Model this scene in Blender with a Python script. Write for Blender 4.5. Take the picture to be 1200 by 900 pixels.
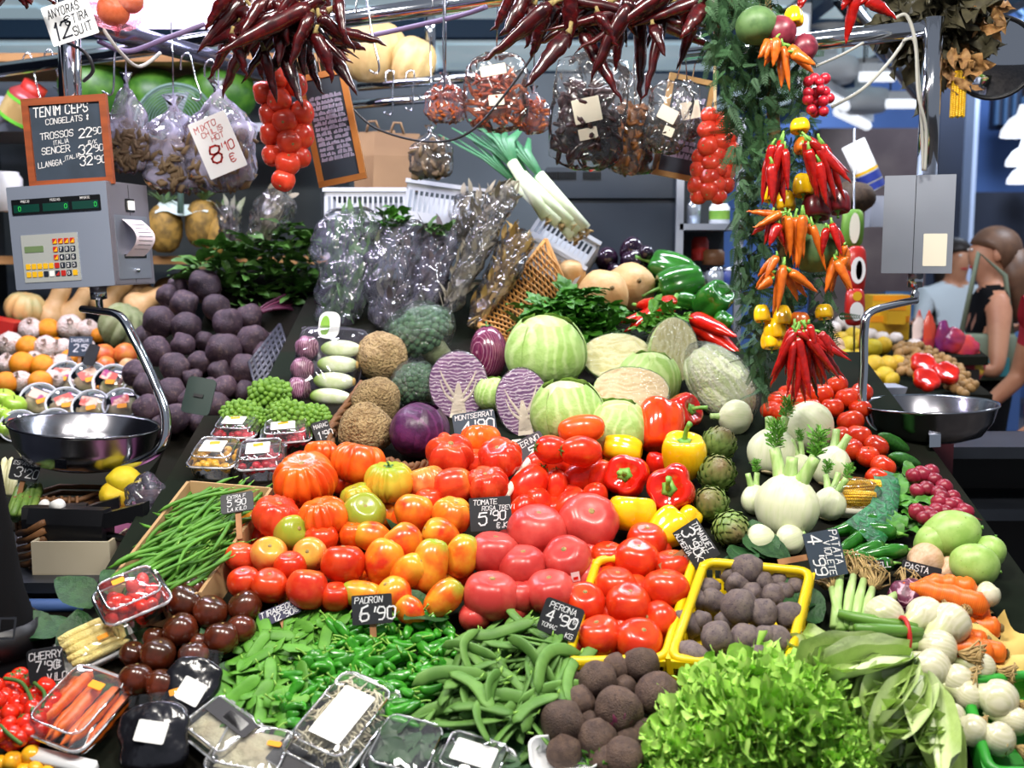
import bpy, math, random
from math import sin, cos, pi, radians as R
from mathutils import Vector, Matrix, Euler, noise, Quaternion
V = Vector
random.seed(11)
for o in list(bpy.data.objects): bpy.data.objects.remove(o)
SC = bpy.context.scene
COL = SC.collection

# ------------------------------------------------------------------ camera
F, CAMZ = 1250.0, 1.60
TILT = math.atan(150 / F)
cam_d = bpy.data.cameras.new('camera'); cam = bpy.data.objects.new('camera', cam_d); COL.objects.link(cam)
cam.location = (0, 0, CAMZ); cam.rotation_euler = (pi / 2 - TILT, 0, 0)
cam_d.sensor_width = 36; cam_d.lens = F * 36 / 1200; cam_d.clip_start = .05; cam_d.clip_end = 60
cam_d.dof.use_dof = True; cam_d.dof.focus_distance = 2.05; cam_d.dof.aperture_fstop = 4.2
SC.camera = cam
# ------------------------------------------------------------------ world, lights, exposure
SC.view_settings.view_transform = 'Standard'; SC.view_settings.look = 'None'
SC.view_settings.gamma = 1; SC.view_settings.use_curve_mapping = False
SC.view_settings.exposure = 0.0
w = bpy.data.worlds.new('market_hall_air'); SC.world = w; w.use_nodes = True
w.node_tree.nodes['Background'].inputs[0].default_value = (.78, .86, 1, 1)
w.node_tree.nodes['Background'].inputs[1].default_value = .30
def area(name, loc, target, sx, sy, power, col):
    d = bpy.data.lights.new(name, 'AREA'); d.shape = 'RECTANGLE'; d.size = sx; d.size_y = sy
    d.energy = power; d.color = col
    o = bpy.data.objects.new(name, d); COL.objects.link(o); o.location = loc
    o.rotation_euler = (V(target) - V(loc)).to_track_quat('-Z', 'Y').to_euler()
    return o
# the row of lamps hung over the stall, and the cooler tubes over its back shelves
for i, x in enumerate((-.95, -.1, .75)):
    area('stall_lamp', (x, 1.15, 2.75), (x * .8 + .1, 1.95, 1.1), .34, .22, 27, (1, .94, .86))
area('rear_tube_lamp', (-1.2, 3.0, 2.75), (-1.1, 3.2, 1.2), 1.6, .1, 52, (.84, .80, 1))
area('rear_tube_lamp', (.55, 3.0, 2.75), (.5, 3.2, 1.2), 1.2, .1, 36, (.86, .9, 1))
area('hall_fill', (2.9, 4.2, 3.4), (2.3, 5.0, .9), .8, .8, 60, (.8, .88, 1))
area('hall_fill', (4.2, 8.6, 4.6), (4.4, 11, 1.6), 1.5, 1.5, 260, (.7, .82, 1))  # added light without a fixture, brightens the blue back wall

# ------------------------------------------------------------------ picture <-> place
cA, sA = cos(TILT), sin(TILT)
def ray(px, py):
    u, v = (px - 600) / F, (450 - py) / F
    return V((u, cA + v * sA, -sA + v * cA))
def at(px, py, Y):
    d = ray(px, py); t = Y / d.y
    return V((d.x * t, Y, CAMZ + d.z * t))
def mpp(p):                                  # metres per picture pixel at a place
    return (p.y * cA - (p.z - CAMZ) * sA) / F
MAIN = [(.9, .62), (1.3, .795), (1.75, 1.02), (2.2, 1.175), (2.6, 1.305), (3.0, 1.435), (3.4, 1.56)]
LEFT = [(2.0, .93), (2.6, 1.07), (3.0, 1.165), (3.4, 1.235), (3.8, 1.31), (4.3, 1.40)]
BEET = [(2.4, .92), (2.75, 1.13), (3.15, 1.465), (3.4, 1.62)]
RIGHT = [(2.6, 1.02), (3.1, 1.13), (3.6, 1.23), (4.2, 1.36)]
def bed(prof, y):
    if y <= prof[0][0]: a, b = prof[0], prof[1]
    else:
        a, b = prof[-2], prof[-1]
        for i in range(len(prof) - 1):
            if prof[i][0] <= y <= prof[i + 1][0]: a, b = prof[i], prof[i + 1]; break
    return a[1] + (b[1] - a[1]) * (y - a[0]) / (b[0] - a[0])
def S(px, py, h=0., prof=MAIN):
    d = ray(px, py); t = .8
    g = lambda t: CAMZ + t * d.z - bed(prof, t * d.y) - h
    while t < 6 and g(t) > 0: t += .03
    lo, hi = t - .03, t
    for _ in range(20):
        m = (lo + hi) / 2
        if g(m) > 0: lo = m
        else: hi = m
    p = V((0, 0, CAMZ)) + d * hi
    return p
def Sr(px, py, rpx, prof=MAIN, k=1.08, lift=0.):   # centre of a thing of radius rpx resting on the bed
    p = S(px, py, .04, prof)
    for _ in range(4): p = S(px, py, rpx * mpp(p) * k + lift, prof)
    return p, rpx * mpp(p)

# ------------------------------------------------------------------ materials
def lin(h):
    h = h.lstrip('#'); o = []
    for i in (0, 2, 4):
        c = int(h[i:i + 2], 16) / 255
        o.append(c / 12.92 if c <= .04045 else ((c + .055) / 1.055) ** 2.4)
    return (*o, 1)
MATS = {}
def mat(name, c1, c2=None, ns=3., lo=.4, hi=.6, rough=.4, bump=0., bs=30., metal=0., coat=0., sss=0.,
        grad=None, spots=None, rnd=.0, spec=.5, emit=0., wave=None, stretch=None, objcol=False, hue=0., det=4):
    if name in MATS: return MATS[name]
    m = bpy.data.materials.new(name); m.use_nodes = True; nt = m.node_tree; N = nt.nodes; L = nt.links
    b = N['Principled BSDF']
    b.inputs['Roughness'].default_value = rough; b.inputs['Metallic'].default_value = metal
    b.inputs['Coat Weight'].default_value = coat; b.inputs['Coat Roughness'].default_value = .12
    b.inputs['Specular IOR Level'].default_value = spec
    if sss: b.inputs['Subsurface Weight'].default_value = sss; b.inputs['Subsurface Radius'].default_value = (.01, .005, .003)
    tc = N.new('ShaderNodeTexCoord'); oi = N.new('ShaderNodeObjectInfo')
    off = N.new('ShaderNodeVectorMath'); off.operation = 'ADD'
    mul = N.new('ShaderNodeMath'); mul.operation = 'MULTIPLY'; mul.inputs[1].default_value = 37.
    L.new(oi.outputs['Random'], mul.inputs[0]); L.new(tc.outputs['Object'], off.inputs[0]); L.new(mul.outputs[0], off.inputs[1])
    vec = off.outputs[0]
    if stretch:
        mp = N.new('ShaderNodeMapping'); mp.inputs['Scale'].default_value = stretch; L.new(vec, mp.inputs[0]); vec = mp.outputs[0]
    def nz(scale, detail=4):
        n = N.new('ShaderNodeTexNoise'); n.inputs['Scale'].default_value = scale; n.inputs['Detail'].default_value = detail
        L.new(vec, n.inputs['Vector']); return n
    def rampf(src, a, c):
        r = N.new('ShaderNodeMapRange'); r.inputs[1].default_value = a; r.inputs[2].default_value = c
        L.new(src, r.inputs[0]); return r.outputs[0]
    def mix(f, a, c):
        x = N.new('ShaderNodeMix'); x.data_type = 'RGBA'; L.new(f, x.inputs[0])
        for s, i in ((a, 6), (c, 7)):
            if isinstance(s, tuple): x.inputs[i].default_value = s
            else: L.new(s, x.inputs[i])
        return x.outputs[2]
    col = lin(c1)
    if objcol: col = oi.outputs['Color']
    if c2: col = mix(rampf(nz(ns, det).outputs[0], lo, hi), col, lin(c2))
    if wave:                                  # (colour, scale, distortion, lo, hi, axis)
        wv = N.new('ShaderNodeTexWave'); wv.inputs['Scale'].default_value = wave[1]; wv.inputs['Distortion'].default_value = wave[2]
        wv.inputs['Detail'].default_value = 3; wv.wave_type = 'RINGS' if len(wave) > 6 else 'BANDS'; wv.bands_direction = wave[5] if len(wave) > 5 else 'X'
        L.new(vec, wv.inputs['Vector']); col = mix(rampf(wv.outputs['Fac'], wave[3], wave[4]), col, lin(wave[0]))
    if grad:                                  # (colour, z0, z1, noise)
        sp = N.new('ShaderNodeSeparateXYZ'); L.new(tc.outputs['Object'], sp.inputs[0])
        ad = N.new('ShaderNodeMath'); ad.operation = 'MULTIPLY_ADD'; n2 = nz(1.6, 2)
        L.new(n2.outputs[0], ad.inputs[0]); ad.inputs[1].default_value = grad[3]; L.new(sp.outputs[2], ad.inputs[2])
        col = mix(rampf(ad.outputs[0], grad[1] + grad[3] * .5, grad[2] + grad[3] * .5), col, lin(grad[0]))
    if spots:                                 # (colour, scale, lo, hi)
        col = mix(rampf(nz(spots[1], 2).outputs[0], spots[2], spots[3]), col, lin(spots[0]))
    if rnd or hue:
        h = N.new('ShaderNodeHueSaturation'); r = N.new('ShaderNodeMapRange')
        r.inputs[3].default_value = 1 - rnd; r.inputs[4].default_value = 1 + rnd; L.new(oi.outputs['Random'], r.inputs[0])
        L.new(r.outputs[0], h.inputs['Value'])
        if hue:
            r2 = N.new('ShaderNodeMapRange'); r2.inputs[3].default_value = .5 - hue; r2.inputs[4].default_value = .5 + hue
            f = N.new('ShaderNodeMath'); f.operation = 'FRACT'; mm = N.new('ShaderNodeMath'); mm.operation = 'MULTIPLY'; mm.inputs[1].default_value = 7.3
            L.new(oi.outputs['Random'], mm.inputs[0]); L.new(mm.outputs[0], f.inputs[0]); L.new(f.outputs[0], r2.inputs[0]); L.new(r2.outputs[0], h.inputs['Hue'])
        if isinstance(col, tuple): h.inputs['Color'].default_value = col
        else: L.new(col, h.inputs['Color'])
        col = h.outputs[0]
    if isinstance(col, tuple): b.inputs['Base Color'].default_value = col
    else: L.new(col, b.inputs['Base Color'])
    if emit:
        b.inputs['Emission Strength'].default_value = emit
        if isinstance(col, tuple): b.inputs['Emission Color'].default_value = col
        else: L.new(col, b.inputs['Emission Color'])
    if bump:
        bp = N.new('ShaderNodeBump'); bp.inputs['Strength'].default_value = bump; bp.inputs['Distance'].default_value = .02
        L.new(nz(bs, 3).outputs[0], bp.inputs['Height']); L.new(bp.outputs[0], b.inputs['Normal'])
    MATS[name] = m
    return m
def film(name, tint='ffffff', op=.12, rough=.12, bump=.6, bs=18., spec=1., opc='e8ecf4'):
    """thin clear plastic: mostly see-through, with crinkled gloss"""
    if name in MATS: return MATS[name]
    m = bpy.data.materials.new(name); m.use_nodes = True; nt = m.node_tree; N = nt.nodes; L = nt.links
    N.remove(N['Principled BSDF']); out = N['Material Output']
    tr = N.new('ShaderNodeBsdfTransparent'); tr.inputs[0].default_value = lin(tint)
    gl = N.new('ShaderNodeBsdfGlossy'); gl.inputs['Roughness'].default_value = rough
    df = N.new('ShaderNodeBsdfDiffuse'); df.inputs[0].default_value = lin(opc)
    tc = N.new('ShaderNodeTexCoord'); n = N.new('ShaderNodeTexNoise'); n.inputs['Scale'].default_value = bs; n.inputs['Detail'].default_value = 1.2
    n.inputs['Distortion'].default_value = 1.2
    L.new(tc.outputs['Object'], n.inputs[0])
    bp = N.new('ShaderNodeBump'); bp.inputs['Strength'].default_value = bump; bp.inputs['Distance'].default_value = .03
    L.new(n.outputs[0], bp.inputs['Height']); L.new(bp.outputs[0], gl.inputs['Normal'])
    fr = N.new('ShaderNodeFresnel'); fr.inputs[0].default_value = 1.45; L.new(bp.outputs[0], fr.inputs['Normal'])
    ma = N.new('ShaderNodeMath'); ma.operation = 'MULTIPLY_ADD'; ma.inputs[1].default_value = spec; ma.inputs[2].default_value = .03; ma.use_clamp = True
    L.new(fr.outputs[0], ma.inputs[0])
    mr = N.new('ShaderNodeMapRange'); mr.inputs[1].default_value = .35; mr.inputs[2].default_value = .75
    mr.inputs[3].default_value = op * .3; mr.inputs[4].default_value = op * 1.7; L.new(n.outputs[0], mr.inputs[0])
    m1 = N.new('ShaderNodeMixShader'); L.new(mr.outputs[0], m1.inputs[0]); L.new(tr.outputs[0], m1.inputs[1]); L.new(df.outputs[0], m1.inputs[2])
    m2 = N.new('ShaderNodeMixShader'); L.new(ma.outputs[0], m2.inputs[0]); L.new(m1.outputs[0], m2.inputs[1]); L.new(gl.outputs[0], m2.inputs[2])
    L.new(m2.outputs[0], out.inputs[0]); MATS[name] = m
    return m

# ------------------------------------------------------------------ meshes
class MB:
    def __init__(s): s.v = []; s.f = []; s.mi = []
    def add(s, vf, M=None, mi=0):
        v, f = vf; o = len(s.v)
        s.v += [M @ V(p) for p in v] if M else [V(p) for p in v]
        s.f += [tuple(i + o for i in q) for q in f]; s.mi += [mi] * len(f); return s
    def build(s, name, *mats, smooth=True):
        me = bpy.data.meshes.new(name); me.from_pydata([tuple(p) for p in s.v], [], s.f)
        for m in mats: me.materials.append(m)
        if len(mats) > 1: me.polygons.foreach_set('material_index', s.mi)
        me.polygons.foreach_set('use_smooth', [smooth] * len(s.f)); me.update(); return me
def mk(name, vf, m, smooth=True): return MB().add(vf).build(name, m, smooth=smooth)
def body(fn, n=24, m=14, ph0=0., ph1=pi):
    """closed skin: fn(theta, phi) -> point, phi runs from the top pole to the bottom pole"""
    v = [V(fn(0, ph0))]; f = []
    for j in range(1, m):
        ph = ph0 + (ph1 - ph0) * j / m
        for i in range(n): v.append(V(fn(2 * pi * i / n, ph)))
    v.append(V(fn(0, ph1)))
    for i in range(n): f.append((0, 1 + i, 1 + (i + 1) % n))
    for j in range(m - 2):
        a = 1 + j * n; c = a + n
        for i in range(n): f.append((a + i, c + i, c + (i + 1) % n, a + (i + 1) % n))
    e = len(v) - 1; a = 1 + (m - 2) * n
    for i in range(n): f.append((a + i, e, a + (i + 1) % n))
    return v, f
def lathe(prof, n=24, fn=None):
    """prof: list of (r, z); r = 0 ends close"""
    v = []; f = []; rows = []
    for r, z in prof:
        if r <= 1e-6: v.append(V((0, 0, z))); rows.append([len(v) - 1] * n)
        else:
            rows.append([])
            for i in range(n):
                t = 2 * pi * i / n; k = fn(t, z) if fn else 1
                v.append(V((r * k * cos(t), r * k * sin(t), z))); rows[-1].append(len(v) - 1)
    for a, b in zip(rows, rows[1:]):
        for i in range(n):
            q = [a[i], b[i], b[(i + 1) % n], a[(i + 1) % n]]
            u = []
            for k in q:
                if k not in u: u.append(k)
            if len(u) > 2: f.append(tuple(u))
    return v, f
def tube(pts, rad, n=8, flat=None, closed=True):
    """pts: path; rad: number or list; flat: (a, b) squashes the section"""
    pts = [V(p) for p in pts]; k = len(pts); rad = rad if isinstance(rad, (list, tuple)) else [rad] * k
    v = []; f = []; up = None
    for i, p in enumerate(pts):
        d = (pts[min(i + 1, k - 1)] - pts[max(i - 1, 0)]).normalized()
        if up is None:
            up = V((0, 0, 1)) if abs(d.z) < .9 else V((0, 1, 0))
        s = d.cross(up).normalized(); up = s.cross(d).normalized()
        fa, fb = flat or (1, 1)
        for j in range(n):
            t = 2 * pi * j / n
            v.append(p + s * (rad[i] * fa * cos(t)) + up * (rad[i] * fb * sin(t)))
    for i in range(k - 1):
        for j in range(n):
            a = i * n + j; b = i * n + (j + 1) % n
            f.append((a, b, b + n, a + n))
    if closed:
        f.append(tuple(reversed(range(n)))); f.append(tuple(range((k - 1) * n, k * n)))
    return v, f
def box(x0, x1, y0, y1, z0, z1):
    v = [(x, y, z) for x in (x0, x1) for y in (y0, y1) for z in (z0, z1)]
    return v, [(0, 1, 3, 2), (4, 6, 7, 5), (0, 4, 5, 1), (2, 3, 7, 6), (0, 2, 6, 4), (1, 5, 7, 3)]
def rrect(w, h, r, n=4):
    p = []
    for cx, cy, a0 in ((w / 2 - r, h / 2 - r, 0), (-w / 2 + r, h / 2 - r, 90), (-w / 2 + r, -h / 2 + r, 180), (w / 2 - r, -h / 2 + r, 270)):
        for i in range(n + 1):
            a = R(a0 + 90 * i / n); p.append((cx + r * cos(a), cy + r * sin(a)))
    return p
def slab(outline, z0, z1):
    n = len(outline); v = [(x, y, z0) for x, y in outline] + [(x, y, z1) for x, y in outline]
    f = [tuple(reversed(range(n))), tuple(range(n, 2 * n))] + [(i, (i + 1) % n, n + (i + 1) % n, n + i) for i in range(n)]
    return v, f
def loft(rings, cap0=True, cap1=True):
    n = len(rings[0]); v = [p for r in rings for p in r]; f = []
    for j in range(len(rings) - 1):
        for i in range(n):
            a = j * n + i; b = j * n + (i + 1) % n; f.append((a, b, b + n, a + n))
    if cap0: f.append(tuple(reversed(range(n))))
    if cap1: f.append(tuple(range((len(rings) - 1) * n, len(rings) * n)))
    return v, f
def sheet(fn, nu, nv):
    v = [V(fn(i / nu, j / nv)) for j in range(nv + 1) for i in range(nu + 1)]; w_ = nu + 1
    return v, [(j * w_ + i, j * w_ + i + 1, (j + 1) * w_ + i + 1, (j + 1) * w_ + i) for j in range(nv) for i in range(nu)]
def nzv(p, s, seed=0): return noise.noise(V(p) * s + V((seed * 13.7, seed * 7.1, seed * 3.3)))
def bez(p0, p1, p2, n=8):
    return [(V(p0) * (1 - t) ** 2 + V(p1) * 2 * t * (1 - t) + V(p2) * t * t) for t in [i / n for i in range(n + 1)]]
def spline(P, n=6):
    P = [V(p) for p in P]; out = []
    for i in range(len(P) - 1):
        a, b, c, d = P[max(i - 1, 0)], P[i], P[i + 1], P[min(i + 2, len(P) - 1)]
        for k in range(n):
            t = k / n
            out.append(.5 * ((2 * b) + (c - a) * t + (2 * a - 5 * b + 4 * c - d) * t * t + (3 * b - a - 3 * c + d) * t ** 3))
    out.append(P[-1]); return out
T4, R4 = Matrix.Translation, Matrix.Rotation
def S4(x, y=None, z=None):
    if y is None: y = z = x
    return Matrix.Diagonal((x, y, z, 1))
def aim(v, roll=0.): return V(v).to_track_quat('Z', 'Y').to_matrix().to_4x4() @ R4(roll, 4, 'Z')
def facing(p, yaw=0., tilt=0., roll=0.):      # local X right, Y up, Z towards the viewer
    return T4(p) @ R4(R(yaw), 4, 'Z') @ R4(pi / 2 - R(tilt), 4, 'X') @ R4(R(roll), 4, 'Z')

# ------------------------------------------------------------------ objects
def obj(name, me, parent=None, M=None):
    o = bpy.data.objects.new(name, me); COL.objects.link(o)
    if M is not None: o.matrix_basis = M
    if parent: o.parent = parent
    return o
def tag(o, label, cat, group=None, kind=None):
    if label: o['label'] = label
    if cat: o['category'] = cat
    if group: o['group'] = group
    if kind: o['kind'] = kind
    return o
def thing(name, label, cat, loc=(0, 0, 0), M=None, group=None):
    return tag(obj(name, None, None, M if M is not None else T4(V(loc))), label, cat, group)
def struct(name, me, parent=None, M=None):
    o = obj(name, me, parent, M)
    if not parent: o['kind'] = 'structure'
    return o
ORDS = {}
def ordinal(key, o, px, base): ORDS.setdefault(key, []).append((px, o, base))
NTH = ['first', 'second', 'third', 'fourth', 'fifth', 'sixth', 'seventh', 'eighth', 'ninth', 'tenth', 'eleventh', 'twelfth']
def nth(i, n, a, b, ext): return ext[0] if i == 0 else ext[1] if i == n - 1 else NTH[i] + ' from ' + a if i < (n + 1) // 2 else NTH[n - 1 - i] + ' from ' + b
def finish_ordinals():
    for key, L in ORDS.items():
        if key.startswith('g:'):          # rows from the top, then left to right
            L.sort(key=lambda e: e[0][1]); nr = max(2, round(len(L) / 6)); q = -(-len(L) // nr)
            for r in range(nr):
                row = sorted(L[r * q:(r + 1) * q], key=lambda e: e[0][0])
                for i, (p, o, base) in enumerate(row):
                    o['label'] = base + ', ' + nth(r, nr, 'top', 'bottom', ('top', 'bottom')).replace(' from top', '').replace(' from bottom', ' lowest') + ' row, ' + nth(i, len(row), 'left', 'right', ('leftmost', 'rightmost')); o['group'] = key[2:]
            continue
        vert = key.startswith('v:')
        L.sort(key=lambda e: e[0]); n = len(L); a, b = ('top', 'bottom') if vert else ('left', 'right')
        for i, (px, o, base) in enumerate(L):
            if n == 1: o['label'] = base; continue
            if i == 0: s = ('topmost' if vert else 'leftmost')
            elif i == n - 1: s = ('lowest' if vert else 'rightmost')
            elif i < (n + 1) // 2 : s = NTH[i] + ' from the ' + a
            else: s = NTH[n - 1 - i] + ' from the ' + b
            o['label'] = base + ', ' + s
            o['group'] = key[2:] if vert else key
def rnd(a, b): return random.uniform(a, b)
def rrot(): return Euler((rnd(0, 6.28), rnd(0, 6.28), rnd(0, 6.28))).to_matrix().to_4x4()

# ------------------------------------------------------------------ hand lettering
GL = {'A': '002640 1232', 'B': '00063645443303 3342413000', 'C': '4536160501103041', 'D': '00063645413000', 'E': '46060040 0333',
 'F': '460600 0333', 'G': '45361605011030414323', 'H': '0006 4046 0343', 'I': '2026', 'J': '3631201001', 'K': '0006 4603 0340',
 'L': '060040', 'M': '0006234640', 'N': '00064046', 'O': '160501103041453616', 'P': '00063645443303', 'Q': '160501103041453616 2240',
 'R': '00063645443303 2340', 'S': '453616050413334241301001', 'T': '0646 2620', 'U': '060110304146', 'V': '062046', 'W': '0610233046',
 'X': '0046 0640', 'Y': '062346 2320', 'Z': '06460040', '0': '160501103041453616', '1': '152620', '2': '05163645440040',
 '3': '0516364544334241301001', '4': '30360242', '5': '460604344341301001', '6': '3615030110304142331302', '7': '064610',
 '8': '1605041333424130100102133344453616', '9': '4313040516364543413010', "'": '2624', '-': '1333', '*': '1135 3115 2026', '/': '0046',
 '€': '4536160501103041 0434 0232', '.': '2021', ' ': ''}
def strokes(mb, text, x, y, h, w=None, lean=.12, gap=.32, asp=.62, jit=.04, roll=0.):
    """hand-drawn strokes in the XY plane; x, y is the left end of the base line"""
    w = w or h * .12; cw = h * asp; cx = 0.; rng = random.Random(text + str(round(x, 4)))
    for ch in text:
        for st in GL.get(ch.upper(), '').split():
            pts = []
            for i in range(0, len(st), 2):
                gx, gy = int(st[i]) / 4 * cw, int(st[i + 1]) / 6 * h
                gx += rng.uniform(-jit, jit) * h + gy * lean; gy += rng.uniform(-jit, jit) * h
                px, py = cx + gx, gy
                pts.append((x + px * cos(roll) - py * sin(roll), y + px * sin(roll) + py * cos(roll)))
            for a, b in zip(pts, pts[1:]):
                dx, dy = b[0] - a[0], b[1] - a[1]; l = math.hypot(dx, dy) or 1e-6; dx, dy = dx / l * w / 2, dy / l * w / 2
                q = [(a[0] - dx - dy, a[1] - dy + dx, 0), (a[0] - dx + dy, a[1] - dy - dx, 0), (b[0] + dx + dy, b[1] + dy - dx, 0), (b[0] + dx - dy, b[1] + dy + dx, 0)]
                mb.add((q, [(0, 1, 2, 3)]))
        cx += cw * (.55 if ch in " '.1I" else 1) + h * gap * .62
    return cx
def text_w(text, h, gap=.32, asp=.62): return sum(h * asp * (.55 if c in " '.1I" else 1) + h * gap * .62 for c in text) - h * gap * .62
M_CHALK = mat('chalk', 'e9e9ec', rough=.9)
M_SLATE = mat('slate_black', '17181c', '202228', ns=20, rough=.55)
M_SLATEB = mat('slate_blue', '2a3644', '313e4e', ns=14, rough=.6)
M_STAKE = mat('tag_stake_wood', 'a9784f', '8a5c38', ns=20, rough=.7)
def lettering(parent, lines, W, H, m=None, z=.0022, name='lettering', weight=.12):
    """lines: (text, u, v, height, roll) in fractions of the board"""
    mb = MB()
    for ln in lines:
        t, u, v, h = ln[:4]; roll = R(ln[4]) if len(ln) > 4 else 0; asp = ln[5] if len(ln) > 5 else .62
        strokes(mb, t, (u - .5) * W, (v - .5) * H, h * H, w=h * H * weight, roll=roll, asp=asp)
    return obj(name, mb.build(name, m or M_CHALK, smooth=False), parent, T4((0, 0, z)))
def price_tag(px, py, wpx, hpx, label, lines, roll=0, tilt=20, yaw=0, prof=MAIN, lift=.06, Y=None, m=None, stake=True, txt=None, r=.12):
    p = S(px, py, lift, prof) if Y is None else at(px, py, Y)
    k = mpp(p); W, H = wpx * k, hpx * k
    o = obj('price_tag', mk('price_tag', slab(rrect(W, H, H * r), -.002, .0015), m or M_SLATE, smooth=False), None, facing(p, yaw, tilt, roll))
    tag(o, label, 'price tag')
    if lines: lettering(o, lines, W, H, txt)
    if stake:
        obj('stake', mk('stake', box(-.005, .005, -H / 2 - .05, 0, -.006, -.002), M_STAKE, smooth=False), o)
    return o
# ------------------------------------------------------------------ produce materials
G = dict(rough=.24, coat=.1, rnd=.08, spec=.4)
mat('t_red', 'c62c10', 'd44018', ns=1.5, grad=('e05a20', .7, 1.1, .3), **G)
mat('t_pink', 'b83632', 'c84c44', ns=1.2, grad=('c8583a', .75, 1.1, .3), rough=.3, coat=.06, rnd=.07, spec=.35)
mat('t_orange', 'df4a14', 'ea6a1c', ns=1.3, grad=('d8641c', .5, 1., .5), **G)
mat('t_coral', 'cc2e1a', 'd84824', ns=1.4, grad=('e0702c', .65, 1., .4), **G)
mat('t_peach', 'd9552a', 'd88a4a', ns=1.2, grad=('c9a23c', .3, .9, .8), **G)
mat('t_green', 'c9702a', 'a8963a', ns=1.1, lo=.3, hi=.6, grad=('8f9a2c', -.1, .6, .8), **G)
mat('t_yellow', 'd98a22', 'c9b23a', ns=1.2, lo=.35, hi=.6, grad=('8aa02c', .2, .8, .9), **G)
mat('t_heart', 'd8381a', 'e07a1e', ns=1., lo=.38, hi=.62, grad=('dc9a2a', .2, .9, .9), **G)
mat('t_long', 'dd5a18', 'e0a02a', ns=1., lo=.35, hi=.65, grad=('8fa832', .6, 1.4, .8), **G)
mat('t_plum', 'cf2410', 'dc3a18', ns=1.2, **G)
mat('t_plumo', 'dd4a14', 'e25a1c', ns=1.2, **G)
mat('t_brown', '4a1d10', '6a2c18', ns=1.2, lo=.35, hi=.65, grad=('37200f', .2, .9, .6), rough=.22, coat=.3, rnd=.15)
mat('t_cherry', 'd0200e', 'dc3016', ns=1.2, rough=.2, coat=.3, rnd=.08)
mat('t_cherryy', 'e8a018', 'efb428', ns=1.2, rough=.2, coat=.3, rnd=.06)
mat('calyx_green', '4f7a2c', '3c5f22', ns=4, rough=.6)
mat('stem_scar', '7d6a3c', '9a824c', ns=8, rough=.8)
mat('p_red', 'c8180c', 'd82412', ns=1.2, rough=.14, coat=.5, rnd=.05)
mat('p_redor', 'd82c10', 'e24a14', ns=1.2, rough=.14, coat=.5, rnd=.05)
mat('p_yellow', 'efb60a', 'f4c81a', ns=1.2, rough=.14, coat=.5, rnd=.04)
mat('p_green', '1f5c16', '2c7220', ns=1.2, rough=.16, coat=.5, rnd=.12)
mat('p_stem', '5f9a3a', '7fb04c', ns=3, rough=.5)
mat('beet', '372531', '4a3540', ns=2.2, rough=.55, bump=.4, bs=14, spots=('6a5450', 4, .55, .72), rnd=.3)
mat('beet_front', '4a3830', '5c483c', ns=2.2, rough=.7, bump=.4, bs=16, spots=('3a2a28', 6, .58, .7), rnd=.18)
mat('beet_crown', '4a1430', '6a2040', ns=4, rough=.6)
mat('potato', '5f5254', '73655f', ns=2.5, rough=.68, bump=.3, bs=18, spots=('3c3138', 8, .6, .7), rnd=.15)
mat('cabbage', 'b9cf86', 'a3c06a', ns=1.6, rough=.5, wave=('c4d694', .9, 7, .5, 1.), bump=.15, bs=6, rnd=.05)
mat('cabbage_pale', 'cdd6a0', 'b8c884', ns=1.6, rough=.5, wave=('d4dcac', .9, 7, .5, 1.), bump=.15, bs=6, rnd=.05)
mat('cabbage_leaf', 'a6c574', '94b85e', ns=2, rough=.5, wave=('b6cf88', 1.1, 7, .5, 1.), bump=.15, bs=6)
mat('cabbage_cut', 'dcd8a8', 'cfc88a', ns=5, rough=.45, wave=('e4e0b4', 1.6, 12, .3, 1., 'Z', 1), bump=.1, bs=20)
mat('cabbage_cut_brown', 'd2bf98', 'c2a97c', ns=3, rough=.45, wave=('d8c8a2', 1.8, 12, .3, 1., 'Z', 1))
mat('redcab', '4a1a48', '3a1238', ns=2, rough=.38, wave=('5c2456', 1.1, 7, .6, .98), rnd=.05, bump=.1, bs=5)
mat('redcab_outer', '6a4a68', '56365a', ns=3, rough=.4)
mat('redcab_cut', '8a5a8c', '6d3a74', ns=3, rough=.45, wave=('d6c4d2', 4.2, 7, .55, .85, 'Z', 1))
mat('redcab_core', 'e8dccb', 'ddd0bf', ns=3, rough=.5)
mat('aubergine', '2a1028', '1a0c20', ns=1.5, rough=.12, coat=.6)
mat('aubergine_stripe', '5c1c40', '74304e', ns=2, rough=.2, coat=.4, stretch=(6, 6, .7), wave=('a8788c', .5, 3, .9, 1.))
mat('celeriac', 'b59a6c', '9c8158', ns=3, rough=.8, bump=.9, bs=10, spots=('6d5636', 9, .58, .68), rnd=.06)
mat('broccoli', '557c54', '40684a', ns=5, rough=.75, bump=.5, bs=30)
mat('broccoli_stem', 'b9c29a', 'a8b588', ns=3, rough=.5)
mat('romanesco', '6f9830', '5a8428', ns=4, rough=.6, rnd=.05)
mat('fennel', 'd8dabc', 'ccd4aa', ns=1.5, rough=.4, stretch=(4, 4, .8), wave=('d4d8b6', .5, 4, .3, 1.), rnd=.03)
mat('fennel_stalk', 'b3cf8a', '9abf6c', ns=2, rough=.4, stretch=(3, 3, .6))
mat('fennel_cut', 'cdbf9a', 'b7a47c', ns=6, rough=.6)
mat('frond', '6cae3a', '58962e', ns=5, rough=.6)
mat('artichoke', '66803c', '7c944c', ns=2, lo=.35, hi=.65, rough=.5, grad=('74623e', .5, 1.2, .6))
mat('napa', 'dce2c0', 'ccdaa4', ns=2, rough=.45, wave=('e0e4cc', 1.2, 5, .5, .9), bump=.3, bs=9)
mat('squash', 'd8b07c', 'cca26a', ns=2, rough=.5, rnd=.06, bump=.1, bs=8)
mat('squash_stem', '8a7448', '6d5a34', ns=6, rough=.8)
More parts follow.
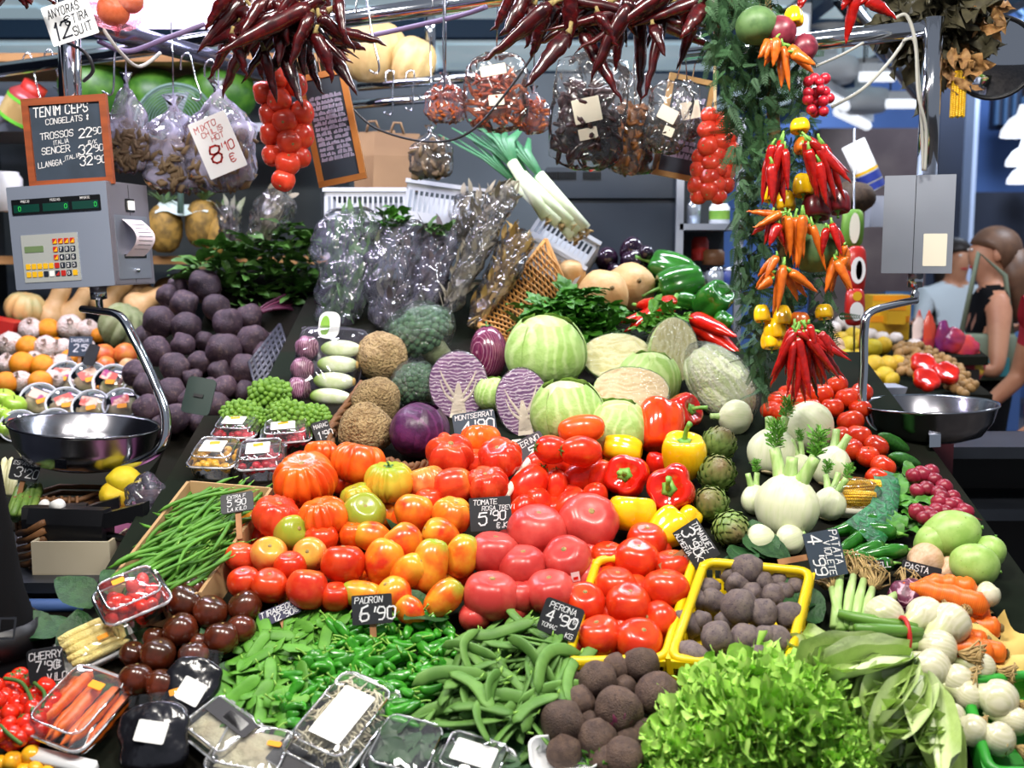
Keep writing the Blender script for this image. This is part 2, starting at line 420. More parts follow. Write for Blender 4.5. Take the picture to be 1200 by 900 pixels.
mat('pumpkin_pale', 'cdb078', 'c0a068', ns=2, rough=.5, rnd=.05)
mat('melon_green', '93a06c', 'a8b082', ns=4, rough=.6, bump=.5, bs=40)
mat('watermelon', '4a7a24', '2f6018', ns=3, rough=.4)
mat('parsley', '4a8a26', '3a7420', ns=4, rough=.5, rnd=.12)
mat('celery_leaf', '6aa83a', '569430', ns=4, rough=.5, rnd=.1)
mat('cress', '3f6a26', '527c34', ns=5, rough=.5, rnd=.15)
mat('dark_leaf', '1c4020', '2a5029', ns=6, rough=.5, spec=.3, rnd=.2, bump=.2, bs=20)
mat('bean', '4a802a', '5a9032', ns=3, spec=.3, rough=.5, rnd=.14)
mat('flat_bean', '648e42', '547e38', ns=3, spec=.3, rough=.55, rnd=.13)
mat('snow_pea', '5f9a36', '4e862a', ns=2, spec=.3, rough=.5, rnd=.14)
mat('padron', '2c7a1a', '3c8c24', ns=2, rough=.25, coat=.12, spec=.4, rnd=.22)
mat('padron_stem', '8ab84c', '78a83c', ns=4, rough=.5)
mat('chayote', 'a3c46a', '92b758', ns=2, rough=.4, spots=('6f6a34', 9, .68, .74), rnd=.05)
mat('onion', 'cfcbae', 'c4c29c', ns=1.5, rough=.28, coat=.2, stretch=(3, 3, .6), wave=('d6d2b8', .5, 4, .3, 1.), grad=('b8c088', .6, 1.2, .3), rnd=.04)
mat('onion_brown', 'cfae90', 'bf9a78', ns=2, rough=.5, stretch=(3, 3, .6), rnd=.05)
mat('roots', 'b89c68', '9c8454', ns=6, rough=.8)
mat('carrot', 'e8741a', 'dd6412', ns=2, rough=.42, stretch=(1, 1, 5), wave=('d05c10', 1.4, 2, .75, 1., 'Z'), rnd=.06)
mat('radish', '7c1228', '8e1c34', ns=2, rough=.35, rnd=.15)
mat('corn', 'edb818', 'f2c838', ns=3, rough=.25, coat=.3)
mat('lemon', 'e2c22c', 'd6b820', ns=2, rough=.4, bump=.3, bs=30, rnd=.1, hue=.02)
mat('orange', 'ee8a0e', 'f29a1a', ns=2, rough=.42, bump=.35, bs=34, rnd=.05)
mat('apple_green', '9cc83a', 'a8d048', ns=2, rough=.3, coat=.2, rnd=.08)
mat('mango', 'cf5a2c', 'd98a3c', ns=1.3, lo=.35, hi=.65, rough=.4, rnd=.1)
mat('dried_chilli', '24060a', '480a0c', ns=2, lo=.35, hi=.7, rough=.25, coat=.35, rnd=.3)
mat('dried_chilli_stem', '6a5a34', '8a7a48', ns=6, rough=.8)
mat('chilli_red', '8e100e', 'a81610', ns=2, rough=.22, coat=.4, rnd=.15)
mat('chilli_orange', 'c05812', 'cc681a', ns=2, rough=.3, coat=.3, rnd=.1)
mat('lettuce', 'a8d25c', '90c248', ns=3, rough=.55, rnd=.12, spec=.25, sss=.25)
mat('lettuce_frill', 'b6dc74', '9ccc54', ns=3, rough=.6, rnd=.1, spec=.2, sss=.25)
mat('lettuce_rib', 'd8e6b0', 'c8dc98', ns=3, rough=.45)
mat('romaine', 'b4cc7c', 'a2c068', ns=2, rough=.5, spec=.3, wave=('d0deaa', 1., 3, .6, .95), rnd=.1, bump=.15, bs=8)
mat('romaine_rib', 'dfe6c8', 'd2dcb4', ns=2, rough=.45)
mat('wicker', 'c08a44', 'ac7634', ns=8, rough=.6, rnd=.12)
mat('wicker_dark', '7a5230', '64401f', ns=8, rough=.65, rnd=.12)
mat('crate_wood', 'b08552', '9a6f40', ns=5, rough=.75, stretch=(1, 8, 8), rnd=.12)
mat('card_brown', 'b59468', 'a5845a', ns=5, rough=.85)
mat('yellow_plastic', 'e3c40c', 'd8b808', ns=2, rough=.35)
mat('white_plastic', 'e2e4e6', rough=.4)
mat('crate_white', 'b4b8c0', rough=.5)
mat('t_string', 'c83420', 'd4442c', ns=1.2, rough=.26, coat=.1, rnd=.08)
mat('grey_plastic', 'a2a6b2', rough=.45)
mat('dark_plastic', '2a2a30', rough=.45)
mat('green_net', '0f9a50', '0a8a46', ns=20, rough=.6)
mat('green_plastic', '2f9a30', rough=.4)
mat('steel', 'b8bcc4', 'aab0ba', ns=2, rough=.3, metal=1., stretch=(1, 1, 30))
mat('steel_panel', '9aa0ac', 'a6acb8', ns=3, rough=.42, metal=.85)
mat('chrome', 'c8ccd4', rough=.1, metal=1.)
mat('pan_steel', '9c9ca2', '8e8e96', ns=6, rough=.2, metal=1.)
mat('black_plastic', '131418', rough=.35)
mat('black_film', '15151a', '1e1e26', ns=6, rough=.2, coat=.4, bump=.8, bs=14)
mat('paper_white', 'f0f0ee', rough=.8)
mat('paper_cream', 'e8e2cf', rough=.85)
mat('paper_orange', 'f09a14', rough=.7)
mat('string', 'cbb890', rough=.8)
FILM = film('cling_film', op=.015, rough=.08, bump=.5, bs=9, spec=.7)
BAG = film('plastic_bag', op=.1, rough=.1, bump=1., bs=17, opc='d4d2f0')
BAGV = film('cloudy_bag', op=.38, rough=.12, bump=1., bs=19, opc='d0ccec')
BAGC = film('clear_bag', op=.04, rough=.1, bump=1., bs=17)
CLAM = film('clear_box', op=.05, rough=.06, bump=.35, bs=10, spec=1.6)
film('clear_rim', op=.5, rough=.1, bump=.1, spec=1.6)
# ------------------------------------------------------------------ produce shapes (unit radius, stem end towards +Z)
_cache = {}
def cached(f):
    def g(*a, **k):
        key = (f.__name__, a, tuple(sorted(k.items())))
        if key not in _cache: _cache[key] = f(*a, **k)
        return _cache[key]
    return g
@cached
def tomato_me(m, ribs=0, amp=.12, sq=.82, seed=1, dim=.2, n=40, mm=18, point=0., lump=.03):
    def fn(th, ph):
        s = sin(ph) ** .86 if 0 < ph < pi else 0
        z = cos(ph) * sq - dim * math.exp(-(ph / .4) ** 2) + dim * .5 * math.exp(-((pi - ph) / .4) ** 2)
        k = 1.
        if ribs:
            t2 = th + .22 * sin(2 * th + seed) + .12 * sin(3 * th + 2.1 * seed)
            rb = abs(cos(ribs * t2 / 2)); k -= amp * 1.25 * (1 - rb) ** 1.1 * (.45 + .55 * (1 + cos(ph)) / 2) * min(1, s * 1.6)
        if point and ph > pi / 2: k *= 1 - point * ((ph - pi / 2) / (pi / 2)) ** 1.5 * .55; z -= point * .25 * ((ph - pi / 2) / (pi / 2)) ** 2
        p = V((s * k * cos(th), s * k * sin(th), z))
        return p * (1 + lump * nzv(p, 1.1, seed) * 2)
    return mk('tomato', body(fn, max(n, ribs * 8), mm), MATS[m])
@cached
def round_me(name, m, sq=1., seed=1, lump=.05, ls=1.4, fine=0., fs=6., n=24, mm=14, top=0., pw=1.):
    def fn(th, ph):
        s = (sin(ph) ** pw if 0 < ph < pi else 0); p = V((s * cos(th), s * sin(th), cos(ph) * sq))
        k = 1 + lump * 2 * nzv(p, ls, seed) + fine * 2 * nzv(p, fs, seed + 5)
        if top: p.z += top * math.exp(-(ph / .3) ** 2)
        return p * k
    return mk(name, body(fn, n, mm), MATS[m])
@cached
def pepper_me(m, lobes=4, seed=1, L=1.05, taper=.2, dim=.38):
    def fn(th, ph):
        s = sin(ph) ** .68 if 0 < ph < pi else 0
        c = (1 - cos(ph)) / 2
        k = (1.06 - .26 * (1 - abs(cos(lobes * th / 2 + .25 * sin(th + seed)))) ** 1.2 * (.35 + .65 * (1 - s * .55))) * (1 - taper * c)
        z = cos(ph) * L - dim * 1.25 * math.exp(-(ph / .5) ** 2) * L + .22 * math.exp(-((pi - ph) / .45) ** 2)
        p = V((s * k * cos(th), s * k * sin(th), z)); return p * (1 + .09 * nzv(p, 1., seed))
    return mk('pepper', body(fn, 40, 20), MATS[m])
@cached
def calyx_me(m, n=5, L=.34, w=.1, stem=.22, droop=.06):
    mb = MB()
    for i in range(n):
        a = 2 * pi * i / n + .2 * (i % 2); Mx = R4(a, 4, 'Z')
        mb.add(([(0, -w * .5, .02), (L * .5, -w * .5, .05), (L, 0, -droop), (L * .5, w * .5, .05), (0, w * .5, .02), (L * .5, 0, .1)],
                [(0, 1, 5), (1, 2, 5), (2, 3, 5), (3, 4, 5), (4, 0, 5)]), Mx)
    if stem: mb.add(tube([(0, 0, 0), (.01, 0, stem * .6), (.05, .02, stem)], [.05, .04, .05], 6))
    return mb.build('calyx', MATS[m])
@cached
def scar_me(m, r=.11):
    return mk('stem_scar', lathe([(0, .015), (r * .5, .03), (r, .01), (r * 1.15, -.04)], 9), MATS[m])
@cached
def stem_me(m, L=.6, r=.1, bend=.25, cap=.28):
    mb = MB(); mb.add(tube(bez((0, 0, -.05), (0, 0, L * .6), (bend, 0, L), 6), [r * 1.3, r, r * .9, r * .85, r * .85, r * .95, r * 1.15], 8))
    if cap: mb.add(lathe([(0, .06), (cap * .6, .05), (cap, -.02), (cap * .95, -.06)], 10, lambda t, z: 1 + .15 * cos(5 * t)))
    return mb.build('stem', MATS[m])
@cached
def pod_me(name, m, L=6., r=.5, flat=.35, bend=1.5, seed=0, n=8, k=9, bumps=0, tip=.05, wig=0.):
    rg = random.Random(seed); pts = []; rad = []
    for i in range(k + 1):
        t = i / k; pts.append((L * (t - .5), bend * (1 - (2 * t - 1) ** 2) + wig * sin(t * 7 + seed), .3 * wig * sin(t * 5 + seed)))
        e = min(1, (t / .12 + tip), ((1 - t) / .15 + tip)) if k > 4 else 1
        rad.append(r * max(tip, min(1, e)) * (1 + bumps * sin(t * 26)))
    return mk(name, tube(pts, rad, n, (1, flat)), MATS[m])
@cached
def chilli_me(m, seed=0, L=5., r=.55, wrinkle=.12, hook=1.):
    """hangs from the origin down -Z"""
    rg = random.Random(seed); a = rg.uniform(0, 6.28); pts = []; rad = []; k = 11
    for i in range(k + 1):
        t = i / k; off = hook * (sin(t * 2.2 + rg.uniform(-.03, .03)) * .55 + t * t * rg.uniform(.5, .9))
        pts.append((off * cos(a), off * sin(a), -L * t))
        e = min(1, .62 + t * 3) * (1 - t ** 2.2) + .04
        rad.append(r * e * (1 + wrinkle * rg.uniform(-1, 1)))
    v, f = tube(pts, rad, 10, (1, .78))
    v = [p + p.cross(V((.3, .5, .2))).normalized() * (wrinkle * .35 * r * nzv(p, 2.2, seed)) for p in v]
    return mk('chilli', (v, f), MATS[m])
@cached
def chilli_stem_me(m, L=.9, r=.13):
    return mk('stem', tube([(0, 0, -.15), (.02, 0, L * .5), (.18, .05, L)], [r * 2.2, r, r * .9], 6), MATS[m])
@cached
def leaf_me(name, m, L=1., w=.4, curl=.2, fold=.12, seed=0, wave=.03, nu=4, nv=7, thick=0, serr=0.):
    """leaf from the origin along +Y, upper side +Z"""
    def fn(u, v):
        x = (u - .5) * 2; wd = w * (sin(pi * min(1, v * .97 + .02) ** .8)) ** .8 + .012
        if serr: wd *= 1 + serr * (1 if int(v * nv + .5) % 2 else -1)
        return (x * wd / 1., v * L, -curl * v * v * L + fold * abs(x) * wd * 2 + wave * sin(v * 11 + seed + x * 2) * abs(x))
    return mk(name, sheet(fn, nu, nv), MATS[m])
def scatter_mesh(name, protos, items, *mats):
    """join many small transformed copies of (verts, faces) into one mesh"""
    mb = MB()
    for i, Mx, *mi in items: mb.add(protos[i], Mx, mi[0] if mi else 0)
    return mb.build(name, *mats)
def vf(me): return [v.co.copy() for v in me.vertices], [tuple(p.vertices) for p in me.polygons]

def prod(name, me, px, py, r, label, cat, d=(0, -.2, 1), group=None, sc=(1, 1, 1), roll=None, parts=(), prof=MAIN, lift=0., k=1.15, Y=None, key=None):
    if Y is None: p, s = Sr(px, py, r, prof, k, lift)
    else: p = at(px, py, Y); s = r * mpp(p)
    Mx = T4(p) @ aim(d, rnd(0, 6.28) if roll is None else R(roll)) @ S4(s * sc[0], s * sc[1], s * sc[2])
    o = obj(name, me, None, Mx); tag(o, label, cat, group)
    if key: ordinal(key, o, (px, py) if key[:2] == 'g:' else py if key[:2] == 'v:' else px, label)
    for pn, pm, *pM in parts: obj(pn, pm, o, pM[0] if pM else None)
    return o
def in_poly(P, x, y):
    c = False; j = len(P) - 1
    for i in range(len(P)):
        if (P[i][1] > y) != (P[j][1] > y) and x < (P[j][0] - P[i][0]) * (y - P[i][1]) / (P[j][1] - P[i][1]) + P[i][0]: c = not c
        j = i
    return c
def fill(P, n, seed, mind=0):
    rg = random.Random(seed); xs = [p[0] for p in P]; ys = [p[1] for p in P]; out = []; k = 0
    while len(out) < n and k < 20000:
        k += 1; x, y = rg.uniform(min(xs), max(xs)), rg.uniform(min(ys), max(ys))
        if in_poly(P, x, y) and all((x - a) ** 2 + (y - b) ** 2 > mind * mind for a, b in out): out.append((x, y))
    return out
# ------------------------------------------------------------------ the hall
mat('floor_stone', '4a4440', '5a534d', ns=2, rough=.45, spots=('3a3532', 3, .55, .7))
mat('hall_blue', '4a6aa4', '3a5a94', ns=.6, rough=.7)
mat('hall_dark', '1c2438', '141a2a', ns=.8, rough=.7)
mat('ceiling_glow', 'cfe2ea', 'b4ccd8', ns=1, rough=.7, emit=.5)  # emission put in for daylight through the translucent roof, which nothing lights
mat('beam_blue', '2c4a6a', rough=.5)
mat('stall_dark', '20272e', '2a323a', ns=2, rough=.6)
mat('lamp_white', 'f4f8ff', emit=.95)
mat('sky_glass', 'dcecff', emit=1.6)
mat('tube_violet', 'ecdcff', emit=2.2)
mat('bench_liner', '151c14', '1c1a15', ns=4, rough=.95, spec=.1)
mat('bench_panel', '241e1c', '1c1816', ns=2, rough=.6)
struct('floor', mk('floor', box(-6, 8, -3, 14, -.1, 0), MATS['floor_stone'], False))
struct('wall_back', mk('wall_back', box(-6, 8, 12, 12.2, 0, 7), MATS['hall_blue'], False))
struct('wall_left', mk('wall_left', box(-6.2, -6, -3, 14, 0, 7), MATS['hall_dark'], False))
# stall roof: white panels given a glow, each its own board, carried by blue beams
ceil = struct('ceiling', mk('ceiling', box(-4.2, 3.0, 4.6, 11.8, 3.22, 3.3), MATS['ceiling_glow'], False))
pm = mk('ceiling_panel', box(-.57, .57, -.57, .57, -.02, .02), MATS['ceiling_glow'], False)
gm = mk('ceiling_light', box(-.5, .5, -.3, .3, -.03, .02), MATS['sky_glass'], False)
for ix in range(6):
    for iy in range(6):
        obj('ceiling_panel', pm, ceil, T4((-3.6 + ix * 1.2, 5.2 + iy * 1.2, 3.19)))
bm_ = mk('roof_beam', box(-.05, .05, -3.6, 3.6, -.08, .08), MATS['beam_blue'], False)
for i, x in enumerate((-1.8, .6, 1.8, 2.9)): obj('roof_beam', bm_, ceil, T4((x, 8.2, 3.1)))
bx_ = mk('cross_beam', box(-3.6, 3.6, -.05, .05, -.07, .07), MATS['beam_blue'], False)
for i, y in enumerate((5.6, 7.4, 9.4)): obj('cross_beam', bx_, ceil, T4((-.6, y, 3.12)))
def tube_lamp(p, L, rz, label, m='lamp_white', w=.09):
    o = thing('fluorescent_lamp', label, 'lamp', M=T4(p) @ R4(rz, 4, 'Z'))
    obj('lamp_body', mk('lamp_body', box(-L / 2, L / 2, -w / 2, w / 2, 0, w * .6), MATS['white_plastic'], False), o)
    for x in (-.4, .4): obj('cord', mk('cord', tube([(L * x, 0, w * .6), (L * x, 0, max(.1, 3.2 - p.z))], .006, 5), MATS['dark_plastic']), o)
    obj('lamp_tube', mk('lamp_tube', tube([(-L / 2, 0, -w * .3), (L / 2, 0, -w * .3)], w * .38, 10), MATS[m]), o)
    return o
tube_lamp(at(968, 108, 6.6), 1.0, R(60), 'long bright ceiling tube behind the hanging berries')
tube_lamp(at(1000, 135, 7.6), .9, R(60), 'shorter ceiling tube beside the vertical steel scale post')
tube_lamp(at(1028, 85, 6.4), .2, 0, 'small bright ceiling panel above the steel post bend', w=.08)
tube_lamp(at(1058, 117, 6.8), .2, 0, 'small bright ceiling panel left of the steel post', w=.08)
tube_lamp(at(190, 7, 3.4), .55, 0, 'violet fluorescent tube at the top left', 'tube_violet', .1)
tube_lamp(at(940, 28, 6.), .5, R(75), 'bright ceiling tube above the red peppers of garland')
for i, (px, py, y) in enumerate(((970, 95, 6.6), (1010, 130, 7.2))):
    p = at(px, py, y)
    o = tag(obj('ceiling_lamp', mk('ceiling_lamp', lathe([(0, 0), (.14, -.01), (.2, .05), (.16, .13), (.05, .15), (.05, .3), (.12, .32), (0, .33)], 20), MATS['white_plastic']), None, T4(p)), None, 'lamp')
    o['label'] = ['round white ceiling lamp nearest the berry cluster', 'round white ceiling lamp further back by the tubes'][i]
# hall at the far right: dark bays, column, window grid, hanging domes
for i, (a, b, c, d, y, m) in enumerate(((1090, 1146, -20, 380, 10.5, 'hall_dark'), (1060, 1300, 225, 420, 10.2, 'hall_dark'), (1168, 1300, 100, 150, 11.2, 'hall_dark'))):
    p, q = at(a, d, y), at(b, c, y)
    struct('trim_%d' % (i + 1), mk('trim', box(p.x, q.x, y, y + .2, max(0, p.z), q.z), MATS[m], False))
p, q = at(955, 330, 9), at(1092, 150, 9)
mat('stall_tan', '7a6a66', '5a4a4c', ns=1.5, rough=.7)
struct('trim_6', mk('trim', box(p.x, q.x, 9, 9.2, 0, q.z), MATS['stall_tan'], False))
p, q = at(1134, 300, 9.8), at(1149, 105, 9.8)
mat('column_white', 'b8c4dc', rough=.6)
struct('trim_4', mk('trim', box(p.x, q.x, 9.8, 10.0, 0, q.z), MATS['column_white'], False))
win = struct('window_1', mk('window', box(*[at(1168, 145, 11.1).x, at(1210, 145, 11.1).x, 11.08, 11.12, at(1168, 146, 11.1).z, at(1168, 108, 11.1).z]), MATS['hall_dark'], False))
a, b = at(1168, 146, 11.0), at(1210, 108, 11.0)
for i in range(5):
    x = a.x + (b.x - a.x) * i / 4; obj('window_bar', mk('window_bar', box(x - .015, x + .015, 11.0, 11.05, a.z, b.z), MATS['beam_blue'], False), win)
dc = at(1105, 398, 6.6); dcs = thing('display_case', 'blue lit glass display case beyond the right scale', 'display case', (dc.x, 6.6, 0))
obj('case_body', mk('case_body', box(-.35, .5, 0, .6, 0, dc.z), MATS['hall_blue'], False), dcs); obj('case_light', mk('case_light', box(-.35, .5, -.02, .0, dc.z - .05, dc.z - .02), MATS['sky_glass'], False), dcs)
mat('case_glass', '5a86b8', rough=.1); obj('case_glass', mk('case_glass', loft([[V((x, y, z)) for x, z in ((-.35, dc.z), (.5, dc.z), (.5, dc.z + .3 - y * .1), (-.35, dc.z + .3 - y * .1))] for y in (.05, .5)]), MATS['case_glass'], False), dcs)
# roof truss at top right
tr = struct('trim_5', mk('trim', tube([at(1150, 42, 9), at(1330, 30, 9)], .05, 6), MATS['beam_blue']))
obj('truss_chord', mk('truss_chord', tube([at(1150, 5, 9), at(1330, -8, 9)], .05, 6), MATS['beam_blue']), tr)
for i in range(5):
    x = 1150 + i * 34
    obj('truss_web', mk('truss_web', tube([at(x, 42 - i * 2, 9), at(x + 34, 3 - i * 2, 9)], .03, 5), MATS['beam_blue']), tr)
    obj('truss_web', mk('truss_web', tube([at(x, 5 - i * 2, 9), at(x + 34, 40 - i * 2, 9)], .03, 5), MATS['beam_blue']), tr)
dome = mk('pendant_lamp', lathe([(.13, 0), (.125, .04), (.08, .11), (.035, .14), (.02, .2), (0, .2)], 20), MATS['lamp_white'])
cordm = mk('cord', tube([(0, 0, .25), (0, 0, 1.6)], .012, 5), MATS['dark_plastic'])
for px, py, y, lb in ((1197, 160, 7., 'large white hanging dome lamp at the right edge'), (1199, 194, 8.4, 'middle hanging dome lamp at the right edge'), (1197, 215, 10., 'smallest hanging dome lamp at the right edge')):
    o = tag(obj('pendant_lamp', dome, None, T4(at(px, py, y))), lb, 'lamp'); obj('cord', cordm, o)

# ------------------------------------------------------------------ benches that carry the display
def bench(name, label, patches, prof, m='bench_liner'):
    o = thing(name, label, 'display bench', (0, 0, 0))
    for x0, x1, y0, y1 in patches:
        ys = sorted(set([y0, y1] + [a for a, _ in prof if y0 < a < y1]))
        rings = []
        for y in ys:
            z = bed(prof, y); rings.append([V((x0, y, z - .03)), V((x1, y, z - .03)), V((x1, y, z)), V((x0, y, z))])
        obj('display_board', mk('display_board', loft(rings), MATS[m], False), o)
    x0, x1, y0, y1 = patches[0]
    for x0, x1, y0, y1 in patches:
        z0, z1 = bed(prof, y0), bed(prof, y1)
        v = [(x, y, z) for x in (x0 + .02, x1 - .02) for y, z in ((y0 + .02, 0), (y1 - .001, 0), (y1 - .001, z1 - .05), (y0 + .02, z0 - .05))]
        obj('base_panel', mk('base_panel', (v, [(0, 1, 2, 3), (7, 6, 5, 4), (0, 4, 5, 1), (3, 2, 6, 7), (0, 3, 7, 4), (1, 5, 6, 2)]), MATS['bench_panel'], False), o)
    return o
bench('display_bench', 'large sloping bench under the tomatoes and greens', [(-.95, .9, .95, 1.5), (-.72, .9, 1.5, 2.0), (-.70, .9, 2.0, 2.4), (-.6, .9, 2.4, 2.75), (-.6, .6, 2.75, 3.3)], MAIN)
bench('display_bench', 'rear left sloping bench under oranges and squashes', [(-2.6, -.9, 2.3, 3.93)], LEFT)
bench('display_bench', 'steep bench carrying the purple beetroot heap', [(-.895, -.605, 2.42, 3.3)], BEET)
bench('display_bench', 'rear right bench under lemons and nuts', [(.93, 1.3, 2.9, 3.3), (.93, 1.5, 3.3, 3.7), (.93, 1.66, 3.7, 4.1)], RIGHT)
# ------------------------------------------------------------------ tomatoes in the middle
UP, CAM = (0, -.25, 1), (0, -1, .35)
def dirv(ax, ay): return V((sin(R(ax)), -cos(R(ax)) * cos(R(ay)), sin(R(ay))))
cal = ('calyx', calyx_me('calyx_green'), T4((0, 0, .62)) @ S4(1))
def scar(sq=.82, dim=.2, s=1.): return ('stem_scar', scar_me('stem_scar'), T4((0, 0, sq - dim)) @ S4(s))
# px, py, r, material, ribs, amp, squash, direction, label, xyz scale, point
TOM = [
 (377, 531, 19, 't_orange', 8, .2, .8, (0, .3, 1), 'ribbed orange tomato half hidden behind the largest ribbed tomato'),
 (357, 562, 35, 't_orange', 13, .2, .8, (-.1, -.35, 1), 'largest ribbed orange tomato, at left above the green beans crate side'),
 (420, 543, 30, 't_orange', 12, .2, .82, (.2, .2, 1), 'ribbed orange tomato below the brown celeriac'),
 (456, 565, 27, 't_yellow', 11, .22, .85, (0, -.1, 1), 'yellow-green ribbed tomato with a green stalk'),
 (419, 583, 19, 't_yellow', 8, .16, .85, (-.3, -.1, 1), 'yellow-orange tomato tucked behind the half-green round tomato'),
 (426, 602, 24, 't_green', 5, .05, .9, (.2, -.6, .6), 'half-green half-orange round tomato under yellow-green ribbed tomato'),
 (324, 605, 27, 't_coral', 9, .16, .8, (.3, -.2, 1), 'ribbed red tomato leftmost below the largest orange one'),
 (379, 606, 28, 't_orange', 10, .2, .8, (-.2, -.1, 1), 'ribbed bright orange-red tomato beside green-shouldered round one'),
 (342, 625, 20, 't_green', 0, .0, .95, (.5, -.5, .4), 'pale green and pink round tomato on the left'),
 (377, 631, 18, 't_red', 0, 0, .9, UP, 'small red tomato behind the peach coloured round one'),
 (315, 650, 20, 't_peach', 0, 0, .88, (.2, -.5, .7), 'peach-orange round tomato at left beside the pink-green one'),
 (363, 650, 19, 't_peach', 0, 0, .92, (0, -.9, .5), 'small peach round tomato with scar facing front'),
 (340, 664, 18, 't_red', 0, 0, .88, UP, 'red tomato between two peach coloured round tomatoes'),
 (402, 661, 24, 't_red', 0, 0, .9, (0, .2, 1), 'plump plain red tomato left of the orange pointed ones'),
 (413, 626, 16, 't_orange', 4, .08, .95, UP, 'small squarish orange tomato beside the pointed orange one'),
 (286, 682, 18, 't_red', 0, 0, .9, UP, 'red tomato at the lower left, behind the brown ones'),
 (316, 686, 20, 't_red', 0, 0, .86, (.1, -.3, 1), 'orange-red tomato in the front left row'),
 (360, 690, 23, 't_coral', 4, .08, 1., (.1, .2, 1), 'big red squarish tomato above the snow peas tag'),
 (393, 699, 17, 't_red', 4, .06, .9, UP, 'red tomato above the PADRON tag left side'),
 (282, 653, 17, 't_coral', 0, 0, .9, UP, 'small red tomato by the cardboard crate edge'),
 (437, 629, 16, 't_heart', 0, 0, 1.35, (-1, -.2, .25), 'pointed orange tomato lying on its side'),
 (473, 636, 22, 't_heart', 0, 0, .95, (-.6, .3, .7), 'heart shaped red tomato pointing down front'),
 (485, 601, 22, 't_heart', 0, 0, .95, (.2, .4, 1), 'heart shaped orange tomato above the red heart shaped one'),
 (502, 588, 16, 't_red', 0, 0, .95, UP, 'red tomato half hidden behind the orange heart tomato'),
 (530, 603, 23, 't_heart', 5, .2, .85, (.3, -.2, 1), 'lobed red and yellow tomato left of the rose tomato tag'),
 (516, 626, 18, 't_heart', 0, 0, 1.15, (-.9, -.2, .4), 'oval orange tomato with yellow shoulder under the lobed one'),
 (450, 657, 21, 't_heart', 0, 0, 1.2, (.4, .3, 1), 'oval red tomato left of the long yellow-orange one'),
 (477, 672, 18, 't_heart', 0, 0, 1.5, (.6, -.3, .6), 'narrow orange tomato beneath the long yellow-orange one'),
 (503, 664, 20, 't_long', 0, 0, 1.6, (.25, .35, 1), 'long yellow-orange tomato with green tip'),
 (541, 652, 18, 't_long', 0, 0, 1.4, (.3, .2, 1), 'mottled green and red oval tomato beside the pink ones'),
 (425, 697, 15, 't_long', 0, 0, 1.7, (-1, 0, .2), 'flat yellow-orange tomato behind the PADRON tag'),
 (463, 697, 19, 't_heart', 0, 0, 1.05, (-.5, -.3, .7), 'bright orange-red tomato right above the PADRON tag'),
 (520, 701, 17, 't_long', 0, 0, 1.5, (.7, .2, .6), 'orange tomato with green end in the front row'),
 (480, 716, 15, 't_heart', 0, 0, 1.2, (-.7, .2, .6), 'yellow-orange tomato lowest beside the dark leaf'),
 (563, 516, 23, 't_orange', 6, .14, .8, (0, .3, 1), 'orange tomato at the top beneath the 4.90 tag'),
 (527, 533, 27, 't_coral', 6, .3, .85, (.1, -.5, .8), 'deeply lobed red tomato at the top of the middle heap'),
 (556, 541, 16, 't_coral', 5, .1, .9, UP, 'orange-red tomato wedged between the two top lobed ones'),
 (586, 536, 25, 't_coral', 7, .14, .82, (-.2, -.5, .8), 'flattened ribbed red tomato at the right of middle heap'),
 (500, 565, 22, 't_peach', 7, .16, .85, (-.3, .2, 1), 'pale peach ribbed tomato at left of middle heap'),
 (530, 570, 21, 't_coral', 3, .1, 1.2, (1, -.1, .35), 'oblong red tomato lying across the middle heap'),
 (570, 568, 24, 't_coral', 8, .24, .82, (-.1, -.4, .9), 'lobed red tomato with yellow folds above the rose tag'),
]
for i, (px, py, r, m, ribs, amp, sq, d, lb) in enumerate(TOM):
    me = tomato_me(m, ribs, amp, sq, i + 1, .22 if ribs else .12, point=(.9 if m == 't_heart' and not ribs else 0))
    pts = [cal] if m == 't_yellow' and r > 25 else [scar(sq, .22 if ribs else .12)]
    prod('tomato', me, px, py, r * 1.1, lb, 'tomato', d, parts=pts, lift=.028)
PINK = [(629, 622, 33, (.1, -.3, 1)), (689, 612, 34, (.1, -.7, .7)), (664, 656, 28, (-.2, -.6, .8)), (613, 664, 27, (0, -.2, 1)), (579, 649, 29, (.1, -.1, 1)),
        (575, 698, 31, (.1, -.2, 1)), (556, 723, 18, UP), (645, 694, 28, (-.1, -.3, 1)), (604, 700, 22, (0, .1, 1))]
for i, (px, py, r, d) in enumerate(PINK):
    o = prod('tomato', tomato_me('t_pink', 6, .05, .84, 40 + i, .16), px, py, r * 1.08, 'large pink tomato in the rose tomato heap', 'tomato', d, parts=[scar(.84, .16)], key='pink tomatoes in the rose heap')
    if i == 2:
        st = obj('sticker', mk('sticker', sheet(lambda u, v: ((u - .5) * .42, (v - .5) * .5, .0), 2, 2), MATS['paper_white']), o, aim((.1, -.8, -.3)).to_4x4())
        st.matrix_basis = o.matrix_basis.to_3x3().inverted().to_4x4() @ S4(.03) @ Matrix.Identity(4)
        st.matrix_basis = o.matrix_basis.inverted() @ facing(o.matrix_basis.translation + V((.012, -.0585, -.012)), 8, -6, 10) @ S4(.034)
        mb = MB(); mb.add(([(-.12, -.15, 0), (.12, -.15, 0), (.12, .0, 0), (-.12, 0, 0)], [(0, 1, 2, 3)]))
        obj('print', mb.build('print', MATS['p_red'], smooth=False), st, T4((0, 0, .02)))
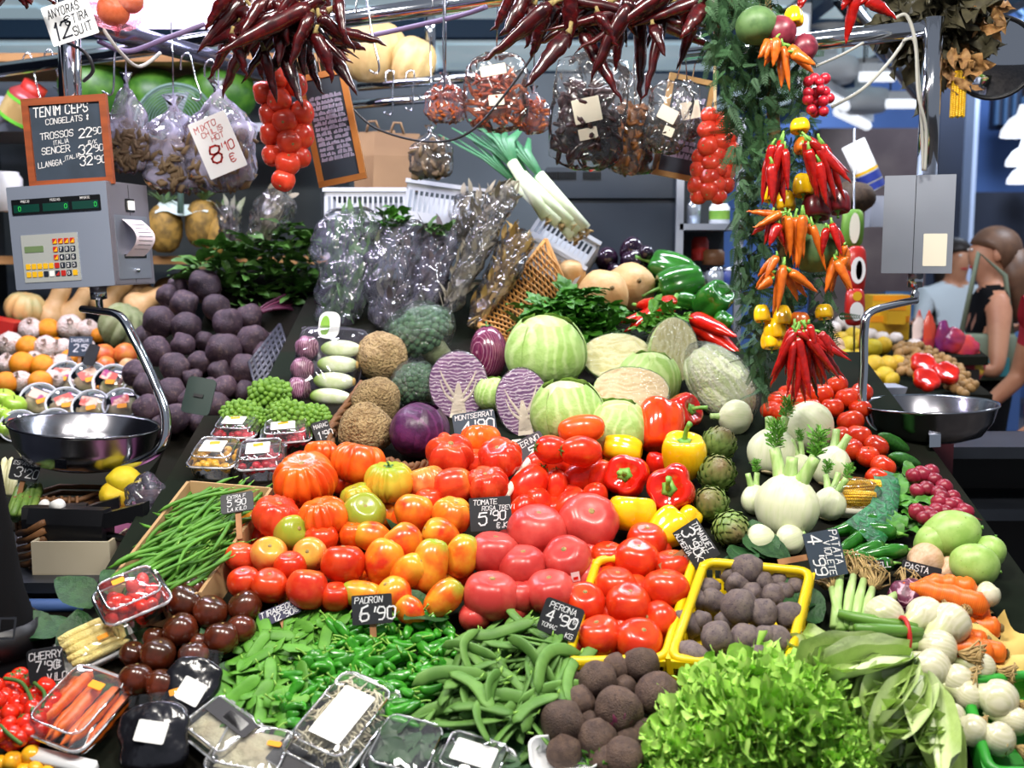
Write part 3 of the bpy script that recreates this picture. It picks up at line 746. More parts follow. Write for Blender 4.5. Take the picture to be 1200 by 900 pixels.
PLUM = [(682, 503, 15, 't_plumo', 1.65, (1, .1, .12)), (681, 529, 16, 't_plum', 1.4, (-.95, -.3, .1)), (646, 527, 15, 't_plum', 1.2, (-.9, -.35, .2)), (653, 546, 15, 't_plum', 1.2, (.2, -.2, 1)),
        (627, 549, 14, 't_plum', 1.4, (.5, 0, .8)), (617, 572, 18, 't_plum', 1.55, (.7, .2, .8)), (651, 573, 13, 't_plum', 1.6, (.05, .2, 1)), (680, 559, 16, 't_plum', 1.35, (.8, .2, .6)),
        (702, 561, 16, 't_plum', 1.3, (.3, 0, 1)), (631, 590, 14, 't_plum', 1.2, (-.2, .1, 1)), (667, 590, 13, 't_plum', 1.6, (.8, .2, .6)), (697, 583, 14, 't_plum', 1.15, UP), (612, 600, 14, 't_plum', 1.3, (.4, 0, 1)),
        (690, 541, 13, 't_plum', 1.2, (.5, 0, .7))]
for i, (px, py, r, m, sq, d) in enumerate(PLUM):
    prod('plum_tomato', tomato_me(m, 0, 0, sq, 60 + i, .06), px, py, r * 1.15, 'glossy red plum tomato beside the peppers' if m == 't_plum' else 'orange-red plum tomato topmost beside the yellow pepper', 'tomato', d,
         lift=.075 if py < 535 else 0., parts=[('calyx', calyx_me('calyx_green', 5, .5, .14, .2), T4((0, 0, sq - .04)))] if i in (1, 2, 3, 5, 6) else [scar(sq, .06, .8)],
         key='plum tomatoes beside the peppers' if m == 't_plum' else None)
RED = [(758, 634, 23, UP), (746, 655, 25, (.1, -.4, 1)), (712, 653, 20, UP), (787, 663, 21, (-.1, -.1, 1)), (722, 687, 24, (.1, -.2, 1)), (685, 706, 24, (0, -.5, .9)),
       (736, 708, 26, (.1, -.4, 1)), (780, 690, 26, (0, 0, 1)), (702, 745, 25, (-.2, -.2, 1)), (749, 751, 27, (.2, -.5, .8)), (772, 728, 22, (-.9, -.3, .4)), (677, 757, 14, UP)]
for i, (px, py, r, d) in enumerate(RED):
    prod('tomato', tomato_me('t_red', 4, .03, .84, 80 + i % 5, .14), px, py, r * 1.08, 'round red tomato in the yellow tomato basket', 'tomato', d, parts=[scar(.84, .14)], key='round tomatoes in the yellow basket')
# lower layer that shows between them
def in_any(x, y, L, f=.55): return any((x - a[0]) ** 2 + (y - a[1]) ** 2 < (f * a[2]) ** 2 for a in L)
for P, n, ms, rr, lb, g, L in (([(275, 690), (300, 600), (350, 540), (480, 560), (545, 590), (540, 690), (470, 715), (380, 712), (300, 705)], 46, ('t_red', 't_orange', 't_heart'), 17, 'tomato peeking from the lower layer of the left heap', 'lower layer of the left tomato heap', TOM),
        ([(495, 560), (520, 520), (585, 515), (605, 560), (580, 590), (520, 590)], 7, ('t_coral',), 18, 'red tomato peeking from under the lobed heap', 'lower layer of the lobed heap', TOM),
        ([(600, 590), (620, 540), (690, 510), (715, 560), (700, 600), (640, 605)], 8, ('t_plum',), 15, 'plum tomato peeking from the lower layer', 'lower layer of plum tomatoes', PLUM),
        ([(560, 640), (640, 610), (700, 620), (690, 680), (640, 720), (560, 720)], 14, ('t_pink',), 21, 'pink tomato peeking from the lower layer', 'lower layer of pink tomatoes', PINK),
        ([(700, 660), (760, 630), (800, 660), (785, 720), (760, 765), (680, 765)], 14, ('t_red',), 19, 'red tomato low in the yellow tomato basket', 'lower layer in the tomato basket', RED)):
    for i, (x, y) in enumerate(q for q in fill(P, n * 3, n, 12) if not in_any(*q, L)):
        if i < n: prod('tomato', tomato_me(ms[i % len(ms)], 0, 0, .9, 33, .12, n=20, mm=12), x, y, rr, lb, 'tomato', (rnd(-.6, .6), rnd(-.5, .3), 1), group=g, k=1., lift=-.008)
# ------------------------------------------------------------------ bell peppers
def bell(px, py, r, m, d, lb, sc=(1, 1, 1), stem=True, lobes=4, seed=1, roll=None, L=1.05, bend=.25, prof=MAIN, lift=0.):
    r *= 1.08; P = [('stem', stem_me('p_stem', .75, .11, bend, .3), T4((0, 0, L * .62)))] if stem else []
    return prod('bell_pepper', pepper_me(m, lobes, seed, L), px, py, r, lb, 'bell pepper', d, sc=sc, parts=P, roll=roll, prof=prof, lift=lift)
bell(799, 483, 22, 'p_red', (.6, -.6, .3), 'red bell pepper behind the orange-red one, stem facing right', seed=2)
bell(772, 499, 31, 'p_redor', (.1, .7, .8), 'big orange-red bell pepper at the top of the peppers', stem=False, seed=3, sc=(.95, .95, 1.05))
bell(801, 534, 28, 'p_yellow', (0, -.25, 1), 'upright yellow bell pepper with long green stem', seed=4, sc=(.95, .95, 1.02))
bell(728, 526, 23, 'p_yellow', (-1, .2, .15), 'yellow bell pepper lying beside the plum tomatoes', seed=5, sc=(.82, .82, 1.1), stem=False)
bell(771, 543, 14, 'p_red', (.2, 0, 1), 'red pepper wedged under the big orange-red one', stem=False, seed=9)
bell(735, 558, 27, 'p_red', (-.3, -1, .35), 'glossy red bell pepper left, stem towards viewer', seed=6, sc=(1, .95, .9), bend=.1)
bell(787, 574, 30, 'p_red', (-.35, -1, .3), 'glossy red bell pepper right, thick stem towards viewer', seed=7, sc=(1, .92, .9), bend=.35)
bell(739, 602, 27, 'p_yellow', (.1, .3, 1), 'yellow bell pepper seen from its lobed end', stem=False, lobes=3, seed=8, sc=(1.05, 1.05, .85))
bell(785, 620, 24, 'p_yellow', (.7, .3, .5), 'yellow bell pepper behind the raf tomato tag', stem=False, lobes=3, seed=10)
bell(807, 608, 14, 'p_yellow', (.4, .3, .5), 'small end of yellow pepper above the raf tag', stem=False, lobes=3, seed=11)
# ------------------------------------------------------------------ artichokes
def artichoke_vf(seed):
    rg = random.Random(seed); mb = MB(); mb.add(body(lambda t, p: (sin(p) * .84 * cos(t), sin(p) * .84 * sin(t), cos(p) * .86), 14, 8))
    rows = 7
    for j in range(rows):
        ph = 2.5 - j * .36; n = max(4, int(10 * sin(ph) + 2))
        for i in range(n):
            th = 2 * pi * (i + .5 * (j % 2)) / n + rg.uniform(-.08, .08)
            c = V((sin(ph) * cos(th), sin(ph) * sin(th), cos(ph))) * .86
            out = c.normalized(); tip = V((0, 0, 1)); tan = (tip - out * out.dot(tip)).normalized(); side = tan.cross(out)
            L, w_ = .62, .36
            P = lambda a, b, h: c + tan * (a * L) + side * (b * w_) + out * h
            v = [P(-.3, -.6, .02), P(-.3, .6, .02), P(.25, .95, .05), P(.25, -.95, .05), P(.65, .55, .09), P(.65, -.55, .09), P(1., 0, .10), P(.2, 0, .17), P(.7, 0, .19)]
            mb.add((v, [(0, 1, 2, 7), (0, 7, 3), (2, 4, 8, 7), (7, 8, 5, 3), (4, 6, 8), (8, 6, 5)]))
    return mb.build('artichoke', MATS['artichoke'])
for i, (px, py, r, d, lb) in enumerate(((842, 521, 21, (.3, -.3, .9), 'topmost artichoke beside the yellow pepper'), (840, 555, 23, (0, -.8, .7), 'second artichoke from the top, seen tip on'),
        (833, 591, 22, (-.3, -.7, .6), 'third artichoke from the top, left of fennel'), (856, 619, 22, (.2, -.8, -.2), 'lowest artichoke, right of the raf tomato tag'))):
    prod('artichoke', artichoke_vf(i), px, py, r * .93, lb, 'artichoke', d, parts=[('stem', mk('stem', tube([(0, 0, -.8), (0, .05, -1.5)], [.26, .22], 8), MATS['fennel_stalk']))])
# ------------------------------------------------------------------ fennel
frond_p = [([(-.01, 0, 0), (.02, 0, 0), (.05, .0, .45), (-.03, .02, .5)], [(0, 1, 2, 3)])]
def frond_me(seed, n=150, L=1.):
    rg = random.Random(seed); it = []
    for i in range(n):
        t = rg.random(); it.append((0, T4((rg.uniform(-.25, .25) * t, rg.uniform(-.25, .25) * t, t * L)) @ Euler((rg.uniform(-1.3, 1.3), rg.uniform(-1.3, 1.3), rg.uniform(0, 6))).to_matrix().to_4x4() @ S4(.9)))
    return scatter_mesh('frond', frond_p, it, MATS['frond'])
@cached
def fennel_me(seed):
    def fn(th, ph):
        s = sin(ph) ** .8 if 0 < ph < pi else 0; z = cos(ph) * 1.0; k = 1 + .05 * abs(cos(4 * th + seed)) - (.3 * max(0, cos(ph)) ** 2)
        return (s * k * 1.05 * cos(th), s * k * .72 * sin(th), z)
    return mk('fennel_bulb', body(fn, 32, 16), MATS['fennel'])
def fennel(px, py, r, d, roll, lb, stalks=3, fr=True, L=1.3, seed=0, k=.95, prof=MAIN):
    rg = random.Random(seed + 5); parts = []; r *= 1.1
    for i in range(stalks):
        a = (i - (stalks - 1) / 2) * .42; e = L * rg.uniform(.8, 1.15)
        pts = [(a * .6, 0, .55), (a * 1.1, rg.uniform(-.1, .1), .95), (a * 1.5 + sin(a) * .3, rg.uniform(-.15, .15), .6 + e)]
        parts.append(('stalk', mk('stalk', tube(bez(*pts, 6), [.3, .27, .24, .22, .2, .19, .18], 10), MATS['fennel_stalk'])))
        if fr and i % 2 == 0: parts.append(('frond', frond_me(seed * 7 + i), T4(pts[2]) @ S4(.75)))
    parts.append(('root_cut', mk('root_cut', lathe([(0, -.03), (.3, -.01), (.36, .05), (.3, .12)], 14), MATS['fennel_cut']), T4((0, 0, -1.0))))
    return prod('fennel_bulb', fennel_me(seed % 3), px, py, r, lb, 'fennel', d, roll=roll, parts=parts, k=k, prof=prof)
fennel(947, 502, 27, (.55, -.1, -.5), 90, 'large white fennel bulb at top, stalks pointing lower right', 2, False, .8, 1)
fennel(905, 528, 25, (.2, .3, 1), 0, 'fennel bulb left of the leafy stalks', 2, True, 1., 2)
fennel(938, 548, 15, (-.1, .2, 1), 0, 'pair of pale fennel stalks in the middle of the heap', 2, True, 1.4, 3)
fennel(974, 546, 22, (.35, .2, 1), 0, 'fennel bulb at right beside the corn', 2, False, 1.1, 4)
fennel(972, 590, 18, (.3, .2, 1), 0, 'narrow fennel bulb behind the largest one', 3, True, 1.2, 8)
fennel(922, 592, 34, (.15, .1, 1), 8, 'largest fennel bulb at front with cut root facing forward', 3, True, 1.05, 5)
fennel(885, 585, 16, (-.12, .2, 1), 0, 'thin fennel with feathery top beside the artichokes', 2, True, 1.2, 6)
fennel(861, 489, 18, (-1, -.1, .05), 80, 'fennel bulb lying beneath the napa cabbage', 1, False, .9, 7)
fennel(892, 633, 16, (1, .2, .2), 70, 'fennel bulb end lying beside the lowest artichoke', 1, False, .5, 9)
fennel(927, 632, 15, (.8, .2, .3), 70, 'small fennel bulb end behind the violet potato tag', 1, False, .5, 10)
# ------------------------------------------------------------------ laying long things on the slope
def lay(px, py, ang, h=.01, prof=MAIN, pitch=0., rollx=0.):
    p = S(px, py, h, prof); e = .05
    sl = (bed(prof, p.y + e) - bed(prof, p.y - e)) / (2 * e); t = math.atan(sl)
    return T4(p) @ R4(t, 4, 'X') @ R4(R(ang), 4, 'Z') @ R4(R(pitch), 4, 'Y') @ R4(R(rollx), 4, 'X')
def quad_pt(q, u, v):
    a, b, c, d = q   # top-left, top-right, bottom-right, bottom-left in the picture
    return ((a[0] * (1 - u) + b[0] * u) * (1 - v) + (d[0] * (1 - u) + c[0] * u) * v, (a[1] * (1 - u) + b[1] * u) * (1 - v) + (d[1] * (1 - u) + c[1] * u) * v)
def crate(name, label, cat, q, h, m, rim='tube', lattice=False, t=.008, prof=MAIN, inset=.0, rimr=.008):
    top = [S(*c, h, prof) for c in q]; ctr = sum(top, V()) / 4
    o = thing(name, label, cat, tuple(ctr)); o.location = ctr
    bot = []
    for p in top:
        b = p + (ctr - p) * inset; bot.append(V((b.x, b.y, bed(prof, b.y) + .006)))
    L_ = lambda p: p - ctr
    for i in range(4):
        a, b, c, d = L_(top[i]), L_(top[(i + 1) % 4]), L_(bot[(i + 1) % 4]), L_(bot[i])
        n = (b - a).cross(d - a).normalized() * t; mb = MB()
        def pl(u0, u1, v0, v1):
            P = lambda u, v: (a * (1 - u) + b * u) * (1 - v) + (d * (1 - u) + c * u) * v
            r0 = [P(u0, v0), P(u1, v0), P(u1, v1), P(u0, v1)]; mb.add(loft([r0, [x + n for x in r0]]))
        if lattice:
            for v0, v1 in ((0, .22), (.48, .58), (.8, 1)): pl(0, 1, v0, v1)
            k = 12
            for j in range(k + 1): pl(max(0, j / k - .012), min(1, j / k + .012), .2, .82)
        else: pl(0, 1, 0, 1)
        obj('wall', mb.build('wall', MATS[m], smooth=False), o)
    obj('bottom', mk('bottom', loft([[L_(p) for p in bot], [L_(p) + V((0, 0, .004)) for p in bot]]), MATS[m], False), o)
    if rim == 'tube':
        pts = []
        for i in range(4):
            a, b, c = L_(top[i - 1]), L_(top[i]), L_(top[(i + 1) % 4])
            r = .022
            p0, p1 = b + (a - b).normalized() * r, b + (c - b).normalized() * r
            pts += bez(p0, b, p1, 4)
        pts.append(pts[0]); obj('rim', mk('rim', tube(pts, rimr, 8), MATS[m]), o)
    return o
QB = [(826, 658), (950, 670), (922, 784), (786, 772)]
crate('yellow_basket', 'yellow plastic basket of violet potatoes', 'basket', QB, .062, 'yellow_plastic', lattice=True, inset=.06)
QA = [(700, 655), (813, 655), (779, 772), (664, 776)]
crate('yellow_basket', 'yellow plastic basket of round red tomatoes', 'basket', QA, .05, 'yellow_plastic', lattice=True, inset=.06)
# violet potatoes
POT = [(875, 666, 18, 1.1), (857, 674, 14, 1), (893, 682, 15, 1), (912, 680, 13, 1), (865, 687, 15, 1.5), (830, 690, 13, 1.2), (835, 704, 15, 1.1), (866, 713, 22, 1.15), (893, 719, 20, 1), (905, 698, 15, 1), (919, 694, 13, 1),
       (931, 688, 12, 1.1), (806, 731, 14, 1.5), (822, 728, 14, 1), (840, 748, 21, 1), (811, 767, 17, 1.35), (872, 748, 17, 1.2), (846, 775, 12, 1), (897, 749, 18, 1), (888, 773, 17, 1.1), (924, 721, 17, 1.1), (911, 750, 18, 1), (908, 772, 13, 1), (818, 703, 13, 1.1), (850, 728, 14, 1), (860, 768, 15, 1.2), (880, 696, 15, 1)]
for i, (px, py, r, e) in enumerate(POT):
    prod('violet_potato', round_me('violet_potato', 'potato', e, i % 8 + 1, .09, 1.2, .03, 3.5, 20, 12), px, py, r * .94, 'dusty violet potato in yellow basket', 'potato', (rnd(-1, 1), rnd(-.6, .2), rnd(-.2, .9)), key='g:violet potatoes in the yellow basket', lift=.03 if r > 16 else .016)
# earthy beetroots in front
BF = [(700, 797, 24, 0), (751, 778, 22, 0), (771, 815, 28, 0), (725, 832, 29, 1), (659, 847, 28, 0), (700, 866, 24, 0), (755, 859, 18, 0), (677, 823, 21, 0), (669, 798, 14, 0), (721, 783, 18, 0), (732, 804, 14, 0), (661, 881, 21, 0), (730, 889, 26, 0), (690, 846, 15, 0), (735, 868, 17, 0), (710, 893, 20, 0)]
for i, (px, py, r, cr) in enumerate(BF):
    P = [('crown', mk('crown', body(lambda t, p: (sin(p) * .55 * (1 + .12 * cos(7 * t)) * cos(t), sin(p) * .55 * (1 + .12 * cos(7 * t)) * sin(t), .62 + .36 * cos(p)), 21, 8), MATS['beet_crown']))] if cr else []
    if i in (4, 0, 2): P.append(('root_tail', mk('root_tail', tube(bez((0, 0, -.92), (.1, 0, -1.25), (.5, .2, -1.45), 5), [.12, .07, .05, .03, .02, .012], 6), MATS['beet_front'])))
    lb = ['brown beetroot in the front heap', 'brown beetroot with purple crown facing front, middle of the heap'][cr]
    prod('beetroot', round_me('beetroot', 'beet_front', .92, i % 6 + 20, .06, 1.3, .015, 5, 24, 14, .12), px, py, r, lb, 'beetroot', (0, -1, -.35) if cr else ((rnd(-.6, .6), rnd(-.4, .5), 1) if i != 4 else (.6, .3, .8)), parts=P,
         key=None if cr else 'g:earthy beetroots at the front', lift=.012)
# chocolate tomatoes
BR = [(226, 691, 18), (217, 705, 21), (247, 717, 21), (287, 711, 20), (211, 738, 21), (260, 748, 21), (282, 737, 18), (185, 767, 21), (155, 766, 15), (227, 768, 18), (160, 796, 21), (190, 803, 20), (180, 747, 13), (234, 753, 12)]
for i, (px, py, r) in enumerate(BR):
    prod('brown_tomato', tomato_me('t_brown', 0, 0, .92, 100 + i % 4, .08, n=28, mm=14), px, py, r, 'dark brown tomato at the left', 'tomato', (rnd(-.5, .5), rnd(-.3, .6), 1), parts=[scar(.92, .08, .8)], key='g:dark brown tomatoes', lift=.018)
# ------------------------------------------------------------------ pods and beans
CB = [(222, 564), (316, 572), (232, 694), (130, 682)]
cb = crate('bean_crate', 'brown cardboard crate full of thin green beans', 'crate', CB, .07, 'card_brown', rim=None, t=.006)
bm = [pod_me('green_bean', 'bean', 1., .03, .9, rnd(-.12, .12), s, 6, 8, 0, .12, .02) for s in range(7)]
bt = mk('bean_tip', tube([(.49, 0, 0), (.56, .02, 0)], [.012, .004], 5), MATS['padron_stem'])
for i in range(150):
    u, v = rnd(.12, .9), rnd(.1, .92); px, py = quad_pt(CB, u, v); h = rnd(.03, .085)
    Mx = lay(px, py, rnd(35, 75) + (rnd(-60, 40) if i % 6 == 0 else 0), h, pitch=rnd(-8, 8), rollx=rnd(0, 360)) @ S4(rnd(.10, .15))
    o = tag(obj('green_bean', bm[i % 7], None, Mx), 'thin green bean in the cardboard crate', 'green bean', 'thin green beans in the crate'); obj('bean_tip', bt, o)
SP = [(262, 800), (300, 735), (345, 712), (398, 716), (405, 735), (360, 780), (335, 850), (290, 850), (255, 830)]
pm_ = [pod_me('snow_pea', 'snow_pea', 1., .155, .18, rnd(-.07, .07), s, 10, 10, .02, .1, .01) for s in range(5)]
pt_ = mk('stem', tube([(.48, 0, 0), (.6, .03, .01)], [.03, .015], 5), MATS['padron_stem'])
for i, (px, py) in enumerate(fill(SP, 120, 3, 4)):
    Mx = lay(px, py, rnd(20, 110) if i % 4 else rnd(-60, 20), .015 + .03 * random.random(), pitch=rnd(-20, 20), rollx=rnd(-35, 35)) @ S4(rnd(.055, .075))
    o = tag(obj('snow_pea', pm_[i % 5], None, Mx), 'flat light green snow pea left of the small green peppers', 'snow pea', 'snow peas'); obj('stem', pt_, o)
PD = [(420, 725), (470, 716), (520, 720), (532, 760), (512, 800), (480, 850), (440, 830), (400, 800), (345, 850), (330, 830), (345, 780), (385, 745)]
def padron_body(seed, L):
    def fn(th, ph):
        s = sin(ph) ** .75 if 0 < ph < pi else 0; k = (1 + .12 * cos(3 * th + seed)) * (1 - .28 * (1 - cos(ph)) / 2)
        p = V((s * k * .5 * cos(th), s * k * .5 * sin(th), cos(ph) * L)); p.x += .25 * (p.z / L) ** 2 * ((seed % 3) - 1); return p * (1 + .15 * nzv(p, 1.6, seed))
    return mk('small_pepper', body(fn, 14, 9), MATS['padron'])
pdm = [padron_body(s, (.8, 1., 1.15, .9, 1.3)[s % 5]) for s in range(7)]
pds = [mk('stem', tube(bez((0, 0, L * .92), (.05, 0, L + .4), (b, .1, L + .85), 5), [.16, .09, .075, .07, .07, .09], 6), MATS['padron_stem']) for L, b in ((.8, .5), (1., -.4), (1.15, .3), (.9, .6), (1.3, -.2), (.8, .4), (1., -.5))]
for i, (px, py) in enumerate(fill(PD, 185, 5, 7)):
    h = .02 + .028 * random.random()
    p = S(px, py, h); s = rnd(12, 15.5) * mpp(p)
    d = V((rnd(-1, 1), rnd(-.7, .5), rnd(-.3, .5)))
    o = tag(obj('small_green_pepper', pdm[i % 7], None, T4(p) @ aim(d, rnd(0, 6)) @ S4(s)), 'small glossy green pepper with curved stem in the front heap', 'pepper', 'small green peppers at the front'); obj('stem', pds[i % 7], o)
FB = [(560, 740), (600, 722), (640, 728), (665, 760), (680, 790), (650, 825), (620, 870), (560, 850), (520, 850), (512, 800), (540, 770)]
fm = [pod_me('flat_bean', 'flat_bean', 1., .085, .32, b, s, 8, 10, .03, .1, .02) for s, b in enumerate((.12, -.15, .2, -.08, .26, .05))]
fs_ = mk('stem', tube([(.48, 0, 0), (.56, .03, .01)], [.02, .01], 5), MATS['padron_stem'])
for i, (px, py) in enumerate(fill(FB, 110, 8, 5)):
    Mx = lay(px, py, rnd(15, 95) if i % 3 else rnd(-50, 20), .015 + .05 * random.random(), pitch=rnd(-14, 14), rollx=rnd(-60, 60)) @ S4(rnd(.085, .13))
    o = tag(obj('flat_bean', fm[i % 6], None, Mx), 'long flat pale green bean in the heap beside the beetroots', 'flat bean', 'flat green beans'); obj('stem', fs_, o)
# two long beans seen clear on top of the heap
for (a, b, lb) in (((528, 785), (580, 832), 'long flat bean on top at the left of heap'), ((527, 828), (603, 836), 'long flat bean lying level on top of the heap'), ((600, 846), (655, 812), 'thick flat bean slanting at the right front of heap')):
    p, q = S(*a, .075), S(*b, .075); L = (q - p).length
    o = tag(obj('flat_bean', fm[5], None, T4((p + q) / 2) @ (q - p).to_track_quat('X', 'Z').to_matrix().to_4x4() @ S4(L, .15, .15)), lb, 'flat bean'); obj('stem', fs_, o)
# ------------------------------------------------------------------ dark decorative leaves
dl = [leaf_me('dark_leaf', 'dark_leaf', 1, .36, c, .1, s, .03) for s, c in enumerate((.15, .3, -.1, .2))]
LV = [(505, 735, 70, 60, 30), (520, 720, 60, 130, 45), (820, 772, 60, 200, 10), (775, 765, 45, 120, 40), (870, 785, 60, 180, 15), (955, 700, 70, 100, 15), (960, 730, 70, 30, 10), (940, 760, 70, 160, 10), (965, 790, 60, 250, 10), (925, 655, 50, 60, 20), (880, 645, 50, 140, 10),
      (60, 745, 60, 80, 30), (85, 730, 55, 130, 20), (110, 710, 60, 60, 30), (95, 775, 70, 20, 10), (120, 790, 60, 180, 10), (140, 770, 50, 330, 10), (75, 790, 60, 200, 10), (270, 770, 60, 40, 10), (295, 750, 50, 100, 20), (250, 800, 50, 300, 10), (150, 700, 50, 50, 30), (170, 830, 60, 200, 10), (620, 890, 60, 180, 5), (600, 860, 70, 160, 5), (640, 860, 50, 30, 5),
      (470, 850, 60, 200, 5), (500, 845, 50, 20, 5), (560, 770, 50, 180, 10), (1000, 545, 50, 60, 20), (985, 555, 45, 150, 10), (700, 480, 40, 20, 10), (330, 740, 60, 160, 10), (385, 710, 40, 20, 30), (450, 870, 60, 90, 5), (800, 800, 60, 180, 5), (930, 810, 70, 90, 5), (640, 530, 50, 0, 10), (715, 575, 60, 30, 10), (480, 590, 60, 170, 10), (450, 600, 60, 20, 8), (860, 650, 60, 190, 10), (900, 655, 60, 10, 10)]
for i, (px, py, L, a, tl) in enumerate(LV):
    p = S(px, py, .014); Mx = lay(px, py, a, .02, pitch=0, rollx=tl) @ S4(L * mpp(p))
    o = tag(obj('dark_leaf', dl[i % 4], None, Mx), None, 'leaf'); ordinal('g:dark green leaves between the heaps', o, (px, py), 'large dark green leaf')
# ------------------------------------------------------------------ curly lettuce
def frisee_leaf(seed):
    rg = random.Random(seed); ph = [rg.uniform(0, 6.28) for _ in range(4)]
    def fn(u, v):
        x = (u - .5) * 2; wd = (.1 + .36 * v ** .7) * (1 - max(0, v - .8) * 2.2)
        e = max(abs(x), (v - .55) * 2.2); fr = 1 + .25 * sin(v * 30 + ph[0] + 2 * x) * abs(x) ** 3 + rg.uniform(-.28, .3) * (abs(x) > .95)
        ru = (.13 * sin(v * 24 + ph[1] + x * 3) + .09 * sin(v * 47 + ph[2] + x * 5) + .05 * rg.uniform(-1, 1)) * max(0, e) ** 1.6
        return (x * wd * fr, v * (1 + (rg.uniform(-.14, .12) if v > .95 else 0)) + .04 * sin(ph[3] + x * 9) * v, .25 * v - .42 * v * v + ru + .12 * abs(x) * v + .07 * sin(x * 12 + ph[1]) * v ** 3)
    mb = MB().add(sheet(fn, 10, 20))
    for q in range(30):
        v = rg.uniform(.3, 1); x = rg.choice((-1, 1)) * (1 if v < .85 else rg.random()); p = fn(.5 + x * .48, v); s = rg.uniform(.16, .3); a, b = rg.uniform(0, 6), rg.uniform(0, 6)
        lob = sheet(lambda u, w: ((u - .5) * s * (1 + 1.3 * w), w * s * (1 + .18 * sin(u * 23 + b)), s * w ** 1.3 * (.34 * sin(u * 11 + a) + .16 * sin(u * 21 + b))), 18, 4)
        mb.add(lob, T4(p) @ R4(-x * rg.uniform(.3, 1.5), 4, 'Z') @ R4(rg.uniform(-.5, 1.1), 4, 'X'), 1)
    return mb.build('lettuce_leaf', MATS['lettuce'], MATS['lettuce_frill'])
fl = [frisee_leaf(s) for s in range(6)]
frib = mk('leaf_rib', tube([(0, 0, .01), (0, .35, .06), (0, .75, -.03)], [.05, .03, .008], 6), MATS['lettuce_rib'])
def lettuce(px, py, spread, n, lb, seed, lean=(0, 0, 0)):
    rg = random.Random(seed); p = S(px, py, .03); o = thing('curly_lettuce', lb, 'lettuce', tuple(p)); k = spread * mpp(p)
    core = obj('heart', round_me('heart', 'lettuce_rib', .8, 3, .1, 2), o, S4(k * .25)); 
    for i in range(n):
        a = i * 2.39996 + rg.uniform(-.3, .3); t = i / n; el = 1.0 - 1.0 * t + rg.uniform(-.18, .18)
        d = V((cos(a) * cos(el), sin(a) * cos(el) - .12, sin(el) + .1)) + V(lean)
        q = d.to_track_quat('Y', 'Z').to_matrix().to_4x4() @ R4(rg.uniform(-.6, .6), 4, 'Y')
        L = k * rg.uniform(.75, 1.1); lf = obj('lettuce_leaf', fl[i % 6], o, T4(V((rg.uniform(-1, 1), rg.uniform(-1, 1), 0)) * k * .12) @ q @ S4(L))
        obj('leaf_rib', frib, lf)
    return o
lettuce(892, 866, 90, 62, 'big bright green curly lettuce at the front', 1, (-.05, -.1, .05))
lettuce(832, 902, 66, 44, 'bright green curly lettuce left, next to the beetroots', 2, (-.1, -.1, 0))
lettuce(950, 895, 66, 36, 'curly lettuce at the bottom beside the pale romaine', 3)
# low fringe of fennel-like greens under the beetroots
fg = []
for i in range(500): fg.append((0, T4(S(rnd(690, 775), rnd(878, 915), rnd(.02, .05))) @ rrot() @ S4(.05)))
tag(obj('dill_sprig', scatter_mesh('dill_sprig', frond_p, fg, MATS['frond'])), 'fine feathery green sprig under the front beetroots', 'herb', kind='stuff')
# ------------------------------------------------------------------ romaine lettuces
def rom_leaf(seed):
    ph = seed * 1.7
    def fn(u, v):
        x = (u - .5) * 2; wd = .08 + .125 * sin(pi * min(1, v * .9)) ** .8
        if v > .97: wd *= .5
        return (x * wd, v, .17 * x * x * (1 + .6 * v) + .016 * sin(v * 17 + ph + x) * abs(x) ** 2 - .2 * v * v + .12 * v)
    return mk('romaine_leaf', sheet(fn, 10, 16), MATS['romaine'])
rl = [rom_leaf(s) for s in range(4)]
rr = mk('leaf_rib', tube([(0, -.02, .01), (0, .4, .055), (0, .8, .0), (0, .95, -.05)], [.1, .06, .028, .008], 8, (1, .6)), MATS['romaine_rib'])
def romaine(px, py, L, ang, n, lb, seed, spread=24, h=.05):
    rg = random.Random(seed); M0 = lay(px, py, ang, h); k = L * mpp(M0.translation); o = thing('romaine_lettuce', lb, 'lettuce', M=M0)
    obj('root_end', mk('root_end', lathe([(0, -.1), (.07, -.09), (.11, 0), (.1, .12), (0, .2)], 14), MATS['romaine_rib']), o, S4(k) @ R4(-pi / 2, 4, 'X'))
    n += 3
    for i in range(n):
        a = (i - (n - 1) / 2) / n * 2 * spread + rg.uniform(-5, 5); r = rg.uniform(-16, 16)
        lf = obj('romaine_leaf', rl[i % 4], o, R4(R(a), 4, 'Z') @ R4(R(rg.uniform(-4, 10)), 4, 'X') @ R4(R(r), 4, 'Y') @ T4((0, .03 * k, (.02 + .16 * ((i * 7) % n) / n) * k)) @ S4(k * rg.uniform(.8, 1.05)))
        obj('leaf_rib', rr, lf)
    return o
romaine(1062, 790, 140, 118, 9, 'pale romaine lettuce with white root end towards the onions', 1, 26, .06)
romaine(1075, 815, 130, 150, 8, 'romaine lettuce with broad upright leaf in the front', 2, 24, .05)
romaine(1118, 878, 130, 80, 8, 'romaine lettuce lowest, lying by the green crate', 3, 22, .04)
romaine(985, 800, 70, 50, 6, 'small romaine leaves beside the dark leaves', 4, 26, .03)
romaine(1090, 830, 80, 60, 6, 'cream and brown lettuce butt between romaine and onions', 5, 30, .04)
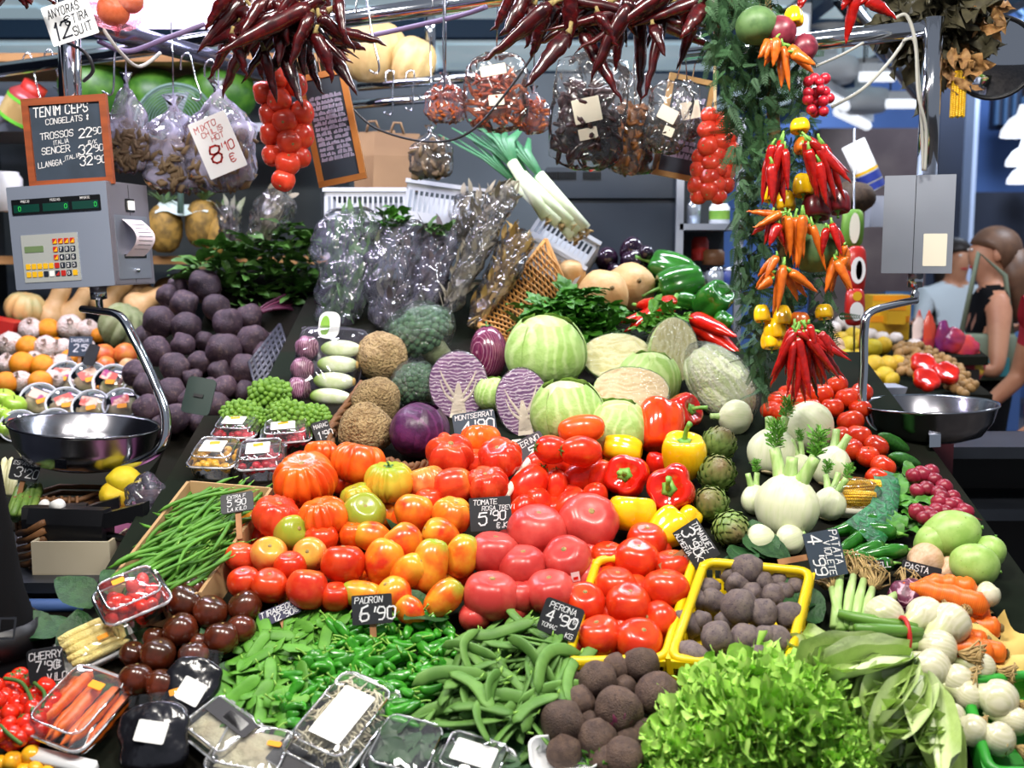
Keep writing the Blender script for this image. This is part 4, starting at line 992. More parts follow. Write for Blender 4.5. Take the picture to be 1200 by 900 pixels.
# ------------------------------------------------------------------ white onions with root tufts
@cached
def tuft_me(seed, n=44):
    rg = random.Random(seed); mb = MB()
    for i in range(n):
        a = rg.uniform(0, 6.28); s = rg.uniform(.3, 1); 
        mb.add(tube([(0, 0, 0), (.25 * s * cos(a), .25 * s * sin(a), -.35), (.6 * s * cos(a + .6), .6 * s * sin(a + .6), -.6 - .3 * rg.random()), (.6 * s * cos(a + 1.4), .7 * s * sin(a + 1.4), -.7)], [.05, .042, .034, .02], 4))
    return mb.build('root_tuft', MATS['roots'])
@cached
def onion_me(m, seed, neck=1.):
    def fn(th, ph):
        s = sin(ph) ** .9 if 0 < ph < pi else 0; z = cos(ph) * .95
        if ph < .9: z += neck * (1 - ph / .9) ** 1.3; s = max(s * .85, .2 * (ph > .01))
        return V((s * cos(th), s * sin(th), z)) * (1 + .04 * nzv((cos(th), sin(th), ph), 1.2, seed))
    return mk('onion', body(fn, 22, 18), MATS[m])
ON = [(1036, 721, 23, (-.5, -.6, .3), 0), (1085, 722, 23, (-.9, -.4, -.25), 1), (1112, 731, 25, (-.8, -.5, -.3), 1), (1100, 760, 22, (-1, -.2, .1), 1), (1092, 783, 23, (-.9, 0, .3), 1), (1121, 798, 20, (-.7, .2, .4), 1),
      (1170, 820, 24, (-.6, -.2, .3), 1), (1140, 856, 19, (-.7, .1, .4), 1), (1170, 866, 20, (-.5, .2, .6), 1), (1150, 782, 17, (-.6, .3, .4), 1), (1157, 697, 15, (0, .3, 1), 0), (1135, 815, 18, (-.5, .2, .5), 1), (1190, 845, 17, (-.4, .3, .5), 1), (1115, 840, 17, (-.8, 0, .2), 1)]
for i, (px, py, r, d, nk) in enumerate(ON):
    if i > 2 and nk: d = (-.85, .42, .08 + .1 * (i % 3))
    prod('white_onion', onion_me('onion', i % 4, 1.2 if nk else .1), px, py, r, 'fresh white onion with hairy roots in the right front heap', 'onion', d, parts=[('root_tuft', tuft_me(i % 4), T4((0, 0, -.92)) @ S4(1.5 if nk and i > 2 else .6))], group=None, key='white onions in the right front heap', lift=.02)
for px, py, r, lb in ((1085, 657, 21, 'pinkish white onion with dry skin above the carrots'), (1113, 668, 16, 'small pinkish onion between the carrots and green chayote')):
    prod('onion', onion_me('onion_brown', 2, .25), px, py, r, lb, 'onion', (-.7, -.5, -.1), parts=[('root_tuft', tuft_me(1, 12), T4((0, 0, -.92)) @ S4(.3))])
# bunch of green onion tops tied with a red band, and leek-like stalks
p0, p1 = S(1062, 745, .06), S(985, 752, .05)
o = thing('onion_bunch', 'tied green onion tops with a red rubber band', 'onion bunch', tuple(p0)); o.location = p0
mat('onion_green', '5d8a34', '46732a', ns=3, rough=.4, rnd=.15)
for i in range(10):
    j = V((0, rnd(-.02, .02), rnd(-.018, .018)))
    st = obj('green_stalk', mk('green_stalk', tube([j * .6 + V((.02, 0, 0)), j * .8, (p1 - p0) * .5 + j * 1.4, (p1 - p0) * rnd(.85, 1.05) + j * 2.2], [.007, .009, .011, .007], 8), MATS['onion_green' if i % 3 else 'fennel_stalk']), o)
mat('rubber_red', 'b8241c', rough=.5)
obj('rubber_band', mk('rubber_band', tube([V((-.004, .026 * cos(a), .028 * sin(a))) for a in [i * pi / 8 for i in range(17)]], .004, 6), MATS['rubber_red']), o)
for i, (px, py, px2, py2) in enumerate(((978, 735, 985, 672), (990, 735, 1000, 675), (1000, 738, 1012, 680), (1012, 735, 1022, 690), (1018, 735, 1055, 693), (985, 738, 975, 690))):
    a, b = S(px, py, .045), S(px2, py2, .04); o = thing('spring_onion', 'thin pale spring onion in the bunch beside the dark leaves', 'spring onion', tuple(a), group='pale spring onions by the violet potato tag')
    obj('stalk', mk('stalk', tube([(0, 0, 0), (b - a) * .5 + V((0, 0, .01)), b - a], [.008, .008, .006], 8), MATS['fennel_stalk']), o)
    obj('root_tuft', tuft_me(i % 4), o, T4(b - a) @ aim((a - b)) @ S4(.045))
mat('radicchio', '4a1430', '6a2844', ns=3, rough=.4, wave=('c89aac', 1.2, 5, .8, 1.))
prod('radicchio', round_me('radicchio', 'radicchio', 1.15, 4, .12, 2), 1062, 700, 20, 'dark purple radicchio under the carrot tips', 'radicchio', (.5, .2, .5))
prod('radicchio', round_me('radicchio', 'radicchio', 1.1, 7, .12, 2), 1040, 715, 15, 'purple onion skin piece behind the roundest white onion', 'radicchio', (.5, .2, .5), lift=-.01)
# ------------------------------------------------------------------ carrots
@cached
def carrot_me(seed):
    rg = random.Random(seed); k = 16; pts = [(rg.uniform(-.02, .02), rg.uniform(-.02, .02), 1 - 2 * i / k) for i in range(k + 1)]
    rad = [.02 if i == 0 else .24 * (1 - .012 * i) * (1 + rg.uniform(-.04, .04)) * (1 if i < 13 else (1 - (i - 12) * .23)) for i in range(k + 1)]
    rad[1] = .18
    return mk('carrot', tube(pts, rad, 14), MATS['carrot'])
for a, b, w_, lb, h in (((1058, 684), (1160, 712), 30, 'long carrot on top of the carrot stack', .06), ((1075, 680), (1146, 690), 26, 'carrot behind the top one', .05), ((1100, 722), (1160, 718), 26, 'carrot under the top one beside the onions', .035), ((1068, 712), (1158, 706), 22, 'carrot in shadow beneath the top carrot', .025)):
    p, q = S(*a, h), S(*b, h); o = tag(obj('carrot', carrot_me(len(lb) % 3), None, T4((p + q) / 2) @ aim(q - p) @ S4(w_ * mpp(p) * 2, w_ * mpp(p) * 2, (q - p).length / 2)), lb, 'carrot')
for i, (px, py, r, d) in enumerate(((1142, 736, 15, (.5, -.9, .2)), (1160, 730, 14, (.6, -.8, .3)), (1172, 736, 13, (.9, -.5, .1)), (1157, 750, 13, (.8, -.6, .1)), (1139, 756, 16, (.4, -.9, .1)), (1164, 765, 14, (1, -.25, -.05)), (1178, 766, 13, (1, -.3, -.1)))):
    p = S(px, py, .035); k = r * mpp(p) / .24
    o = tag(obj('carrot', carrot_me(i % 3), None, T4(p - V(d).normalized() * k * .55) @ aim(d) @ S4(k, k, k * .6)), None, 'carrot')
    obj('crown_end', mk('crown_end', lathe([(0, 1.06), (.06, 1.05), (.1, 1.0), (.12, .96)], 8), MATS['squash_stem']), o); ordinal('carrots lying end on', o, px, 'carrot lying end on beside the white onions')
# ------------------------------------------------------------------ chayotes, radishes, corn, right tomatoes
for px, py, r, sq, d, lb in ((1115, 626, 28, 1.2, (.8, -.3, .3), 'largest pale green chayote with brown specks'), (1092, 636, 20, 1.1, (.5, -.3, .6), 'small chayote in shadow behind the largest'), (1158, 648, 19, 1.15, (.4, 0, 1), 'pale green chayote at the right edge of the stall'), (1142, 662, 25, 1.15, (.8, -.2, -.2), 'front pale green chayote above the carrots')):
    prod('chayote', round_me('chayote', 'chayote', sq, int(px) % 5, .04, 1.2, .0, 6, 28, 16), px, py, r, lb, 'chayote', d, parts=[('stem', stem_me('p_stem', .14, .08, .03, 0), T4((0, 0, sq * .93)) )], lift=.01)
rad_leaf = [leaf_me('radish_leaf', 'parsley', 1, .3, .3, .1, s, .08) for s in range(3)]
rb = thing('radish_leaves', 'green radish leaves under the pink radish bunch', 'radish leaves', tuple(S(1060, 570, .02)))
for i, (px, py) in enumerate(fill([(1045, 550), (1085, 555), (1100, 590), (1080, 640), (1050, 630), (1040, 590)], 40, 4, 5)):
    obj('radish_leaf', rad_leaf[i % 3], rb, T4(-rb.location) @ lay(px, py, rnd(0, 360), rnd(.02, .04), rollx=rnd(-40, 40)) @ S4(rnd(.04, .07)))
RD = [(1071, 558), (1081, 556), (1091, 553), (1095, 562), (1075, 575), (1086, 573), (1100, 578), (1107, 570), (1104, 583), (1075, 600), (1088, 602), (1101, 589), (1113, 592), (1098, 598), (1108, 600), (1120, 590), (1131, 599), (1123, 605), (1082, 607), (1094, 607), (1117, 582), (1128, 610)]
for i, (px, py) in enumerate(RD):
    prod('radish', round_me('radish', 'radish', 1.1, i % 3, .05, 1.2, n=14, mm=9), px, py, rnd(8, 10), 'small crimson radish in the bunch', 'radish', (-.6, .3, .4), key='g:crimson radishes', parts=[('root_tail', mk('root_tail', tube([(0, 0, -.95), (.1, 0, -1.5), (.3, .1, -2.2)], [.16, .06, .02], 5), MATS['radish']))] , lift=.035)
RT = [(962, 462, 15), (980, 452, 14), (994, 467, 16), (975, 478, 14), (997, 494, 16), (1008, 479, 13), (1006, 512, 16), (997, 527, 15), (1027, 523, 15), (1017, 535, 14), (1035, 547, 15), (1028, 560, 14), (985, 512, 14), (912, 470, 13), (903, 480, 12), (916, 484, 13), (925, 462, 14), (937, 470, 13), (950, 478, 13), (945, 458, 13), (931, 484, 12), (1010, 460, 13)]
for i, (px, py, r) in enumerate(RT):
    prod('tomato', tomato_me('t_red', 3, .03, .86, 110 + i % 3, .12, n=24, mm=12), px, py, r, 'round red tomato behind the fennel', 'tomato', (rnd(-.5, .5), rnd(-.5, .3), 1), parts=[cal] if i % 2 else [scar(.86, .12)], key='g:red tomatoes behind the fennel', lift=.01)
@cached
def corn_me():
    rows = 14; def_r = .36; mb = MB(); mb.add(tube([(0, 0, -1), (0, 0, 1)], .3, 12))
    k = body(lambda t, p: (sin(p) * .5 * cos(t), sin(p) * .5 * sin(t), cos(p) * .5), 6, 4)
    for r in range(rows):
        a = 2 * pi * r / rows
        for j in range(22):
            z = -1 + j / 11 + (.04 if r % 2 else 0); mb.add(k, R4(a, 4, 'Z') @ T4((def_r * (1 - .25 * max(0, z) ** 3), 0, z)) @ S4(.14, .17, .1))
    return mb.build('corn_cob', MATS['corn'])
for px, py, L, lb, d in ((1008, 572, 24, 'yellow corn cob on top of the wrapped pair', (1, -.25, .15)), (1002, 584, 24, 'yellow corn cob in front of the pair', (1, -.3, .05)), (985, 590, 13, 'short corn cob end under the pair', (.9, -.4, -.1))):
    prod('corn_cob', corn_me(), px, py, L, lb, 'corn', d, sc=(.95, .95, 1.), lift=-.005 if L > 20 else 0)
p = S(1002, 582, .03); k = mpp(p)
tr = tag(obj('foam_tray', mk('foam_tray', loft([[V((x * s, y * s, z)) for x, y in rrect(66 * k, 40 * k, 10 * k)] for s, z in ((.86, -.012), (1, .012), (.96, .012), (.84, -.008))], True, True), MATS['paper_cream']), None, lay(1000, 592, -6, .02)), 'small cream tray under the corn cobs', 'tray')
obj('cling_film', mk('cling_film', body(lambda t, ph: (sin(ph) ** .7 * 33 * k * cos(t), sin(ph) ** .7 * 20 * k * sin(t), .012 + max(0, cos(ph)) * .045), 20, 10), FILM), tr)
# dark green long peppers in the shadow under the radishes
for i, (px, py, a, L) in enumerate(((1030, 610, 10, .12), (1050, 625, -8, .12), (1035, 640, 15, .11), (1062, 645, 20, .1), (1015, 625, 30, .1), (1020, 655, 0, .1), (1045, 660, 10, .1))):
    o = tag(obj('long_green_pepper', chilli_me('p_green', i % 4, 5, .8, .06, .6), None, lay(px, py, a, .035) @ R4(pi / 2, 4, 'Y') @ T4((0, 0, 0)) @ S4(L / 5)), 'dark green long pepper in the shade under the radishes', 'pepper', 'long green peppers under the radishes')
    obj('stem', chilli_stem_me('p_stem'), o)
# courgettes and green plastic net over the crate corner
mat('courgette', '3c7a2c', '2c6420', ns=3, rough=.4)
for px, py, d, lb in ((1060, 540, (.8, .5, -.3), 'dark green courgette beside the radishes'), (1048, 520, (.7, .4, -.4), 'dark green courgette end by the scale pan')):
    prod('courgette', round_me('courgette', 'courgette', 3.2, 3, .03), px, py, 9, lb, 'courgette', d)
net = film('green_mesh', '1f8e5a', .7, .5, .3, 60, .1, '0a7a3e')
pts = [[S(px, py, h) for px, py, h in row] for row in (((1022, 548, .05), (1040, 552, .05), (1052, 556, .045), (1056, 560, .04)), ((1026, 570, .055), (1042, 575, .055), (1050, 580, .045), (1054, 585, .04)), ((1020, 590, .055), (1036, 598, .05), (1046, 605, .045), (1050, 612, .035)), ((990, 612, .06), (1006, 622, .05), (1022, 640, .04), (1030, 650, .03)))]
tag(obj('green_net', mk('green_net', ([p for r in pts for p in r], [(j * 4 + i, j * 4 + i + 1, j * 4 + 5 + i, j * 4 + 4 + i) for j in range(3) for i in range(3)]), net)), 'green plastic net draped between the corn and radishes', 'net')
mat('paper_yellow', 'd8c070', 'ccb060', ns=4, rough=.8)
for i, (px, py, a) in enumerate(((1178, 762, 20), (1190, 800, 60))):
    tag(obj('yellow_paper', mk('yellow_paper', sheet(lambda u, v: ((u - .5) * .09, (v - .5) * .12, .02 * sin(u * 7 + i) * v + .012 * sin(v * 9 + u * 4)), 12, 12), MATS['paper_yellow']), None, lay(px, py, a, .02)), ['crumpled yellow paper beside the carrot ends', 'crumpled yellow paper at right above the green crate'][i], 'paper')
# green crate corner at the lower right
crate('green_crate', 'bright green plastic crate corner at the lower right', 'crate', [(1130, 800), (1215, 790), (1230, 905), (1160, 905)], .045, 'green_plastic')
# ------------------------------------------------------------------ cabbages
@cached
def cabbage_me(m, seed, sq=.9): return round_me('cabbage', m, sq, seed, .04, 1.2, .008, 6, 32, 18)
@cached
def wrap_leaf_me(m, seed):
    """outer leaf that hugs a unit ball: patch with a wavy free edge"""
    rg = random.Random(seed)
    def fn(u, v):
        a = (u - .5) * 2.3 * (1 - .25 * (v - .5) ** 2); e = -.9 + v * 2.0
        r = 1.035 + .02 * sin(u * 17 + seed) * v + (.07 * v ** 6) + .015 * abs(sin(u * 9)) * v
        return (r * cos(e) * sin(a), -r * cos(e) * cos(a), r * .9 * sin(e))
    return mk('outer_leaf', sheet(fn, 16, 14), MATS[m])
def cabbage(px, py, r, m, lb, d=(0, -.2, 1), roll=None, lm='cabbage_leaf', n=3, sq=.9, k=1.1, lift=0.):
    P = [('outer_leaf', wrap_leaf_me(lm, i), R4(i * 2.1, 4, 'Z') @ R4(.12 * i, 4, 'X') @ S4(1 + .012 * i)) for i in range(n)]
    return prod('cabbage', cabbage_me(m, px % 5, sq), px, py, r, lb, 'cabbage', d, roll=roll, parts=P, k=k, lift=lift)
def halved(px, py, r, mo, mc, lb, n, sc=(1, 1, 1), core=None, filmy=True, roll=0, k=1.0, name='halved_cabbage', lift=0.):
    """half ball with its cut face towards n (local +Z)"""
    p, s = Sr(px, py, r, MAIN, k, lift); Mx = T4(p) @ aim(n) @ R4(R(roll), 4, 'Z') @ S4(s * sc[0], s * sc[1], s * sc[2])
    rings = [[V((q * cos(t) * (1 + .03 * sin(3 * t)), q * sin(t), z)) for t in [2 * pi * i / 36 for i in range(36)]] for q, z in ((.2, -.93), (.55, -.76), (.82, -.5), (.96, -.2), (1, 0), (.985, .02))]
    o = tag(obj(name, mk(name, loft(rings, True, True), MATS[mo]), None, Mx), lb, 'cabbage')
    obj('cut_face', mk('cut_face', lathe([(.0, .045), (.5, .042), (.9, .035), (.985, .02)], 36, lambda t, z: 1 + .02 * sin(3 * t)), MATS[mc]), o)
    if core:
        out = [(-.3, -.97), (.3, -.97), (.17, -.35), (.05, .05), (-.05, .05), (-.17, -.35)]
        obj('core', mk('core', slab(out, .03, .06), MATS[core], False), o)
        rg = random.Random(px)
        for a0, b0 in ((-1, .0), (1, .0), (-1, .35), (1, .35)):       # pale ribs that branch from the core
            pts = spline([(a0 * .15, -.5 + b0 * .5, .05), (a0 * .45, -.25 + b0, .055), (a0 * .62, .15 + b0 * .8, .05)], 4)
            obj('rib', mk('rib', tube(pts, [.06 - .045 * i / (len(pts) - 1) for i in range(len(pts))], 6, (1, .4)), MATS[core]), o)
    if filmy: obj('cling_film', mk('cling_film', body(lambda t, q: (sin(q) ** .8 * 1.04 * cos(t), sin(q) ** .8 * 1.04 * sin(t), cos(q) * (.1 if cos(q) > 0 else 1.0)), 24, 14), FILM), o)
    return o
cabbage(640, 413, 46, 'cabbage', 'big round green cabbage left of the cut ones', (.1, -.3, 1), 0, sq=.95)
cabbage(665, 484, 42, 'cabbage_pale', 'pale cabbage low behind the plum tomatoes', (0, -.2, 1), 20)
cabbage(722, 503, 38, 'cabbage', 'green cabbage low behind the yellow peppers', (.1, -.1, 1), 40, k=.9)
cabbage(578, 462, 22, 'cabbage', 'small green cabbage between the two red halves', (0, 0, 1), 10)
cabbage(760, 445, 36, 'cabbage', 'green cabbage hidden behind the brown-cut half', (.1, 0, 1), 80, k=.8)
halved(722, 417, 40, 'cabbage', 'cabbage_cut', 'halved pale cabbage, cut face up left of the oval one', (-.15, -.75, .7), (1, .85, .75))
halved(790, 411, 38, 'cabbage', 'cabbage_cut', 'halved cabbage with oval yellowish cut face to the right', (.4, -.9, .25), (1.05, .85, .9), roll=70, lift=.02)
halved(740, 458, 44, 'cabbage', 'cabbage_cut_brown', 'halved cabbage with brownish cut face in cling film', (.0, -.75, .66), (1, .78, .7), lift=.02)
halved(537, 451, 36, 'redcab_outer', 'redcab_cut', 'left halved red cabbage showing white core', (.05, -1, .2), (.95, 1.1, .6), 'redcab_core', roll=0)
halved(612, 471, 35, 'redcab_outer', 'redcab_cut', 'right halved red cabbage showing white core', (-.1, -1, .25), (.88, 1.15, .6), 'redcab_core', roll=8)
cabbage(491, 505, 35, 'redcab', 'whole dark purple cabbage right of the celeriac', (.2, -.1, 1), 0, 'redcab', 2)
# napa cabbage
np_ = prod('napa_cabbage', round_me('napa_cabbage', 'napa', 1.5, 3, .04, 1.2, .02, 5, 30, 18), 844, 450, 33, 'white-ribbed napa cabbage wrapped in film', 'cabbage', (-.6, .25, .8), k=1.0)
nl = [mk('napa_leaf', sheet(lambda u, v, s=s: ((1.04 + .03 * v + .02 * sin(u * 14 + s)) * sin(.15 + v * 2.5) * sin((u - .5) * 1.8), -(1.04 + .03 * v) * sin(.15 + v * 2.5) * cos((u - .5) * 1.8), -1.55 + 1.55 * (1 - cos(.15 + v * 2.5)) * 1.02), 8, 12), MATS['napa']) for s in range(2)]
for i in range(5): obj('napa_leaf', nl[i % 2], np_, R4(i * 1.26, 4, 'Z'))
obj('cling_film', round_me('cling_film', 'cling_film', 1.52, 3, .06, 1.6) if MATS.setdefault('cling_film', FILM) else None, np_, S4(1.09))
# ------------------------------------------------------------------ celeriac, broccoli, aubergines
for px, py, r, lb in ((447, 418, 31, 'brown celeriac at the top beside the wrapped broccoli'), (442, 468, 28, 'brown celeriac behind the front one'), (428, 503, 32, 'front brown celeriac left of the purple cabbage')):
    prod('celeriac', round_me('celeriac', 'celeriac', .93, px % 7, .06, 1.4, .025, 7, 36, 20), px, py, r, lb, 'celeriac', (rnd(-.4, .4), -.5, .8), k=1.0)
def clump(name, m, seed, n, rb, flat=.8, cone=False):
    rg = random.Random(seed); mb = MB(); ico = body(lambda t, p: (sin(p) * cos(t), sin(p) * sin(t), cos(p) * (1.25 if cone and p < 1.5 else 1)), 7, 5)
    mb.add(body(lambda t, p: (sin(p) * .88 * cos(t), sin(p) * .88 * sin(t), cos(p) * .88 * flat), 16, 10))
    for i in range(n):
        z = 1 - 1.55 * (i + .5) / n; a = i * 2.39996; s = math.sqrt(max(0, 1 - z * z)); d = V((s * cos(a), s * sin(a), z)); k = rb * rg.uniform(.75, 1.2)
        mb.add(ico, T4(V((d.x, d.y, d.z * flat)) * (.9 + rg.uniform(-.05, .06))) @ aim(d) @ S4(k))
    return mb.build(name, MATS[m])
br = [clump('broccoli_head', 'broccoli', s, 130, .15) for s in (1, 2)]
for i, (px, py, r, d, lb) in enumerate(((492, 389, 38, (-.35, -.3, .8), 'large film-wrapped broccoli with stalk to the right'), (484, 449, 26, (-.4, -.6, .6), 'smaller film-wrapped broccoli below the large one'))):
    o = prod('broccoli', br[i], px, py, r, lb, 'broccoli', d, sc=(1, 1, .85), roll=0, parts=[('stalk', mk('stalk', tube([(.15, 0, -.4), (.5, .0, -1.15)], [.45, .36], 12), MATS['broccoli_stem']))])
    obj('cling_film', round_me('cling_film', 'cling_film', .95, 5, .06, 2.), o, S4(1.13))
prod('aubergine', round_me('aubergine', 'aubergine_stripe', 1.45, 2, .02, 1.2, n=28, mm=16), 573, 413, 22, 'striped purple aubergine standing between red cabbage halves', 'aubergine', (-.1, .2, 1), k=1.3, parts=[('calyx', calyx_me('calyx_green', 5, .5, .3, .3), T4((0, 0, 1.38)))])
for i, (px, py, r, sq) in enumerate(((711, 304, 14, 1.1), (740, 293, 14, 1.2), (745, 310, 18, 1.15), (769, 318, 12, 1.2), (720, 318, 9, 1.1), (768, 306, 9, 1), (757, 296, 9, 1))):
    prod('aubergine', round_me('aubergine', 'aubergine', sq, i, .03, 1.1, n=20, mm=12), px, py, r, 'shiny black aubergine against the dark fridge', 'aubergine', (rnd(-.6, .6), -.4, .5), Y=3.25 - i * .01, key='black aubergines by the dark fridge')
# ------------------------------------------------------------------ butternuts, green and red peppers, parsley
def butternut_me(seed):
    prof = [(0, 1.75), (.3, 1.72), (.5, 1.6), (.56, 1.2), (.55, .6), (.66, .2), (.92, -.25), (1, -.6), (.9, -1.0), (.55, -1.22), (.2, -1.25), (0, -1.2)]
    v, f = lathe([(0, 1.75)] + [(p.x, p.y) for p in spline([(a, b, 0) for a, b in prof[1:-1]], 3)] + [(0, -1.2)], 22); return mk('butternut_squash', (v, f), MATS['squash'])
bnm = butternut_me(1); bns = mk('stem', tube([(0, 0, 1.7), (.03, 0, 2.0)], [.2, .16], 8), MATS['squash_stem'])
def butternut(px, py, r, lb, d, Y=None, prof=MAIN, key=None): return prod('butternut_squash', bnm, px, py, r, lb, 'squash', d, sc=(.9, .9, .9), Y=Y, prof=prof, parts=[('stem', bns)], key=key)
butternut(662, 318, 21, 'butternut squash end beside the wicker basket', (-.4, .6, .3), 3.05)
for px, py, r, Y, lb in ((706, 346, 30, 2.95, 'front pale butternut squash with stem facing viewer'), (737, 338, 30, 3.08, 'pale butternut squash behind the front one')): prod('butternut_squash', round_me('butternut_squash', 'squash', 1.15, 2, .04), px, py, r, lb, 'squash', (.25, -1, .3), Y=Y, parts=[('stem', bns, T4((0, 0, .35)) @ S4(.45))])
for i, (px, py, r, d, sc, lb, Y) in enumerate(((788, 316, 25, (-.8, .4, .3), (.8, .8, 1.25), 'long dark green pepper topmost of the pile', 3.0), (795, 332, 26, (-.9, -.1, -.25), (.8, .8, 1.2), 'dark green pepper below the topmost', 2.9), (835, 352, 22, (.4, -.5, .5), (.95, .95, 1.1), 'square dark green pepper at right of the pile', 2.85), (806, 353, 14, (-.8, .2, .2), (.8, .8, 1.1), 'green pepper squeezed below the pile', 2.8), (846, 378, 12, (.3, -.3, .5), (1, 1, 1.1), 'small green pepper beside the red long ones', 2.75))):
    bell(px, py, r, 'p_green', d, lb, sc, stem=i < 2, seed=20 + i)
LRP = [((787, 352), (722, 385), 13), ((786, 362), (735, 380), 11), ((770, 360), (745, 392), 10), ((812, 372), (856, 390), 12), ((815, 380), (866, 420), 13), ((820, 398), (868, 425), 10), ((750, 358), (790, 362), 9)]
for i, (a, b, r) in enumerate(LRP):
    p, q = at(*a, 2.85), at(*b, 2.72); k = r * mpp(p) / .55
    o = tag(obj('long_red_pepper', chilli_me('p_red', 30 + i, 5, .55, .08, .5), None, T4(p) @ aim(p - q) @ S4(k, k, (q - p).length / 5)), None, 'pepper'); obj('stem', chilli_stem_me('p_stem', .8, .14), o)
    ordinal('long red peppers behind the cabbages', o, (a[0] + b[0]) / 2, 'long glossy red pepper behind the cabbages')
def leafbunch(name, label, cat, pts, me_list, Lr, stemmat=None, Yf=None, prof=MAIN, h=(.02, .07), up=.5, seed=1):
    rg = random.Random(seed); base = None; o = None
    for i, (px, py) in enumerate(pts):
        p = S(px, py, rg.uniform(*h), prof) if Yf is None else at(px, py, Yf + rg.uniform(-.06, .06))
        if o is None: o = thing(name, label, cat, tuple(p)); base = p
        d = V((rg.uniform(-1, 1), rg.uniform(-1, .2), rg.uniform(-.3, 1) * up + .1))
        L = rg.uniform(*Lr); q = d.to_track_quat('Y', 'Z').to_matrix().to_4x4() @ R4(rg.uniform(-.7, .7), 4, 'Y')
        obj('leaf', me_list[i % len(me_list)], o, T4(p - base) @ q @ S4(L))
    return o
def lobed_me(m, seed):
    mb = MB(); L = leaf_me('l', m, 1, .28, .25, .1, seed, .05, 4, 6); a = vf(L)
    mb.add(a); mb.add(a, T4((0, .25, 0)) @ R4(.9, 4, 'Z') @ S4(.62)); mb.add(a, T4((0, .25, 0)) @ R4(-.9, 4, 'Z') @ S4(.62)); mb.add(tube([(0, -.5, 0), (0, .3, 0)], .03, 5))
    return mb.build('leaf', MATS[m])
pl = [lobed_me('parsley', s) for s in range(3)]; cl = [lobed_me('celery_leaf', s) for s in range(2)]
leafbunch('parsley_bunch', 'dark green leafy parsley bunch behind the round cabbage', 'parsley', fill([(605, 375), (650, 345), (690, 342), (725, 375), (715, 400), (690, 420), (665, 385), (610, 390)], 150, 4, 3), pl, (.045, .075), Yf=2.72)
leafbunch('celery_leaves', 'bright celery leaves between the red peppers', 'celery', fill([(742, 380), (775, 358), (800, 370), (790, 385), (760, 392)], 34, 6, 4), cl, (.04, .06), Yf=2.68)
# ------------------------------------------------------------------ left of the cabbages: trays, romanesco, baskets
rom = [clump('romanesco', 'romanesco', s, 90, .17, .7, True) for s in (4, 5, 6)]
for i, (px, py, r, lb) in enumerate(((316, 462, 24, 'large bright green romanesco at the top'), (282, 486, 22, 'romanesco at the left next to the beetroots'), (338, 488, 24, 'romanesco in the middle by the endive tray'), (368, 490, 20, 'romanesco at the right beside the wicker edge'), (300, 492, 18, 'romanesco in front above the berry boxes'))):
    prod('romanesco', rom[i % 3], px, py, r, lb, 'romanesco', (rnd(-.2, .2), -.3, 1))
mat('endive', 'e3e8d2', 'd4dfb4', ns=1.5, rough=.35, grad=('8fb54a', -.5, -1.7, .2), coat=.2)
mat('endive_cut', 'c9a868', rough=.6)
mat('radic_wrap', '6a2c50', '8a5a78', ns=3, rough=.3, wave=('c8a0b4', 2, 4, .7, 1.))
tp = S(381, 425, .075); k = mpp(tp)
mat('tray_dark', '2a2438', rough=.3)
TR = facing(tp + V((0, .05, -.02)), -4, 38, -3)
et = tag(obj('endive_tray', mk('endive_tray', loft([[V((x * s, y * s, z)) for x, y in rrect(84 * k, 108 * k, 12 * k)] for s, z in ((.9, -.015), (1, .015), (.96, .015), (.88, -.008))]), MATS['tray_dark']), None, TR), 'dark film-wrapped tray of endives and purple radicchio', 'tray')
en = mk('endive', body(lambda t, p: (sin(p) ** .9 * cos(t), sin(p) ** .9 * sin(t) * .8, cos(p) * 2.0), 16, 12) , MATS['endive'])
ec = mk('root_cut', lathe([(0, 2.02), (.3, 2.0), (.42, 1.88)], 12), MATS['endive_cut'])
for i, y in enumerate((20, -2, -25, -47)):
    o = tag(obj('endive', en, None, TR @ T4((14 * k, y * k, 14 * k)) @ R4(R(90 + rnd(-6, 6)), 4, 'Y') @ S4(12.5 * k)), None, 'endive'); obj('root_cut', ec, o)
    ordinal('v:endives in the wrapped tray', o, -y, 'white endive with green tip in the wrapped tray')
for i, (x, y) in enumerate(((-28, 20), (-27, -10), (-26, -38))):
    o = tag(obj('radicchio', round_me('radicchio', 'radic_wrap', 1.2, i, .08, 2), None, TR @ T4((x * k, y * k, 12 * k)) @ S4(14 * k)), None, 'radicchio'); ordinal('v:radicchio in the wrapped tray', o, -y, 'purple radicchio in the wrapped tray')
obj('cling_film', mk('cling_film', sheet(lambda u, v: ((u - .5) * 84 * k, (v - .5) * 108 * k, (.014 + 26 * k * (sin(pi * u) * sin(pi * v)) ** .35)), 16, 18), FILM), et)
mat('label_leaf', '78a832', rough=.7)
lbm = obj('label', mk('label', slab(rrect(26 * k, 34 * k, 10 * k), 0, .001), MATS['paper_white'], False), et, T4((-8 * k, 56 * k, 10 * k)) @ R4(.3, 4, 'X'))
obj('leaf_print', mk('leaf_print', slab([(6 * k * sin(t), 13 * k * cos(t)) for t in [i * pi / 8 for i in range(16)]], .001, .0015), MATS['label_leaf'], False), lbm, T4((-5 * k, -1 * k, 0)))
